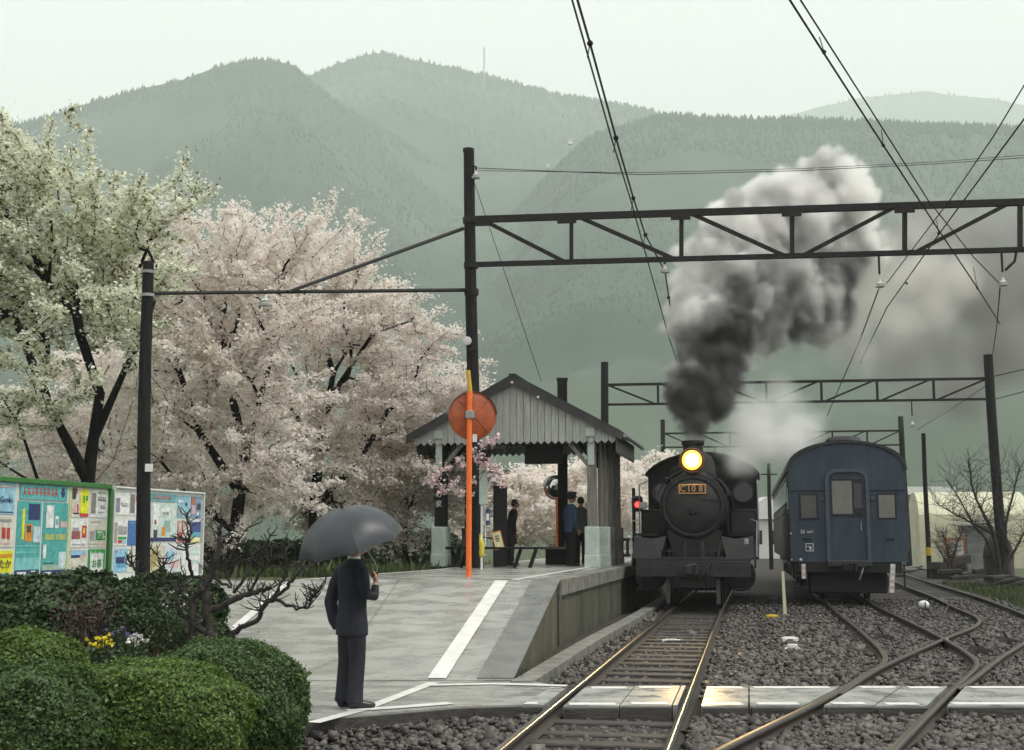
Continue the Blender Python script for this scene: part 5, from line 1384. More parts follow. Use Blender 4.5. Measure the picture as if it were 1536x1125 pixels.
bt = bare('pruned bare tree with knobbly spreading limbs at the ramp edge', tuple(base), [
    ([BP(318, 985), BP(312, 940), BP(308, 900), BP(312, 870), BP(324, 845), BP(328, 810), BP(330, 790)], 0.055, 0.02),
    ([BP(335, 985), BP(320, 955), BP(290, 935), BP(270, 915), BP(266, 880)], 0.05, 0.02),
    ([BP(285, 990), BP(288, 940), BP(290, 900), BP(306, 882)], 0.05, 0.035),
    ([BP(310, 918), BP(335, 908), BP(360, 893), BP(385, 888), BP(408, 882)], 0.045, 0.022),
    ([BP(340, 975), BP(355, 945, -.1), BP(385, 930, -.2), BP(395, 908, -.2), BP(415, 895, -.2), BP(440, 870, -.3), BP(455, 850, -.3)], 0.038, 0.012),
    ([BP(412, 898, -.2), BP(440, 910, -.3), BP(462, 911, -.3), BP(470, 895, -.3), BP(480, 882, -.3)], 0.022, 0.006),
    ([BP(312, 870), BP(290, 865, .1), BP(262, 872, .1), BP(240, 880, .2), BP(225, 895, .2)], 0.02, 0.01),
    ([BP(350, 890), BP(372, 860), BP(378, 835), BP(395, 822), BP(410, 800)], 0.022, 0.009),
    ([BP(375, 885), BP(390, 862), BP(402, 845), BP(408, 838)], 0.018, 0.008),
    ([BP(325, 868), BP(345, 880), BP(340, 850), BP(355, 820), BP(370, 790)], 0.018, 0.006),
    ([BP(290, 865, .1), BP(282, 838), BP(280, 815), BP(287, 800), BP(280, 770)], 0.022, 0.008),
    ([BP(215, 880, .3), BP(205, 858, .3), BP(198, 850, .3), BP(190, 838, .3)], 0.018, 0.008),
    ([BP(235, 880, .2), BP(245, 850, .2), BP(235, 830, .2)], 0.014, 0.006),
    ([BP(400, 905, -.2), BP(425, 870, -.2), BP(430, 850, -.2), BP(425, 825, -.2)], 0.016, 0.006)], 330, 0.05, 'bark_grey', seed=5, twig_len=0.24)
# bare trees on the right
base = g(1500, 872, 0)
def RP(x, y, dy=0.0): return at(x, y, base.y + dy)
bare('bare winter tree spreading behind the gantry mast', tuple(base), [
    ([RP(1500, 875), RP(1498, 840), RP(1490, 800), RP(1475, 770), RP(1460, 735), RP(1452, 690)], 0.11, 0.025),
    ([RP(1502, 870), RP(1512, 830), RP(1508, 790), RP(1520, 740), RP(1530, 700)], 0.09, 0.02),
    ([RP(1495, 850), RP(1480, 810), RP(1462, 790), RP(1440, 750), RP(1420, 720)], 0.07, 0.015),
    ([RP(1505, 855), RP(1525, 820), RP(1545, 780)], 0.07, 0.02),
    ([RP(1490, 800), RP(1470, 790), RP(1430, 770), RP(1405, 755)], 0.06, 0.01),
    ([RP(1512, 830), RP(1495, 760), RP(1500, 700)], 0.07, 0.02)], 420, 0.12, 'bark_grey', twig_len=1.5, seed=9)
base = g(1405, 864, 0)
bare('small bare bush in front of the cream store', tuple(base), [
    ([RP(1425, 866), RP(1422, 830), RP(1415, 800)], 0.05, 0.02), ([RP(1428, 866), RP(1434, 820), RP(1445, 795)], 0.05, 0.015), ([RP(1422, 850), RP(1405, 815)], 0.04, 0.01)], 260, 0.03, 'stem_red', twig_len=0.9, seed=4, name='bare_bush', cat='bush')

# grass strips
def grass(label, poly_f, n, h, name='grass'):
    P = np.array([poly_f() for _ in range(n)])
    hh = h * rng.lognormal(0, 0.35, n); an = rng.random(n) * 6.283; wd = hh * 0.16
    dx, dy = np.cos(an), np.sin(an)
    ln = rng.normal(0, 0.3, (n, 2)) * hh[:, None]
    V = np.zeros((n, 3, 3)); V[:, 0] = P; V[:, 1] = P; V[:, 2] = P
    V[:, 0, 0] -= dx * wd; V[:, 0, 1] -= dy * wd; V[:, 1, 0] += dx * wd; V[:, 1, 1] += dy * wd
    V[:, 2, :2] += ln; V[:, 2, 2] += hh
    tag(npmesh(name, V, np.arange(n * 3).reshape(n, 3), MT['grass_blade']), label, 'grass', kind='stuff')
def gl():
    Y = rng.uniform(24, 40); x = rng.uniform(-9.0, pl(Y) - 0.15) if rng.random() < .5 else rng.uniform(pl(Y) - 2.2, pl(Y) - 0.15)
    return (x, Y, np.interp(Y, [20, 26, 40], [PZ, PZ - 0.1, 0.5]) - 0.03)
grass('green grass growing behind the platform under the cherry trees', gl, 16000, 0.16)
def grr():
    Y = rng.uniform(29, 47); x = np.interp(Y, [p[1] for p in s3r], [p[0] for p in s3r]) + 0.7 + rng.random() ** 1.5 * 5
    return (x, Y, -0.18)
grass('short bright grass on the bank beside the curving siding', grr, 15000, 0.10)
def gm():
    t = rng.random(); Y = 14.3 + t * 14; x = 0.2 + (Y - 14.0) * 0.2 - 0.04 + rng.normal(0, 0.03)
    if mnoise.noise(Vector((0, Y * 0.9, 2))) < 0.05: Y = 14.4 + rng.random() * 1.2
    x = np.interp(Y, [k_[1] for k_ in kp], [k_[0] for k_ in kp]) - 0.17 + rng.normal(0, 0.02)
    return (x, Y, -0.1)
grass('weeds sprouting along the foot of the platform wall', gm, 1200, 0.06)
bank = MB().quad((-9.5, 20, PZ - 0.25), (-3.3, 20.2, PZ - 0.03), (-1.4, 26.5, PZ - 0.13), (-9.5, 26, PZ - 0.25)).quad((-9.5, 26, PZ - 0.25), (-1.6, 26.4, PZ - 0.13), (1.4, 42, 0.35), (-9.5, 42, 0.35))
tag(bank.build('grass_bank', MT['grass_ground']), 'grassy bank under the cherry trees', 'bank', kind='structure')

# pink blossom sprays tied to the shelter posts
def spray(label, spots, Y):
    c = at(*spots[0][:2], Y); o = empty('blossom_spray', c, 0, label, 'branch', 'artificial blossom sprays at the shelter')
    b = MB(); P = []
    for (x, y, r_) in spots:
        p = at(x, y, Y) - c; k = r_ * Y / F
        b.tube([(0, 0.05, 0), p * 0.5 + Vector((0, 0.03, -0.02)), p], 0.007, 4)
        q = rng.normal(0, 1, (int(34 * (r_ / 8) ** 2) + 8, 3)) * k * 0.55 + np.array(p); P.append(q)
    b.build('twig', MT['bark_grey'], o)
    V, Fc = petals(np.concatenate(P), 0.034); npmesh('blossom', V, Fc, MT['paper_blossom'], o)
spray('pink blossom spray tied on the mint footed shelter post', [(668, 735, 6), (652, 720, 11), (645, 722, 8), (662, 706, 8), (672, 702, 5), (684, 722, 8), (678, 730, 7), (660, 738, 6), (690, 740, 6), (685, 690, 5), (693, 700, 5)], 27.9)
spray('pink blossom spray hanging above the mint box sign', [(730, 700, 6), (710, 675, 6), (715, 690, 7), (722, 668, 5), (733, 660, 6), (740, 665, 6), (746, 655, 4), (720, 683, 7), (728, 697, 8), (742, 700, 8), (737, 712, 8), (750, 712, 7), (708, 722, 6), (756, 728, 6), (706, 742, 5)], 27.0)

# ================================================================== poster boards
BA_, BB_ = Vector((-6.3, 13.2, 0)), Vector((-4.85, 19.4, 0))
bdir = (BB_ - BA_).normalized(); bn_ = Vector((bdir.y, -bdir.x, 0))         # faces the ramp
if bn_.dot(-BB_) < 0: bn_ = -bn_
def buv(x, y):
    d = ray(x, y); o = Vector((0, 0, CH)); t = (BA_ - o).dot(bn_) / d.dot(bn_); p = o + d * t
    return (p - BA_).dot(bdir), p.z
brz = math.atan2(bdir.y, bdir.x)
def make_board(label, x0, x1, ytop, ybot, frame_m, fw, z0):
    u0, u1 = buv(x0, 780)[0], buv(x1, 780)[0]
    xm = x1 - 4
    zt = buv(xm, ytop)[1]; zb = z0
    o = empty('poster_board', (BA_.x + bdir.x * u0, BA_.y + bdir.y * u0, 0), brz, label, 'notice board', 'poster boards beside the ramp')
    Lb = u1 - u0
    MB().b2((0, 0.0, zb), (Lb, 0.04, zt)).build('backing', MT['board_white'], o)
    for nm, lo, hi in (('top_rail', (-0.02, -0.05, zt), (Lb + 0.02, 0.06, zt + fw)), ('bottom_rail', (-0.02, -0.04, zb - fw * 0.6), (Lb + 0.02, 0.05, zb)), ('side_rail', (Lb, -0.045, zb), (Lb + fw, 0.055, zt)), ('side_rail', (-fw, -0.045, zb), (0, 0.055, zt))):
        MB().b2(lo, hi, ch=0.006).build(nm, MT[frame_m], o)
    for u in (0.1, Lb - 0.12):
        MB().b2((u - 0.035, 0.045, -0.1), (u + 0.035, 0.115, zt - 0.02)).build('support_post', MT['grey_metal'], o)
    return o, u0, Lb
GB_, gu, gL = make_board('poster board in a green frame crowded with travel posters', -75, 161, 733, 868, 'board_green', 0.06, 1.08)
WB_, wu, wL = make_board('white framed poster board partly hidden by the short pole', 168, 302, 741, 860, 'board_white', 0.025, 1.02)
def poster(bo, u0, x0, y0, x1, y1, col, blocks=(), name='poster', d=0.0):
    ua, ub = buv(x0, 780)[0] - u0, buv(x1, 780)[0] - u0
    xm = (x0 + x1) / 2; za, zb = buv(xm, y0)[1], buv(xm, y1)[1]
    ms = [flat(col)]; b = MB().b2((ua, -0.008 - d, zb), (ub, -0.001, za)); used = {tuple(col): 0}
    for (a0, b0, a1, b1, c) in blocks:
        if tuple(c) not in used: used[tuple(c)] = len(ms); ms.append(flat(c))
        k = len(b.f)
        yb = -0.0095 - d - 0.0006 * (len(b.f) % 7)
        b.quad((ua + (ub - ua) * a0, yb, za + (zb - za) * b1), (ua + (ub - ua) * a1, yb, za + (zb - za) * b1), (ua + (ub - ua) * a1, yb, za + (zb - za) * b0), (ua + (ub - ua) * a0, yb, za + (zb - za) * b0), used[tuple(c)])
    o = b.build(name, ms, bo)
    return o, ua, ub, za, zb
def ptext(o, s, size, col, fx, fz):
    po_, ua, ub, za, zb = o
    t = text(po_, s, size, flat(col)); t.location = (ua + (ub - ua) * fx, -0.018, za + (zb - za) * fz)
def strokes(n, y0, y1, x0, x1, c, seed):
    rr = random.Random(seed); out = []
    for k in range(n):
        a = x0 + (x1 - x0) * (k + 0.1) / n; w_ = (x1 - x0) / n * 0.62
        h0 = y0 + (y1 - y0) * rr.uniform(0, 0.12); h1 = y1 - (y1 - y0) * rr.uniform(0, 0.12); mid = (h0 + h1) / 2
        out += [(a, h0, a + w_ * 0.35, h1, c), (a + w_ * 0.35, h0, a + w_, h0 + (h1 - h0) * 0.16, c), (a + w_ * 0.35, mid, a + w_, mid + (h1 - h0) * 0.15, c), (a + w_ * 0.65, mid, a + w_, h1, c)]
    return out
Wh, Cr, Te, Nv, Rd, Ye, Gn, Or, Sk, Gy, Dk, Pk, Dt = (0.72, 0.74, 0.72), (0.62, 0.60, 0.50), (0.08, 0.38, 0.36), (0.03, 0.045, 0.14), (0.5, 0.06, 0.05), (0.72, 0.72, 0.02), (0.03, 0.3, 0.06), (0.62, 0.26, 0.03), (0.28, 0.52, 0.66), (0.3, 0.31, 0.31), (0.06, 0.06, 0.06), (0.6, 0.42, 0.40), (0.05, 0.25, 0.28)
# green board
poster(GB_, gu, -60, 716, -22, 870, Sk, [(0.1, 0.05, 0.9, 0.3, Wh), (0.1, 0.4, 0.9, 0.6, Te), (0.1, 0.7, 0.9, 0.92, Nv)])
p = poster(GB_, gu, -17, 723, 20, 771, Sk, [(0.1, 0.1, 0.9, 0.16, Pk), (0.3, 0.92, 0.95, 0.96, Nv)]); ptext(p, 'Genki', 0.10, Nv, 0.62, 0.55)
poster(GB_, gu, -17, 775, 20, 821, Cr, [(0.2, 0.08, 0.9, 0.16, Gy), (0.55, 0.35, 0.68, 0.72, Rd), (0.74, 0.38, 0.86, 0.74, Rd), (0.2, 0.85, 0.9, 0.9, Pk)] + strokes(2, 0.34, 0.72, 0.5, 0.9, Rd, 3))
p = poster(GB_, gu, -17, 826, 21, 868, Ye, [(0.1, 0.12, 0.95, 0.24, Or), (0.1, 0.8, 0.95, 0.95, Sk)]); ptext(p, 'ゆたか', 0.115, Dk, 0.56, 0.5)
poster(GB_, gu, 27, 727, 98, 750, (0.12, 0.42, 0.42), strokes(9, 0.22, 0.72, 0.06, 0.80, Rd, 11) + [(0.87, 0.15, 0.93, 0.75, Nv), (0.85, 0.4, 0.95, 0.6, Nv)], 'header_strip', 0.006)
poster(GB_, gu, 25, 752, 61, 866, Te, [(0.45, 0.03, 0.92, 0.24, Nv), (0.5, 0.07, 0.88, 0.14, Pk), (0.5, 0.17, 0.88, 0.19, Wh), (0.2, 0.1, 0.3, 0.5, Ye), (0.34, 0.30, 0.64, 0.53, Or), (0.4, 0.32, 0.58, 0.41, Dk), (0.68, 0.33, 0.97, 0.54, (0.5, 0.66, 0.7)), (0.0, 0.58, 1, 0.6, (0.16, 0.5, 0.48)), (0.0, 0.66, 1, 0.68, (0.16, 0.5, 0.48)), (0.0, 0.74, 1, 0.9, (0.2, 0.52, 0.52)), (0, 0.9, 1, 1, Nv), (0.08, 0.925, 0.45, 0.98, Wh), (0.55, 0.95, 0.92, 0.98, Wh), (0.65, 0.915, 0.85, 0.93, Wh)])
poster(GB_, gu, 64, 754, 101, 866, Te, [(0.1, 0.04, 0.4, 0.34, Wh), (0.2, 0.08, 0.34, 0.3, Dk), (0.48, 0.18, 0.62, 0.34, Wh), (0.5, 0.22, 0.58, 0.3, Gy), (0.7, 0.25, 0.95, 0.33, Pk), (0.08, 0.42, 0.45, 0.5, (0.36, 0.44, 0.16)), (0.52, 0.42, 0.93, 0.5, (0.36, 0.44, 0.16)), (0.04, 0.56, 0.16, 0.74, Wh), (0.08, 0.6, 0.14, 0.72, Dk), (0.08, 0.8, 0.5, 0.815, Dk), (0.05, 0.83, 0.95, 0.9, (0.3, 0.44, 0.36)), (0.68, 0.66, 0.97, 0.88, (0.55, 0.68, 0.7)), (0, 0.9, 1, 1, Nv), (0.08, 0.925, 0.4, 0.975, Wh), (0.5, 0.95, 0.92, 0.975, Wh), (0.65, 0.915, 0.85, 0.93, Wh)])
poster(GB_, gu, 102.5, 727, 104.5, 868, (0.6, 0.62, 0.22), name='divider_strip')
poster(GB_, gu, 106, 732, 131, 776, Cr, [(0.0, 0.02, 0.22, 0.38, Dk), (0.1, 0.05, 0.3, 0.2, Rd), (0.5, 0.04, 1.0, 0.86, Ye), (0.5, 0.86, 1.0, 0.98, Rd), (0.64, 0.25, 0.76, 0.5, Gn), (0.82, 0.25, 0.93, 0.42, Gn), (0.06, 0.6, 0.3, 0.85, Pk), (0.3, 0.55, 0.38, 0.85, Rd), (0.1, 0.84, 0.45, 0.9, Dk)])
poster(GB_, gu, 106, 779, 131, 821, Wh, [(0.05, 0.42, 0.55, 0.7, (0.3, 0.1, 0.09)), (0.1, 0.3, 0.5, 0.42, Gy), (0.66, 0.22, 0.95, 0.66, Rd), (0.74, 0.3, 0.84, 0.5, Ye), (0.08, 0.88, 0.55, 0.92, Gy), (0.6, 0.87, 0.95, 0.93, Pk)])
poster(GB_, gu, 106, 824, 131, 866, Cr, [(0.03, 0.04, 0.95, 0.2, Sk), (0.08, 0.2, 0.6, 0.3, Nv), (0.6, 0.18, 0.95, 0.3, Pk)] + strokes(3, 0.55, 0.88, 0.5, 0.98, Nv, 5) + [(0.1, 0.62, 0.3, 0.8, Gy)])
poster(GB_, gu, 134, 735, 159, 776, Wh, [(0.04, 0.12, 0.3, 0.86, (0.22, 0.2, 0.18)), (0.4, 0.08, 0.95, 0.13, (0.3, 0.4, 0.12)), (0.45, 0.8, 0.8, 0.84, Gy)] + strokes(4, 0.25, 0.42, 0.42, 0.95, Dk, 9) + strokes(2, 0.55, 0.7, 0.6, 0.9, Dk, 19))
p = poster(GB_, gu, 134, 780, 159, 821, Cr, [(0.05, 0.4, 0.3, 0.75, Gy), (0.38, 0.38, 0.97, 0.74, Gn), (0.46, 0.42, 0.8, 0.46, Wh), (0.55, 0.86, 0.95, 0.92, Pk), (0.06, 0.86, 0.5, 0.9, Gy), (0.06, 0.06, 0.6, 0.1, Gy)]); ptext(p, 'アル', 0.09, Wh, 0.68, 0.6)
b_ = [(0.1, 0.14, 0.88, 0.84, Wh)]
for k in range(9): b_ += [(0.1 + k * 0.085, 0.06 + 0.03 * (k % 3), 0.14 + k * 0.085, 0.2, Wh), (0.12 + k * 0.085, 0.8, 0.16 + k * 0.085, 0.94 - 0.03 * (k % 2), Wh)]
p = poster(GB_, gu, 134, 824, 159, 868, Gn, b_ + [(0.22, 0.26, 0.78, 0.32, Pk), (0.24, 0.68, 0.74, 0.73, Pk)]); ptext(p, 'お茶', 0.12, Gn, 0.48, 0.5)
# white board
poster(WB_, wu, 171, 739, 192, 772, Wh, [(0.06, 0.25, 0.32, 0.88, (0.25, 0.28, 0.33)), (0.36, 0.15, 0.98, 0.92, (0.78, 0.79, 0.77)), (0.42, 0.45, 0.48, 0.6, Rd)] + strokes(4, 0.45, 0.66, 0.5, 0.95, Nv, 21))
poster(WB_, wu, 194, 740, 212, 773, Wh, [(0.0, 0.05, 0.35, 0.9, (0.2, 0.19, 0.18)), (0.42, 0.1, 0.55, 0.32, Rd)] + strokes(3, 0.45, 0.66, 0.5, 0.98, Gy, 22))
poster(WB_, wu, 171, 780, 191, 818, Wh, [(0.02, 0.1, 0.24, 0.9, (0.4, 0.36, 0.32)), (0.3, 0.25, 0.95, 0.58, (0.33, 0.33, 0.34)), (0.3, 0.66, 0.95, 0.76, Gn), (0.3, 0.78, 0.6, 0.92, Rd), (0.62, 0.78, 0.95, 0.92, Sk)])
poster(WB_, wu, 192, 781, 212, 818, (0.06, 0.16, 0.38), [(0.68, 0.35, 0.85, 0.6, Pk), (0.05, 0.08, 0.8, 0.1, Sk)])
poster(WB_, wu, 171, 823, 192, 858, Sk, [(0.2, 0.35, 0.8, 0.62, Nv), (0.25, 0.6, 0.95, 0.8, (0.12, 0.32, 0.5)), (0.2, 0.08, 0.3, 0.16, Rd)])
poster(WB_, wu, 193, 823, 212, 858, (0.6, 0.66, 0.56), [(0.1, 0.1, 0.9, 0.16, Wh)])
poster(WB_, wu, 214, 741, 262, 752, (0.12, 0.38, 0.42), strokes(8, 0.2, 0.8, 0.25, 0.86, Rd, 12), 'header_strip', 0.006)
poster(WB_, wu, 226, 755, 264, 812, (0.52, 0.62, 0.58), [(0.05, 0.03, 0.28, 0.6, Wh), (0.4, 0.12, 0.72, 0.3, Wh), (0.42, 0.22, 0.68, 0.3, Gy), (0.5, 0.45, 0.75, 0.75, (0.25, 0.4, 0.36)), (0.42, 0.62, 0.55, 0.85, Or), (0.1, 0.7, 0.25, 0.9, Dk), (0, 0.9, 1, 1, Nv), (0.1, 0.45, 0.2, 0.56, Rd)])
poster(WB_, wu, 264, 744, 283, 777, (0.24, 0.46, 0.56), [(0.05, 0.5, 0.4, 0.9, Gy), (0.65, 0.3, 0.8, 0.45, Nv), (0.1, 0.2, 0.5, 0.3, Wh)])
poster(WB_, wu, 285, 745, 301, 778, (0.2, 0.3, 0.42), [(0.05, 0.05, 0.4, 0.35, (0.4, 0.15, 0.1)), (0.1, 0.4, 0.4, 0.8, Pk), (0.55, 0.3, 0.9, 0.6, Dk), (0.6, 0.7, 0.75, 0.85, Wh)])
poster(WB_, wu, 266, 781, 283, 815, (0.45, 0.32, 0.28), [(0.1, 0.1, 0.5, 0.5, Pk), (0.1, 0.45, 0.35, 0.95, Rd), (0.55, 0.3, 0.95, 0.9, Cr)])
poster(WB_, wu, 285, 783, 301, 814, (0.05, 0.08, 0.22), [(0.05, 0.5, 0.95, 0.72, (0.12, 0.36, 0.45)), (0.1, 0.74, 0.95, 0.98, Ye), (0.3, 0.76, 0.8, 0.92, Wh)])
poster(WB_, wu, 226, 818, 245, 858, (0.55, 0.5, 0.34), [(0.1, 0.2, 0.5, 0.8, (0.35, 0.28, 0.1))])
poster(WB_, wu, 247, 818, 272, 860, (0.55, 0.58, 0.62), [(0.2, 0.2, 0.6, 0.5, Sk), (0.3, 0.55, 0.9, 0.8, Pk)])
poster(WB_, wu, 275, 818, 301, 862, (0.66, 0.68, 0.68), [(0.3, 0.1, 0.95, 0.3, (0.5, 0.62, 0.6)), (0.35, 0.5, 0.9, 0.65, (0.48, 0.6, 0.58))])
sgn = empty('grey_post', tuple(g(293, 962, 0)), 0, 'pale grey square post standing behind the pruned bare tree', 'post')
MB().b2((-0.05, -0.05, -0.1), (0.05, 0.05, 1.15), ch=0.006).build('post_shaft', MT['grey_metal'], sgn)
MB().b2((-0.055, -0.055, 1.15), (0.055, 0.055, 1.17)).build('post_cap', MT['grey_metal'], sgn)

# ================================================================== people
def fused(name, mb, m, parent, vox=0.012, smooth=6):
    o = mb.build(name, m, parent)
    md = o.modifiers.new('r', 'REMESH'); md.mode = 'VOXEL'; md.voxel_size = vox
    if smooth:
        s_ = o.modifiers.new('s', 'SMOOTH'); s_.iterations = smooth; s_.factor = 0.5
    dg = bpy.context.evaluated_depsgraph_get(); dg.update()
    me = bpy.data.meshes.new_from_object(o.evaluated_get(dg)); old = o.data
    o.modifiers.clear(); o.data = me
    me.polygons.foreach_set('use_smooth', [True] * len(me.polygons))
    if not me.materials: me.materials.append(m)
    bpy.data.meshes.remove(old)
    return o
def loft(b, secs, n=18):        # sections (x, y, z, half width, half depth), rings level
    vs, fs = [], []
    for (x, y, z, a, d) in secs:
        for k in range(n):
            t = 2 * math.pi * k / n
            vs.append((x + a * math.copysign(abs(math.cos(t)) ** 0.85, math.cos(t)), y + d * math.copysign(abs(math.sin(t)) ** 0.85, math.sin(t)), z))
    for i in range(len(secs) - 1):
        for k in range(n): fs.append((i * n + k, i * n + (k + 1) % n, (i + 1) * n + (k + 1) % n, (i + 1) * n + k))
    fs += [tuple(reversed(range(n))), tuple((len(secs) - 1) * n + k for k in range(n))]
    b.add(vs, fs)
def hand(b, wr, d, up, side, curl=1.2, sc=1.0):
    """palm plus five curled fingers; d: along the palm, up: back of the hand, side: towards the thumb"""
    wr, d, up, side = Vector(wr), Vector(d).normalized(), Vector(up).normalized(), Vector(side).normalized()
    b.tube([wr - d * 0.02, wr + d * 0.04 * sc, wr + d * 0.085 * sc], [(0.026 * sc, 0.018 * sc), (0.036 * sc, 0.016 * sc), (0.036 * sc, 0.014 * sc)], 10)
    for k, (o_, L) in enumerate(((0.028, 0.066), (0.010, 0.076), (-0.009, 0.07), (-0.027, 0.054))):
        p = wr + d * 0.08 * sc + side * o_ * sc; dirv = d.copy(); pts_ = [p - d * 0.02]; 
        for j in range(4):
            pts_.append(p.copy()); ang = curl * 0.45
            dirv = (Matrix.Rotation(ang, 3, side.cross(Vector((0, 0, 0))) if False else up.cross(d)) @ dirv)
            p = p + dirv * L * sc / 3
        b.tube(pts_, [0.0095 * sc, 0.009 * sc, 0.0085 * sc, 0.0078 * sc, 0.006 * sc], 7)
    p = wr + d * 0.025 * sc + side * 0.03 * sc
    b.tube([p - side * 0.02, p, p + (side * 0.6 + d * 0.7) * 0.035 * sc, p + (side * 0.35 + d * 1.3 - up * 0.5) * 0.045 * sc], [0.012 * sc, 0.012 * sc, 0.0105 * sc, 0.008 * sc], 7)
def head(b, c, f, h=0.23):
    c = Vector(c); f = Vector(f).normalized(); s = Vector((0, 0, 1)).cross(f)
    vs, fs = [], []; n, m = 20, 14
    for i in range(m + 1):
        th = math.pi * i / m; z = math.cos(th)
        wz = 1.0 if z > -0.1 else 1.0 - 0.28 * ((-z - 0.1) / 0.9)
        for k in range(n):
            a = 2 * math.pi * k / n; q = max(math.sin(th), 1e-3)
            fx = math.cos(a) * q; sx = math.sin(a) * q
            dep = 0.098 if fx < 0 else 0.090
            vs.append(c + f * fx * dep * wz + s * sx * 0.076 * wz + Vector((0, 0, z * h / 2)) + f * (0.012 if z < -0.4 and fx > 0 else 0))
    for i in range(m):
        for k in range(n): fs.append((i * n + k, (i + 1) * n + k, (i + 1) * n + (k + 1) % n, i * n + (k + 1) % n))
    fs += [tuple(range(n)), tuple(reversed([m * n + k for k in range(n)]))]
    b.add(vs, fs)
    b.tube([c + f * 0.08 + Vector((0, 0, 0.02)), c + f * 0.105 + Vector((0, 0, -0.02)), c + f * 0.088 + Vector((0, 0, -0.032))], [0.009, 0.015, 0.014], 8)      # nose
    b.tube([c + f * 0.084 + s * -0.025 + Vector((0, 0, -0.062)), c + f * 0.092 + Vector((0, 0, -0.06)), c + f * 0.084 + s * 0.025 + Vector((0, 0, -0.062))], 0.008, 6)
    for sg in (-1, 1): b.ball(c + s * sg * 0.077 - f * 0.01 + Vector((0, 0, -0.005)), 0.02, 8, 6, sc=(0.7, 0.9, 1.5))
def person(name_label, loc_, rz, ht, tone, jacket, trouser, pose, hat=None, group=None, collar=True, shoe='shoe'):
    o = empty('person', loc_, rz, name_label, 'person', group); k = ht / 1.70
    S_ = lambda p: Vector(p) * k
    L = pose
    # clothing
    j = MB()
    loft(j, [tuple(q * k for q in s_) for s_ in L['torso']])
    for arm in L['arms']:
        j.tube([S_(p) for p in arm[0]], [r_ * k for r_ in arm[1]], 12)
    fused('jacket', j, MT[jacket], o, 0.013)
    t = MB()
    loft(t, [tuple(q * k for q in s_) for s_ in L['hips']])
    for leg in L['legs']: t.tube([S_(p) for p in leg[0]], [r_ * k for r_ in leg[1]], 12)
    fused('trousers', t, MT[trouser], o, 0.013)
    # body: head, neck, core and hands as one surface
    b = MB(); hc, hf = S_(L['head']), Vector(L['face'])
    head(b, hc, hf, 0.225 * k)
    b.tube([hc + Vector((0, 0, -0.06)) - hf * 0.012, S_(L['neck']), S_(L['chest']), S_(L['pelvis'])], [0.052 * k, 0.056 * k, 0.07 * k, 0.07 * k], 10)
    for arm in L['arms']:
        P = [S_(p) for p in arm[0]]; b.tube([S_(L['chest']) + Vector((0, 0, 0.1))] + P[1:] + [S_(arm[2])], [0.04 * k] + [0.03 * k] * (len(P) - 1) + [0.024 * k], 8)
        hand(b, S_(arm[2]), arm[3], arm[4], arm[5], arm[6], k)
    for leg in L['legs']:
        P = [S_(p) for p in leg[0]]; b.tube([S_(L['pelvis'])] + P[1:] + [S_(leg[2])], [0.06 * k] + [0.04 * k] * (len(P) - 1) + [0.032 * k], 8)
    fused('body', b, MT['skin'], o, 0.0065, 2)
    for sg in (-1, 1):
        e = hc + hf * 0.083 + Vector((0, 0, 1)).cross(hf) * sg * 0.032 + Vector((0, 0, 0.012))
        MB().ball(e, 0.011, 8, 6).build('eye', MT['hair'], o)
    for leg in L['legs']:
        a_, d_ = S_(leg[2]), Vector(leg[3]).normalized()
        f_ = MB(); bs = Vector((a_.x, a_.y, 0))
        f_.tube([bs - d_ * 0.07 + Vector((0, 0, 0.035)), bs - d_ * 0.04 + Vector((0, 0, 0.045)), bs + d_ * 0.06 + Vector((0, 0, 0.04)), bs + d_ * 0.15 + Vector((0, 0, 0.03)), bs + d_ * 0.19 + Vector((0, 0, 0.026))], [(0.03, 0.03), (0.042, 0.045), (0.046, 0.042), (0.046, 0.03), (0.025, 0.02)], 12)
        f_.tube([bs - d_ * 0.02 + Vector((0, 0, 0.04)), a_ + Vector((0, 0, 0.04))], 0.04, 10)
        fused('shoe', f_, MT[shoe], o, 0.008, 3)
    h_ = MB()
    h_.ball(hc - hf * 0.016 + Vector((0, 0, 0.026)), 0.1, 16, 10, sc=(0.9, 0.9, 1.0))
    if hat is None:
        hh = h_.build('hair', MT['hair'], o, smooth=True)
        # cut the face free
        me = hh.data; bm = bmesh.new(); bm.from_mesh(me)
        bmesh.ops.delete(bm, geom=[v for v in bm.verts if (v.co - hc).dot(hf) > 0.055 and v.co.z < hc.z + 0.065 or v.co.z < hc.z - 0.075], context='VERTS'); bm.to_mesh(me); bm.free()
    else:
        q = MB(); c0 = hc + Vector((0, 0, 0.05))
        q.lathe(c0, (0, 0, 1), [(0, 0.103), (0.05, 0.106), (0.07, 0.122), (0.1, 0.12), (0.115, 0.09), (0.12, 0.02)], 20)
        q.build('cap', MT[hat], o, auto=50)
        v_ = MB(); s_ = Vector((0, 0, 1)).cross(hf)
        vs = [c0 + hf * (0.09 + 0.055 * math.sin(a)) + s_ * 0.088 * math.cos(a) + Vector((0, 0, 0.008 - 0.02 * math.sin(a))) for a in np.linspace(0, math.pi, 9)]
        v_.prism(vs, (0, 0, 0.006)); v_.build('cap_visor', MT['shoe'], o)
        hr = MB(); hr.lathe(hc + Vector((0, 0, -0.02)) - hf * 0.012, (0, 0, 1), [(0, 0.088), (0.075, 0.095)], 18); hr.build('hair', MT['hair'], o)
    if collar:
        MB().lathe(S_(L['neck']) + Vector((0, 0, -0.02)), (0, 0, 1), [(0, 0.068 * k), (0.045, 0.062 * k), (0.045, 0.055 * k), (0, 0.058 * k)], 18).build('shirt_collar', MT['white_paint'], o, smooth=True)
    return o
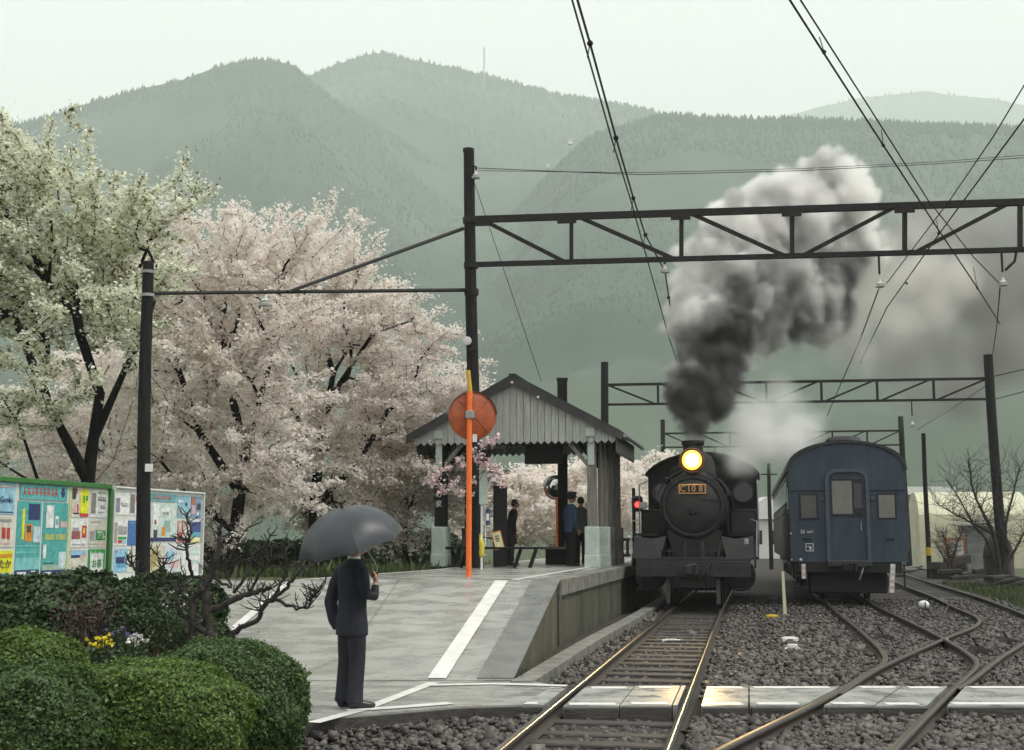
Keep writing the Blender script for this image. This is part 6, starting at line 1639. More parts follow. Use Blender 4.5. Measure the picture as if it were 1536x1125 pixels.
# man under the umbrella: three quarter back view, facing right and away
mp = g(526, 1062, -0.002)
mz = 0.0
pose_m = dict(
    torso=[(0.0, 0.0, 0.70, 0.192, 0.14), (0.0, 0.0, 0.80, 0.185, 0.138), (0.0, 0.0, 0.95, 0.162, 0.125), (0.0, 0.0, 1.10, 0.165, 0.125), (0.0, 0.0, 1.25, 0.18, 0.125), (0, 0, 1.35, 0.185, 0.115), (0, 0, 1.41, 0.16, 0.095), (0, 0, 1.45, 0.08, 0.07)],
    arms=[([(0.17, 0, 1.36), (0.215, 0.0, 1.24), (0.225, 0.02, 1.10), (0.17, 0.15, 1.08), (0.10, 0.20, 1.18)], [0.066, 0.06, 0.054, 0.048, 0.043], (0.08, 0.215, 1.21), (-0.35, 0.2, 0.8), (0.8, 0.5, 0.1), (0.2, -0.3, 0.9), 1.6),
          ([(-0.17, 0, 1.36), (-0.24, -0.05, 1.20), (-0.255, -0.10, 1.02), (-0.22, -0.08, 0.84), (-0.19, -0.05, 0.76)], [0.075, 0.075, 0.07, 0.06, 0.05], (-0.16, 0.0, 0.76), (0.1, 0.1, -1), (-1, 0, 0), (0, 1, 0), 0.9)],
    hips=[(0, 0, 0.70, 0.165, 0.125), (0, 0, 0.84, 0.17, 0.13), (0, 0, 0.96, 0.16, 0.12)],
    legs=[([(0.085, 0, 0.86), (0.09, 0.005, 0.66), (0.09, 0.015, 0.45), (0.09, 0.0, 0.22), (0.09, -0.01, 0.05)], [0.098, 0.092, 0.08, 0.078, 0.085], (0.09, 0.0, 0.07), (0.28, 1, 0)),
          ([(-0.08, 0, 0.86), (-0.085, -0.01, 0.66), (-0.085, -0.01, 0.45), (-0.085, -0.03, 0.22), (-0.085, -0.04, 0.05)], [0.098, 0.092, 0.08, 0.078, 0.085], (-0.085, -0.02, 0.07), (0.0, 1, 0))],
    head=(0.0, 0.05, 1.585), face=(0.1, 1, -0.05), neck=(0, 0.01, 1.45), chest=(0, 0, 1.25), pelvis=(0, 0, 0.92))
man = person('person in a dark navy suit standing at the ramp foot under an umbrella', (mp.x, mp.y, 0.0), R(-52), 1.63, 'skin', 'suit_navy', 'trouser', pose_m)
# umbrella
UA = at(513, 762, 11.45)
um = empty('umbrella', UA, 0, 'wide dark grey umbrella held over the person in the suit', 'umbrella')
rot_u = Matrix.Rotation(R(-14), 3, 'Y') @ Matrix.Rotation(R(12), 3, 'X') @ Matrix.Rotation(R(12), 3, 'Z')
UR, UD = 0.50, 0.36
def upt(a, t, sagf=0.0):      # t 0 apex .. 1 rim
    r_ = UR * math.sin(t * R(78)) / math.sin(R(78)); z = -UD * (1 - math.cos(t * R(78))) / (1 - math.cos(R(78)))
    r_ *= (1 - sagf * 0.07 * t * t); z += 0.018 * sagf * t
    return rot_u @ Vector((r_ * math.cos(a), r_ * math.sin(a), z))
for k in range(8):
    a0, a1 = 2 * math.pi * k / 8, 2 * math.pi * (k + 1) / 8
    b = MB(); nu, nv = 6, 10; vs = []
    for i in range(nv + 1):
        for j_ in range(nu + 1):
            s_ = j_ / nu; vs.append(upt(a0 + (a1 - a0) * s_, i / nv, 1 - (2 * s_ - 1) ** 2))
    b.add(vs, [(i * (nu + 1) + j_, i * (nu + 1) + j_ + 1, (i + 1) * (nu + 1) + j_ + 1, (i + 1) * (nu + 1) + j_) for i in range(nv) for j_ in range(nu)])
    b.build('canopy_panel', MT['umbrella_cloth'], um, smooth=True)
    rb_ = MB().tube([upt(a0, t) + rot_u @ Vector((0, 0, -0.008)) for t in np.linspace(0, 1.02, 10)], 0.0035, 5).build('rib', MT['black_steel'], um)
    MB().tube([upt(a0, 0.55) * 0.99, rot_u @ Vector((0, 0, -0.34))], 0.0025, 4).build('stretcher', MT['grey_metal'], rb_)
    MB().ball(upt(a0, 1.02) * 0.995, 0.008, 6, 5).build('rib_tip', MT['grey_metal'], rb_)
hp = Vector((mp.x, mp.y, 0)) + Matrix.Rotation(R(-52), 3, 'Z') @ (Vector((0.05, 0.25, 1.29)) * 1.63 / 1.70) - UA
MB().tube([rot_u @ Vector((0, 0, 0.05)), rot_u @ Vector((0, 0, -0.02)), hp + Vector((0, 0, 0.08)), hp - Vector((0, 0, 0.06))], [0.004, 0.006, 0.006, 0.006], 8).build('shaft', MT['grey_metal'], um)
MB().tube([hp + Vector((0, 0, 0.02)), hp - Vector((0, 0, 0.12)), hp - Vector((0.02, 0, 0.16)), hp - Vector((0.06, 0, 0.16)), hp - Vector((0.075, 0, 0.12))], 0.011, 8).build('handle', MT['dark_wood'], um)
MB().tube([rot_u @ Vector((0, 0, 0.0)), rot_u @ Vector((0, 0, 0.06))], [0.014, 0.006], 8).build('ferrule', MT['black_steel'], um)

def stand_pose(lean=0.0, arms_down=True):
    return dict(
        torso=[(0, 0, 0.80, 0.17, 0.125), (0, 0, 0.95, 0.165, 0.12), (0, lean * .3, 1.10, 0.168, 0.118), (0, lean * .6, 1.25, 0.185, 0.12), (0, lean * .8, 1.36, 0.19, 0.11), (0, lean * .9, 1.42, 0.14, 0.09), (0, lean, 1.46, 0.075, 0.065)],
        arms=[([(s * 0.16, lean * .8, 1.37), (s * 0.225, lean * .6, 1.22), (s * 0.235, 0.0 + lean * .4, 1.08), (s * 0.22, 0.06, 0.95), (s * 0.21, 0.09, 0.87)], [0.065, 0.06, 0.052, 0.045, 0.042], (s * 0.208, 0.10, 0.845), (0, 0.25, -1), (s, 0, 0), (0, 1, 0.2), 0.8) for s in (1, -1)],
        hips=[(0, 0, 0.74, 0.16, 0.115), (0, 0, 0.86, 0.165, 0.12), (0, 0, 0.97, 0.155, 0.112)],
        legs=[([(s * 0.085, 0, 0.88), (s * 0.088, 0, 0.66), (s * 0.088, 0.01, 0.45), (s * 0.09, 0, 0.22), (s * 0.09, -0.01, 0.05)], [0.092, 0.086, 0.072, 0.068, 0.072], (s * 0.09, 0, 0.07), (s * 0.2, 1, 0)) for s in (1, -1)],
        head=(0, lean + 0.03, 1.59), face=(0, 1, -0.08), neck=(0, lean, 1.46), chest=(0, lean * .6, 1.25), pelvis=(0, 0, 0.92))
person('person in a blue jacket and peaked cap standing under the shelter', (1.42, 30.3, PZ), R(-62), 1.74, 'skin', 'uniform_blue', 'black_cloth', stand_pose(0.02), hat='cap_blue')
person('person in an olive coat standing behind the capped worker', (1.72, 31.1, PZ), R(-20), 1.68, 'skin', 'olive_coat', 'black_cloth', stand_pose(0.0), collar=False)
pose_d = stand_pose(0.10)
pose_d['torso'] = [(0.02, 0.0, 0.55, 0.26, 0.16), (0.02, 0.0, 0.75, 0.22, 0.15)] + pose_d['torso'][1:]
person('person in a long black coat half hidden behind the black pillar', (-0.04, 30.7, PZ), R(-75), 1.60, 'skin', 'black_cloth', 'black_cloth', pose_d, collar=False)

# ================================================================== buildings and small things
# cream arched store
sx = at(1376, 842, 72); o = empty('storage_hall', (sx.x + 0.2, 72, -0.2), R(-14), 'cream coloured storage hall with a rounded barrel roof', 'building')
Wd, Hh, Ln = 5.6, 4.5, 9.0
def barrel(w_, h_, zb=0.0, n=14):
    P = [(0, zb)]
    for k in range(n + 1):
        a = math.pi * k / n; P.append((w_ / 2 - w_ / 2 * math.cos(a), h_ * 0.55 + h_ * 0.45 * math.sin(a) ** 0.8))
    return P + [(w_, zb)]
for k in range(6):      # roof and side panels between ribs
    x0, x1 = k * 1.0, k * 1.0 + 0.985
    pr = barrel(Ln, Hh)
    outer = [(x0, y, z) for y, z in pr]
    MB().prism(outer, (x1 - x0, 0, 0)).build('shell_bay', MT['tarp_cream'], o, auto=25)
MB().b2((-0.03, 2.0, 0.0), (0.0, 5.0, 3.0)).build('end_door', MT['tarp_cream'], o)
MB().b2((5.99, 1.5, 0.0), (6.03, 4.2, 2.6)).build('end_door', MT['tarp_cream'], o)
# grey lean-to with orange framed window
lt = g(1460, 846, 0); lt = Vector((at(1420, 840, 64).x, 64, -0.2))
o = empty('lean_to_shed', lt, R(-10), 'small grey shed with an orange framed window in front of the cream hall', 'shed')
MB().b2((1.05, 0, 0), (2.3, 2.5, 2.35)).build('wall', MT['shed_grey'], o)
MB().b2((0.0, 0.3, 0), (1.05, 2.5, 2.0)).build('wall', MT['tarp_cream'], o)
MB().prism([(0.7, -0.3, 2.3), (2.6, -0.3, 2.5), (2.6, 2.7, 2.62), (0.7, 2.7, 2.42)], (0, 0, 0.07)).build('roof', MT['weathered_wood'], o)
wn = MB().b2((0.02, 0.2, 0.55), (1.0, 0.29, 1.75)).build('window', MT['wood_orange'], o)
MB().b2((0.2, 0.18, 0.75), (0.88, 0.2, 1.6)).build('pane', MT['line_worn'], wn)
MB().b2((0.0, 0.1, 0.1), (1.05, 0.28, 0.5)).build('window_apron', MT['wood_orange'], o)
# blue-grey building behind the coach
o = empty('warehouse', (at(1352, 840, 95).x - 3, 95, -0.2), 0, 'grey blue warehouse with a pale flat roof edge beyond the coach', 'building')
MB().b2((0, 0, 0), (7, 8, 5.0)).build('wall', MT['building_blue'], o)
MB().b2((-0.3, -0.3, 5.0), (7.3, 8.3, 5.6)).build('roof', MT['line_worn'], o)
MB().b2((-0.2, -1.2, 2.9), (7.2, 0, 3.2)).build('canopy', MT['line_worn'], o)
for k in range(4): MB().b2((0.4 + 1.7 * k, -0.04, 3.5), (1.6 + 1.7 * k, 0, 4.6)).build('window', MT['dark_glass'], o)
for k in range(3): MB().b2((0.5 + 2.3 * k, -0.03, 0.1), (2.3 + 2.3 * k, 0, 2.6)).build('shutter', MT['shed_grey'], o)
o = empty('house', (at(1112, 830, 100).x, 100, -0.2), 0, 'pale roofed house glimpsed between locomotive and coach', 'house')
MB().b2((0, 0, 0), (4.2, 6, 3.2)).build('wall', MT['line_worn'], o)
MB().prism([(-0.4, -0.4, 3.2), (4.6, -0.4, 3.2), (4.6, -0.4, 3.5), (2.1, -0.4, 5.0), (-0.4, -0.4, 3.5)], (0, 6.8, 0)).build('roof', MT['line_worn'], o)
for k in range(2): MB().b2((0.7 + 1.8 * k, -0.03, 1.2), (1.7 + 1.8 * k, 0, 2.3)).build('window', MT['dark_glass'], o)
# little car under the canopy
cpos = at(1368, 832, 84)
o = empty('parked_car', (cpos.x, 84, -0.15), R(20), 'small pale blue car parked by the warehouse', 'car')
MB().prism([(0, 0, 0.3), (3.4, 0, 0.3), (3.4, 0, 0.85), (2.7, 0, 0.95), (2.2, 0, 1.45), (0.6, 0, 1.45), (0.1, 0, 0.9)], (0, 1.5, 0)).build('body', flat((0.3, 0.42, 0.55), 0.3), o)
MB().b2((0.7, -0.02, 0.95), (2.2, 0, 1.38)).build('window', MT['dark_glass'], o)
for x in (0.7, 2.7):
    MB().lathe((x, -0.03, 0.3), (0, 1, 0), [(0, 0.3), (0.2, 0.3)], 16).build('wheel', MT['loco_deep'], o)
# heap of old material on the bank
rr = random.Random(4)
def junk(label, x, y, name, dims, rz, m='junk', n=5):
    p = g(x, y, -0.1); o = empty(name, p, rz, label, 'scrap')
    for k in range(n):
        MB().box((rr.uniform(-.4, .4) * dims[0], rr.uniform(-.3, .3) * dims[1], dims[2] * (0.15 + 0.7 * k / n)), (dims[0] * rr.uniform(.4, .8), dims[1] * rr.uniform(.4, .8), dims[2] * 0.35), Matrix.Rotation(rr.uniform(-.5, .5), 3, 'Z') @ Matrix.Rotation(rr.uniform(-.25, .25), 3, 'Y'), ch=0.03).build('scrap_piece', MT[m], o)
junk('dark heap of scrap boxes beside the thin banded pole', 1418, 866, 'scrap_heap', (1.5, 0.9, 1.0), 0.2)
junk('low pile of dark timber on the bank below the bare bush', 1450, 868, 'timber_pile', (1.8, 0.8, 0.5), -0.1)
junk('small pile of pale and dark scraps behind the coach step', 1372, 858, 'scrap_pile', (1.8, 0.7, 0.3), 0.1, 'shed_grey')
junk('dark debris pile at the foot of the bare winter tree', 1518, 878, 'debris_pile', (1.6, 0.8, 0.4), 0.1)
p = g(1508, 868, 0); o = empty('tarp_drum', p, 0, 'dark covered drum standing against the gantry mast', 'drum')
MB().lathe((-0.3, -0.2, -0.2), (0, 0, 1), [(0, 0.55), (1.2, 0.55), (1.6, 0.45), (1.9, 0.2), (1.95, 0.02)], 18).build('drum_body', MT['junk'], o, auto=40)
MB().lathe((-0.3, -0.2, 0.8), (0, 0, 1), [(0, 0.57), (0.06, 0.57)], 18).build('drum_band', MT['black_steel'], o)
o = empty('fallen_pipe', g(1440, 862, 0), 0, 'thin pale pipe propped on the scrap', 'pipe')
MB().tube([(-0.2, 0, 0.0), (0.35, 0.1, 0.75)], 0.03, 6).build('pipe_run', MT['line_worn'], o)
MB().tube([(0.34, 0.1, 0.74), (0.37, 0.1, 0.79)], 0.045, 8).build('pipe_collar', MT['grey_metal'], o)

# trackside markers
o = empty('marker_stake', g(1178, 922, -0.1), R(5), 'thin white wooden stake standing between the two trains', 'stake')
MB().prism([(-0.04, 0, -0.1), (0.04, 0, -0.1), (0.0, 0, 0.92), (-0.055, 0, 0.92)], (0, 0.03, 0)).build('stake_shaft', MT['tarp_cream'], o)
MB().prism([(-0.055, 0, 0.92), (0.0, 0, 0.92), (-0.027, 0, 0.95)], (0, 0.03, 0)).build('stake_tip', MT['tarp_cream'], o)
def block(name, label, x, y, w_, h_, d_, m, top=None):
    p = g(x, y, -0.14); o = empty(name, p, rr.uniform(-.1, .1), label, 'marker')
    MB().b2((-w_ / 2, 0, -0.03), (w_ / 2, d_, h_), ch=0.012).build('block', MT[m], o)
    if top: MB().prism([(-w_ * .36, 0.0, h_), (w_ * .36, 0.0, h_), (w_ * .28, 0, h_ + top), (-w_ * .28, 0, h_ + top)], (0, d_, 0)).build('block_top', MT[m], o)
    else: MB().b2((-w_ * .3, 0.02, h_), (w_ * .3, d_ * .8, h_ + 0.012)).build('block_top', MT[m], o)
block('yellow_marker', 'yellow block lying on the ballast by the white stake', 1159, 929, 0.26, 0.09, 0.12, 'yellow_paint')
block('white_marker', 'flat white block on the ballast behind the stepped one', 1186, 963, 0.27, 0.07, 0.12, 'white_paint')
block('white_marker', 'stepped white block on the ballast in front of the flat one', 1190, 978, 0.24, 0.06, 0.12, 'white_paint', 0.05)
block('sleeper_tag', 'thin white strip fixed between the rails before the locomotive', 1007, 962, 0.32, 0.03, 0.06, 'line_worn')
def ballm(label, x, y, r_):
    p = g(x, y, -0.1); o = empty('switch_marker', p, 0, label, 'marker', 'white round switch markers')
    MB().ball((0, 0, r_), r_, 14, 10, sc=(1.2, 1, 0.9)).build('marker_body', MT['white_paint'], o, smooth=True)
    MB().box((0, -r_ * 0.98, r_), (r_ * 0.25, 0.01, r_ * 1.3)).build('marker_slit', MT['black_steel'], o)
    MB().b2((-r_, -r_ * .6, -0.08), (r_, r_ * .6, 0.02)).build('marker_foot', MT['junk'], o)
ballm('white round switch marker inside the siding curve', 1386, 914, 0.11)
ballm('small white round switch marker at the rail crossing point', 1418, 966, 0.05)
def lever(label, x, y, sc_=1.0):
    p = g(x, y, -0.14); o = empty('switch_lever', p, 0.3, label, 'switch lever', 'switch machines by the rails')
    MB().prism([(-0.25 * sc_, 0, 0), (0.25 * sc_, 0, 0), (0.15 * sc_, 0, 0.1 * sc_), (-0.1 * sc_, 0, 0.16 * sc_)], (0, 0.25 * sc_, 0)).build('lever_housing', MT['junk'], o)
    MB().tube([(0, 0.1, 0.1 * sc_), (-0.15 * sc_, 0.1, 0.3 * sc_)], 0.018, 6).build('lever_arm', MT['black_steel'], o)
lever('dark switch lever beside the curved rail tip', 1332, 962, 0.8)
lever('dark switch box lying between the curving rails', 1478, 985, 0.9)
lever('small dark switch box by the outer siding rail', 1520, 968, 0.7)

# red signal and fence beyond the platform
o = empty('signal_post', (at(956, 840, 31).x - 0.35, 36, 0.0), 0, 'slim signal post with a glowing red lamp beside the locomotive', 'signal')
sp2 = at(956, 757, 36); ox = sp2.x - o.location.x
MB().tube([(ox - 0.1, 0.06, 0.0), (ox - 0.1, 0.06, at(950, 732, 36).z)], 0.05, 8).build('post', MT['black_steel'], o)
MB().b2((ox - 0.16, -0.08, sp2.z - 0.2), (ox + 0.16, 0.1, sp2.z + 0.26), ch=0.06).build('lamp_housing', MT['loco_deep'], o)
MB().lathe((ox, -0.08, sp2.z), (0, -1, 0), [(0, 0.085), (0.02, 0.08), (0.04, 0.03)], 16).build('red_lens', MT['red_lamp'], o, smooth=True)
MB().b2((ox - 0.12, -0.25, sp2.z + 0.1), (ox + 0.12, -0.08, sp2.z + 0.13)).build('lamp_hood', MT['loco_deep'], o)
o = empty('platform_fence', (at(935, 845, 44).x - 0.6, 44, 0.5), HEAD, 'dark two rail fence at the far edge of the platform', 'fence')
for k in range(4): MB().b2((k * 0.75 - 0.05, 0, -0.3), (k * 0.75 + 0.05, 0.1, 1.05)).build('fence_post', MT['dark_wood'], o)
for z in (0.4, 0.95): MB().b2((-0.2, -0.03, z), (2.6, 0.0, z + 0.1)).build('fence_rail', MT['dark_wood'], o)
# masts and houses on the hill
o = empty('radio_mast', (at(726, 115, 1650).x, 1650, at(726, 135, 1650).z), 0, 'thin radio mast on the shoulder of the highest hill', 'mast')
hm_ = at(726, 70, 1650).z - o.location.z
for s, t in ((-1, -1), (1, -1), (0, 1)): MB().tube([(s * 1.6, t * 1.6, 0), (s * 0.5, t * .5, hm_)], 0.35, 5).build('mast_leg', MT['grey_metal'], o)
for k in range(8): MB().bar((-1.5 + k * .12, -1.5, k * hm_ / 8), (1.5 - k * .12, -1.5, (k + 1) * hm_ / 8), 0.3).build('lattice_bar', MT['grey_metal'], o)
def hut(label, x, y, Y, w_, h_):
    p = at(x, y, Y); o = empty('hill_house', p, 0, label, 'house', 'small houses on the hillside')
    MB().b2((-w_ / 2, 0, -h_), (w_ / 2, w_, h_ * 0.5)).build('wall', MT['white_paint'], o)
    MB().prism([(-w_ * .6, -1, h_ * .5), (w_ * .6, -1, h_ * .5), (0, -1, h_ * 1.1)], (0, w_ + 2, 0)).build('roof', MT['line_worn'], o)
hut('small white house high on the hillside field', 856, 212, 1000, 4, 2)
hut('tiny white house lower on the hillside near the field', 822, 248, 900, 3, 1.5)

# ================================================================== smoke and steam
def plume(name, label, puffs, res, edge, amp, nscale, dens, colour_fn, pad=0.6, sub=10, billow=True, seed=1, subr=(0.28, 0.5), grow_=1.0):
    rr = np.random.default_rng(seed); cls = {}
    allp = []
    for (x, y, rpx, Y) in puffs:
        c = at(x, y, Y); r_ = rpx * Y / F * grow_; allp.append((c.x, c.y, c.z, r_))
        for k in range(sub):
            d = rr.normal(size=3); d /= np.linalg.norm(d); rs = r_ * rr.uniform(*subr)
            q = np.array(c) + d * r_ * 0.86
            allp.append((q[0], q[1], q[2], rs))
    A = np.array(allp)
    qs = np.geomspace(A[:, 3].min() * 0.99, A[:, 3].max() * 1.01, 8)
    ng = bpy.data.node_groups.new(name + '_field', 'GeometryNodeTree')
    ng.interface.new_socket('Geometry', in_out='OUTPUT', socket_type='NodeSocketGeometry')
    N = ng.nodes; Lk = ng.links
    pos = N.new('GeometryNodeInputPosition'); cur = None
    for i in range(7):
        S_ = A[(A[:, 3] >= qs[i]) & (A[:, 3] < qs[i + 1])]
        if len(S_) == 0: continue
        me = bpy.data.meshes.new(name + '_centres'); me.from_pydata([tuple(s_[:3]) for s_ in S_], [], [])
        # the centres travel as a hidden mesh baked into the node tree through points
        jo = N.new('GeometryNodeJoinGeometry') if False else None
        ob = bpy.data.objects.new(name + '_centres', me)
        oi = N.new('GeometryNodeObjectInfo'); oi.inputs[0].default_value = ob
        px = N.new('GeometryNodeProximity'); px.target_element = 'POINTS'
        Lk.new(oi.outputs['Geometry'], px.inputs[0])
        sub_ = N.new('ShaderNodeMath'); sub_.operation = 'SUBTRACT'; sub_.inputs[1].default_value = float(S_[:, 3].mean())
        Lk.new(px.outputs['Distance'], sub_.inputs[0])
        if cur is None: cur = sub_.outputs[0]
        else:
            sm = N.new('ShaderNodeMath'); sm.operation = 'SMOOTH_MIN'; sm.inputs[2].default_value = 0.08
            Lk.new(cur, sm.inputs[0]); Lk.new(sub_.outputs[0], sm.inputs[1]); cur = sm.outputs[0]
    nz = N.new('ShaderNodeTexNoise'); nz.inputs['Scale'].default_value = nscale; nz.inputs['Detail'].default_value = 7; nz.inputs['Roughness'].default_value = 0.62
    Lk.new(pos.outputs[0], nz.inputs['Vector'])
    src = nz.outputs[0]
    nsub = N.new('ShaderNodeMath'); nsub.operation = 'SUBTRACT'; nsub.inputs[1].default_value = 0.5; Lk.new(src, nsub.inputs[0]); src = nsub.outputs[0]
    if billow:
        ab = N.new('ShaderNodeMath'); ab.operation = 'ABSOLUTE'; Lk.new(src, ab.inputs[0])
        s2 = N.new('ShaderNodeMath'); s2.operation = 'SUBTRACT'; s2.inputs[1].default_value = 0.1; Lk.new(ab.outputs[0], s2.inputs[0]); src = s2.outputs[0]
    ml = N.new('ShaderNodeMath'); ml.operation = 'MULTIPLY'; ml.inputs[1].default_value = amp; Lk.new(src, ml.inputs[0])
    df = N.new('ShaderNodeMath'); df.operation = 'SUBTRACT'; Lk.new(ml.outputs[0], df.inputs[0]); Lk.new(cur, df.inputs[1])
    mr = N.new('ShaderNodeMapRange'); mr.interpolation_type = 'SMOOTHSTEP'
    mr.inputs['From Min'].default_value = 0.0; mr.inputs['From Max'].default_value = edge; mr.inputs['To Min'].default_value = 0.0; mr.inputs['To Max'].default_value = 1.0
    Lk.new(df.outputs[0], mr.inputs['Value'])
    vc = N.new('GeometryNodeVolumeCube')
    lo = (A[:, :3] - A[:, 3:4]).min(0) - pad; hi = (A[:, :3] + A[:, 3:4]).max(0) + pad
    vc.inputs['Min'].default_value = tuple(lo); vc.inputs['Max'].default_value = tuple(hi)
    for kx, ax in zip(('Resolution X', 'Resolution Y', 'Resolution Z'), range(3)): vc.inputs[kx].default_value = max(8, int((hi[ax] - lo[ax]) / res))
    Lk.new(mr.outputs['Result'], vc.inputs['Density'])
    m = bpy.data.materials.new(name + '_volume'); m.use_nodes = True
    t = m.node_tree; t.nodes.clear(); ou = t.nodes.new('ShaderNodeOutputMaterial'); pv = t.nodes.new('ShaderNodeVolumePrincipled')
    pv.inputs['Density Attribute'].default_value = ''
    at_ = t.nodes.new('ShaderNodeAttribute'); at_.attribute_name = 'density'
    dm = t.nodes.new('ShaderNodeMath'); dm.operation = 'MULTIPLY'; dm.inputs[1].default_value = dens
    t.links.new(at_.outputs['Fac'], dm.inputs[0]); t.links.new(dm.outputs[0], pv.inputs['Density'])
    pv.inputs['Anisotropy'].default_value = 0.1
    colour_fn(t, pv, dm)
    t.links.new(pv.outputs[0], ou.inputs['Volume'])
    sm_ = N.new('GeometryNodeSetMaterial'); sm_.inputs['Material'].default_value = m
    Lk.new(vc.outputs[0], sm_.inputs['Geometry'])
    go = N.new('NodeGroupOutput'); Lk.new(sm_.outputs[0], go.inputs[0])
    vd = bpy.data.volumes.new(name); o = bpy.data.objects.new(name, vd); COL.objects.link(o)
    vd.materials.append(m)
    md = o.modifiers.new('field', 'NODES'); md.node_group = ng
    tag(o, label, 'smoke', kind='stuff')
    return o
def dark_by(spots, white, dark):
    """colour runs from soot to steam with distance from the sooty parts"""
    def fn(t, pv, dm):
        ge = t.nodes.new('ShaderNodeNewGeometry'); cur = None
        nz = t.nodes.new('ShaderNodeTexNoise'); nz.inputs['Scale'].default_value = 0.9; nz.inputs['Detail'].default_value = 4
        t.links.new(ge.outputs['Position'], nz.inputs['Vector'])
        ns = t.nodes.new('ShaderNodeMath'); ns.operation = 'MULTIPLY_ADD'; ns.inputs[1].default_value = 2.0; ns.inputs[2].default_value = -0.95
        t.links.new(nz.outputs[0], ns.inputs[0])
        for (x, y, rpx, Y, wt) in spots:
            c = at(x, y, Y); r_ = rpx * Y / F
            vd = t.nodes.new('ShaderNodeVectorMath'); vd.operation = 'DISTANCE'; vd.inputs[1].default_value = c
            t.links.new(ge.outputs['Position'], vd.inputs[0])
            mr = t.nodes.new('ShaderNodeMapRange'); mr.inputs['From Min'].default_value = r_ * 0.45; mr.inputs['From Max'].default_value = r_ * 1.25
            mr.inputs['To Min'].default_value = wt; mr.inputs['To Max'].default_value = 0.0
            t.links.new(vd.outputs['Value'], mr.inputs['Value'])
            if cur is None: cur = mr.outputs[0]
            else:
                mm = t.nodes.new('ShaderNodeMath'); mm.operation = 'MAXIMUM'; t.links.new(cur, mm.inputs[0]); t.links.new(mr.outputs[0], mm.inputs[1]); cur = mm.outputs[0]
        ad = t.nodes.new('ShaderNodeMath'); ad.operation = 'ADD'; t.links.new(cur, ad.inputs[0]); t.links.new(ns.outputs[0], ad.inputs[1])
        rp = t.nodes.new('ShaderNodeValToRGB'); rp.color_ramp.elements[0].position = 0.0; rp.color_ramp.elements[1].position = 1.0
        rp.color_ramp.elements[0].color = (*white, 1); rp.color_ramp.elements[1].color = (*dark, 1)
        t.links.new(ad.outputs[0], rp.inputs[0]); t.links.new(rp.outputs[0], pv.inputs['Color'])
    return fn
def plain(c):
    def fn(t, pv, dm): pv.inputs['Color'].default_value = (*c, 1)
    return fn
PY = 29.6
puffs = [(1039, 660, 19, PY - .35), (1040, 648, 21, PY - .2), (1043, 636, 25, PY - .05), (1042, 620, 32, PY + .1), (1035, 598, 34, PY + .3), (1068, 600, 36, PY + .5), (1040, 575, 42, PY + .5), (1080, 570, 34, PY + .8),
         (1055, 545, 40, PY + .8), (1085, 540, 38, PY + 1), (1070, 510, 44, PY + 1.1), (1105, 505, 40, PY + 1.4), (1055, 480, 46, PY + 1.3), (1034, 462, 40, PY + 1.4), (1020, 490, 26, PY + 1.3), (1090, 455, 60, PY + 1.6),
         (1140, 470, 55, PY + 2), (1075, 405, 58, PY + 1.8), (1120, 400, 60, PY + 2), (1052, 385, 38, PY + 1.8), (1100, 350, 52, PY + 2), (1160, 420, 60, PY + 2.2), (1180, 360, 60, PY + 2.5), (1190, 450, 55, PY + 2.6),
         (1160, 312, 48, PY + 2.5), (1215, 320, 60, PY + 2.9), (1200, 285, 42, PY + 2.9), (1256, 262, 40, PY + 3), (1265, 300, 46, PY + 3.2), (1142, 335, 48, PY + 2.3), (1290, 370, 42, PY + 3.5), (1240, 370, 60, PY + 3.2), (1225, 430, 56, PY + 3.2), (1280, 330, 40, PY + 3.5),
         (1230, 490, 34, PY + 3), (1255, 470, 34, PY + 3.4), (1150, 500, 36, PY + 2.2), (1195, 500, 30, PY + 2.6)]
plume('smoke_plume', 'billowing plume rising from the chimney, black below and white above', puffs, 0.055, 0.25, 1.1, 1.35, 7.0,
      dark_by([(1040, 605, 85, PY + .4, 1.3), (1062, 555, 75, PY + .8, 1.25), (1090, 505, 55, PY + 1.0, 1.0), (1105, 445, 38, PY + 1.0, 0.7), (1190, 490, 40, PY + 2.2, 0.8), (1250, 450, 70, PY + 3.2, 0.7), (1140, 460, 110, PY + 2, 0.35), (1210, 400, 110, PY + 3.4, 0.3)], (0.997, 0.995, 0.985), (0.20, 0.195, 0.20)), grow_=1.1, sub=9, seed=3)
drift = [(1290, 400, 60, 50), (1340, 370, 55, 50), (1330, 450, 75, 50), (1400, 430, 85, 51), (1420, 520, 75, 51), (1470, 450, 85, 52), (1500, 530, 80, 52), (1350, 530, 65, 50), (1540, 430, 85, 52), (1590, 500, 95, 53), (1280, 510, 50, 50), (1440, 590, 60, 52), (1400, 340, 60, 51), (1470, 350, 65, 52), (1540, 340, 70, 52), (1380, 600, 50, 51)]
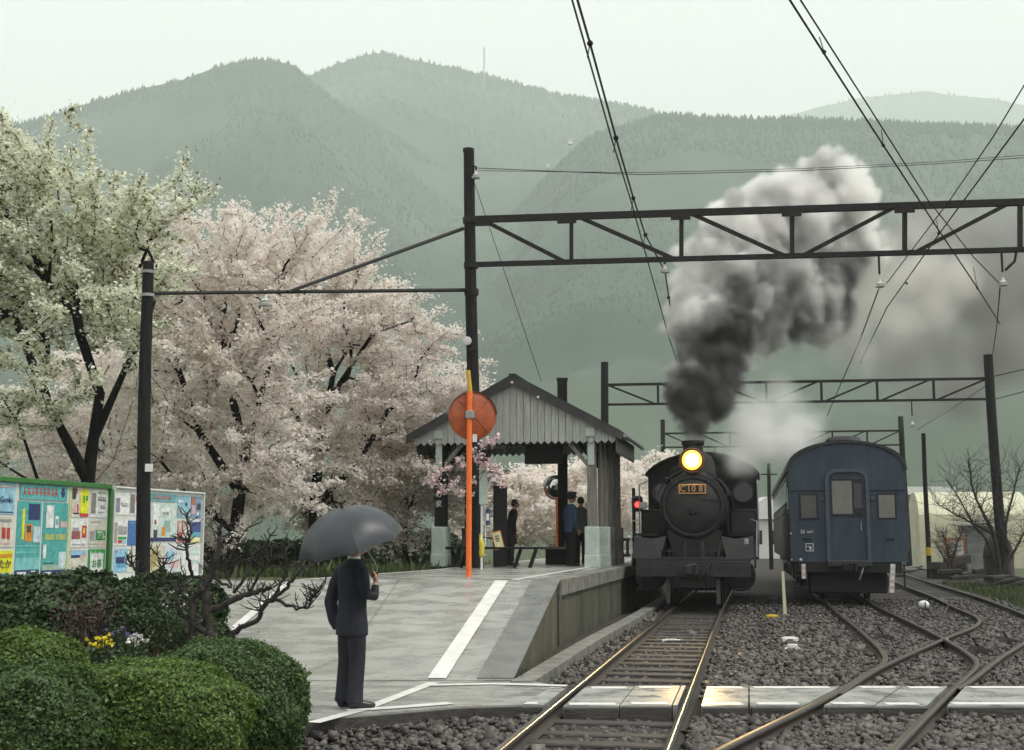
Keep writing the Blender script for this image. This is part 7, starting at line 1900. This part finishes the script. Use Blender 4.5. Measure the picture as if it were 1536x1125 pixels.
plume('smoke_drift', 'thin grey smoke drifting over the coach toward the siding', drift, 0.2, 1.7, 2.6, 0.33, 0.85, plain((0.55, 0.54, 0.53)), sub=6, seed=5, billow=False, pad=0.4)
tail = [(1285, 400, 52, PY + 3.8), (1320, 385, 48, PY + 4.2), (1305, 455, 56, PY + 4.0), (1350, 420, 55, PY + 4.6), (1390, 400, 50, PY + 5), (1275, 490, 44, PY + 3.8), (1345, 485, 48, PY + 4.6), (1310, 325, 30, PY + 4.2), (1345, 310, 28, PY + 4.6), (1400, 460, 50, PY + 5), (1435, 420, 45, PY + 5.4), (1300, 530, 40, PY + 4.2), (1380, 350, 34, PY + 5)]
plume('smoke_tail', 'soft pale brown smoke trailing off the side of the plume', tail, 0.09, 1.0, 1.3, 0.9, 1.7, plain((0.86, 0.84, 0.81)), sub=8, seed=6, billow=False, pad=0.3)
steam = [(1110, 690, 32, PY + 1.6), (1085, 665, 28, PY + 1.4), (1130, 655, 45, PY + 2.2), (1175, 660, 40, PY + 3), (1150, 625, 45, PY + 3), (1195, 640, 35, PY + 3.6), (1120, 620, 30, PY + 2.4), (1170, 600, 28, PY + 3.2)]
plume('steam_cloud', 'soft white steam hanging beside the boiler', steam, 0.09, 0.7, 1.3, 0.9, 2.2, plain((0.998, 0.998, 0.99)), grow_=1.2, sub=6, seed=8, billow=False, pad=0.3)

# ================================================================== haze
hz = MB().b2((-4300, -700, -1.2), (4300, 5300, 1450)).build('haze', None)
tag(hz, 'pale rain mist filling the valley', 'haze', kind='stuff')
hm = bpy.data.materials.new('mist'); hm.use_nodes = True
t_ = hm.node_tree; t_.nodes.clear()
pv = t_.nodes.new('ShaderNodeVolumePrincipled'); ou = t_.nodes.new('ShaderNodeOutputMaterial')
pv.inputs['Color'].default_value = (0.895, 0.968, 0.94, 1)
pv.inputs['Density'].default_value = 0.00045
pv.inputs['Anisotropy'].default_value = 0.1
t_.links.new(pv.outputs[0], ou.inputs['Volume'])
hz.data.materials.append(hm)
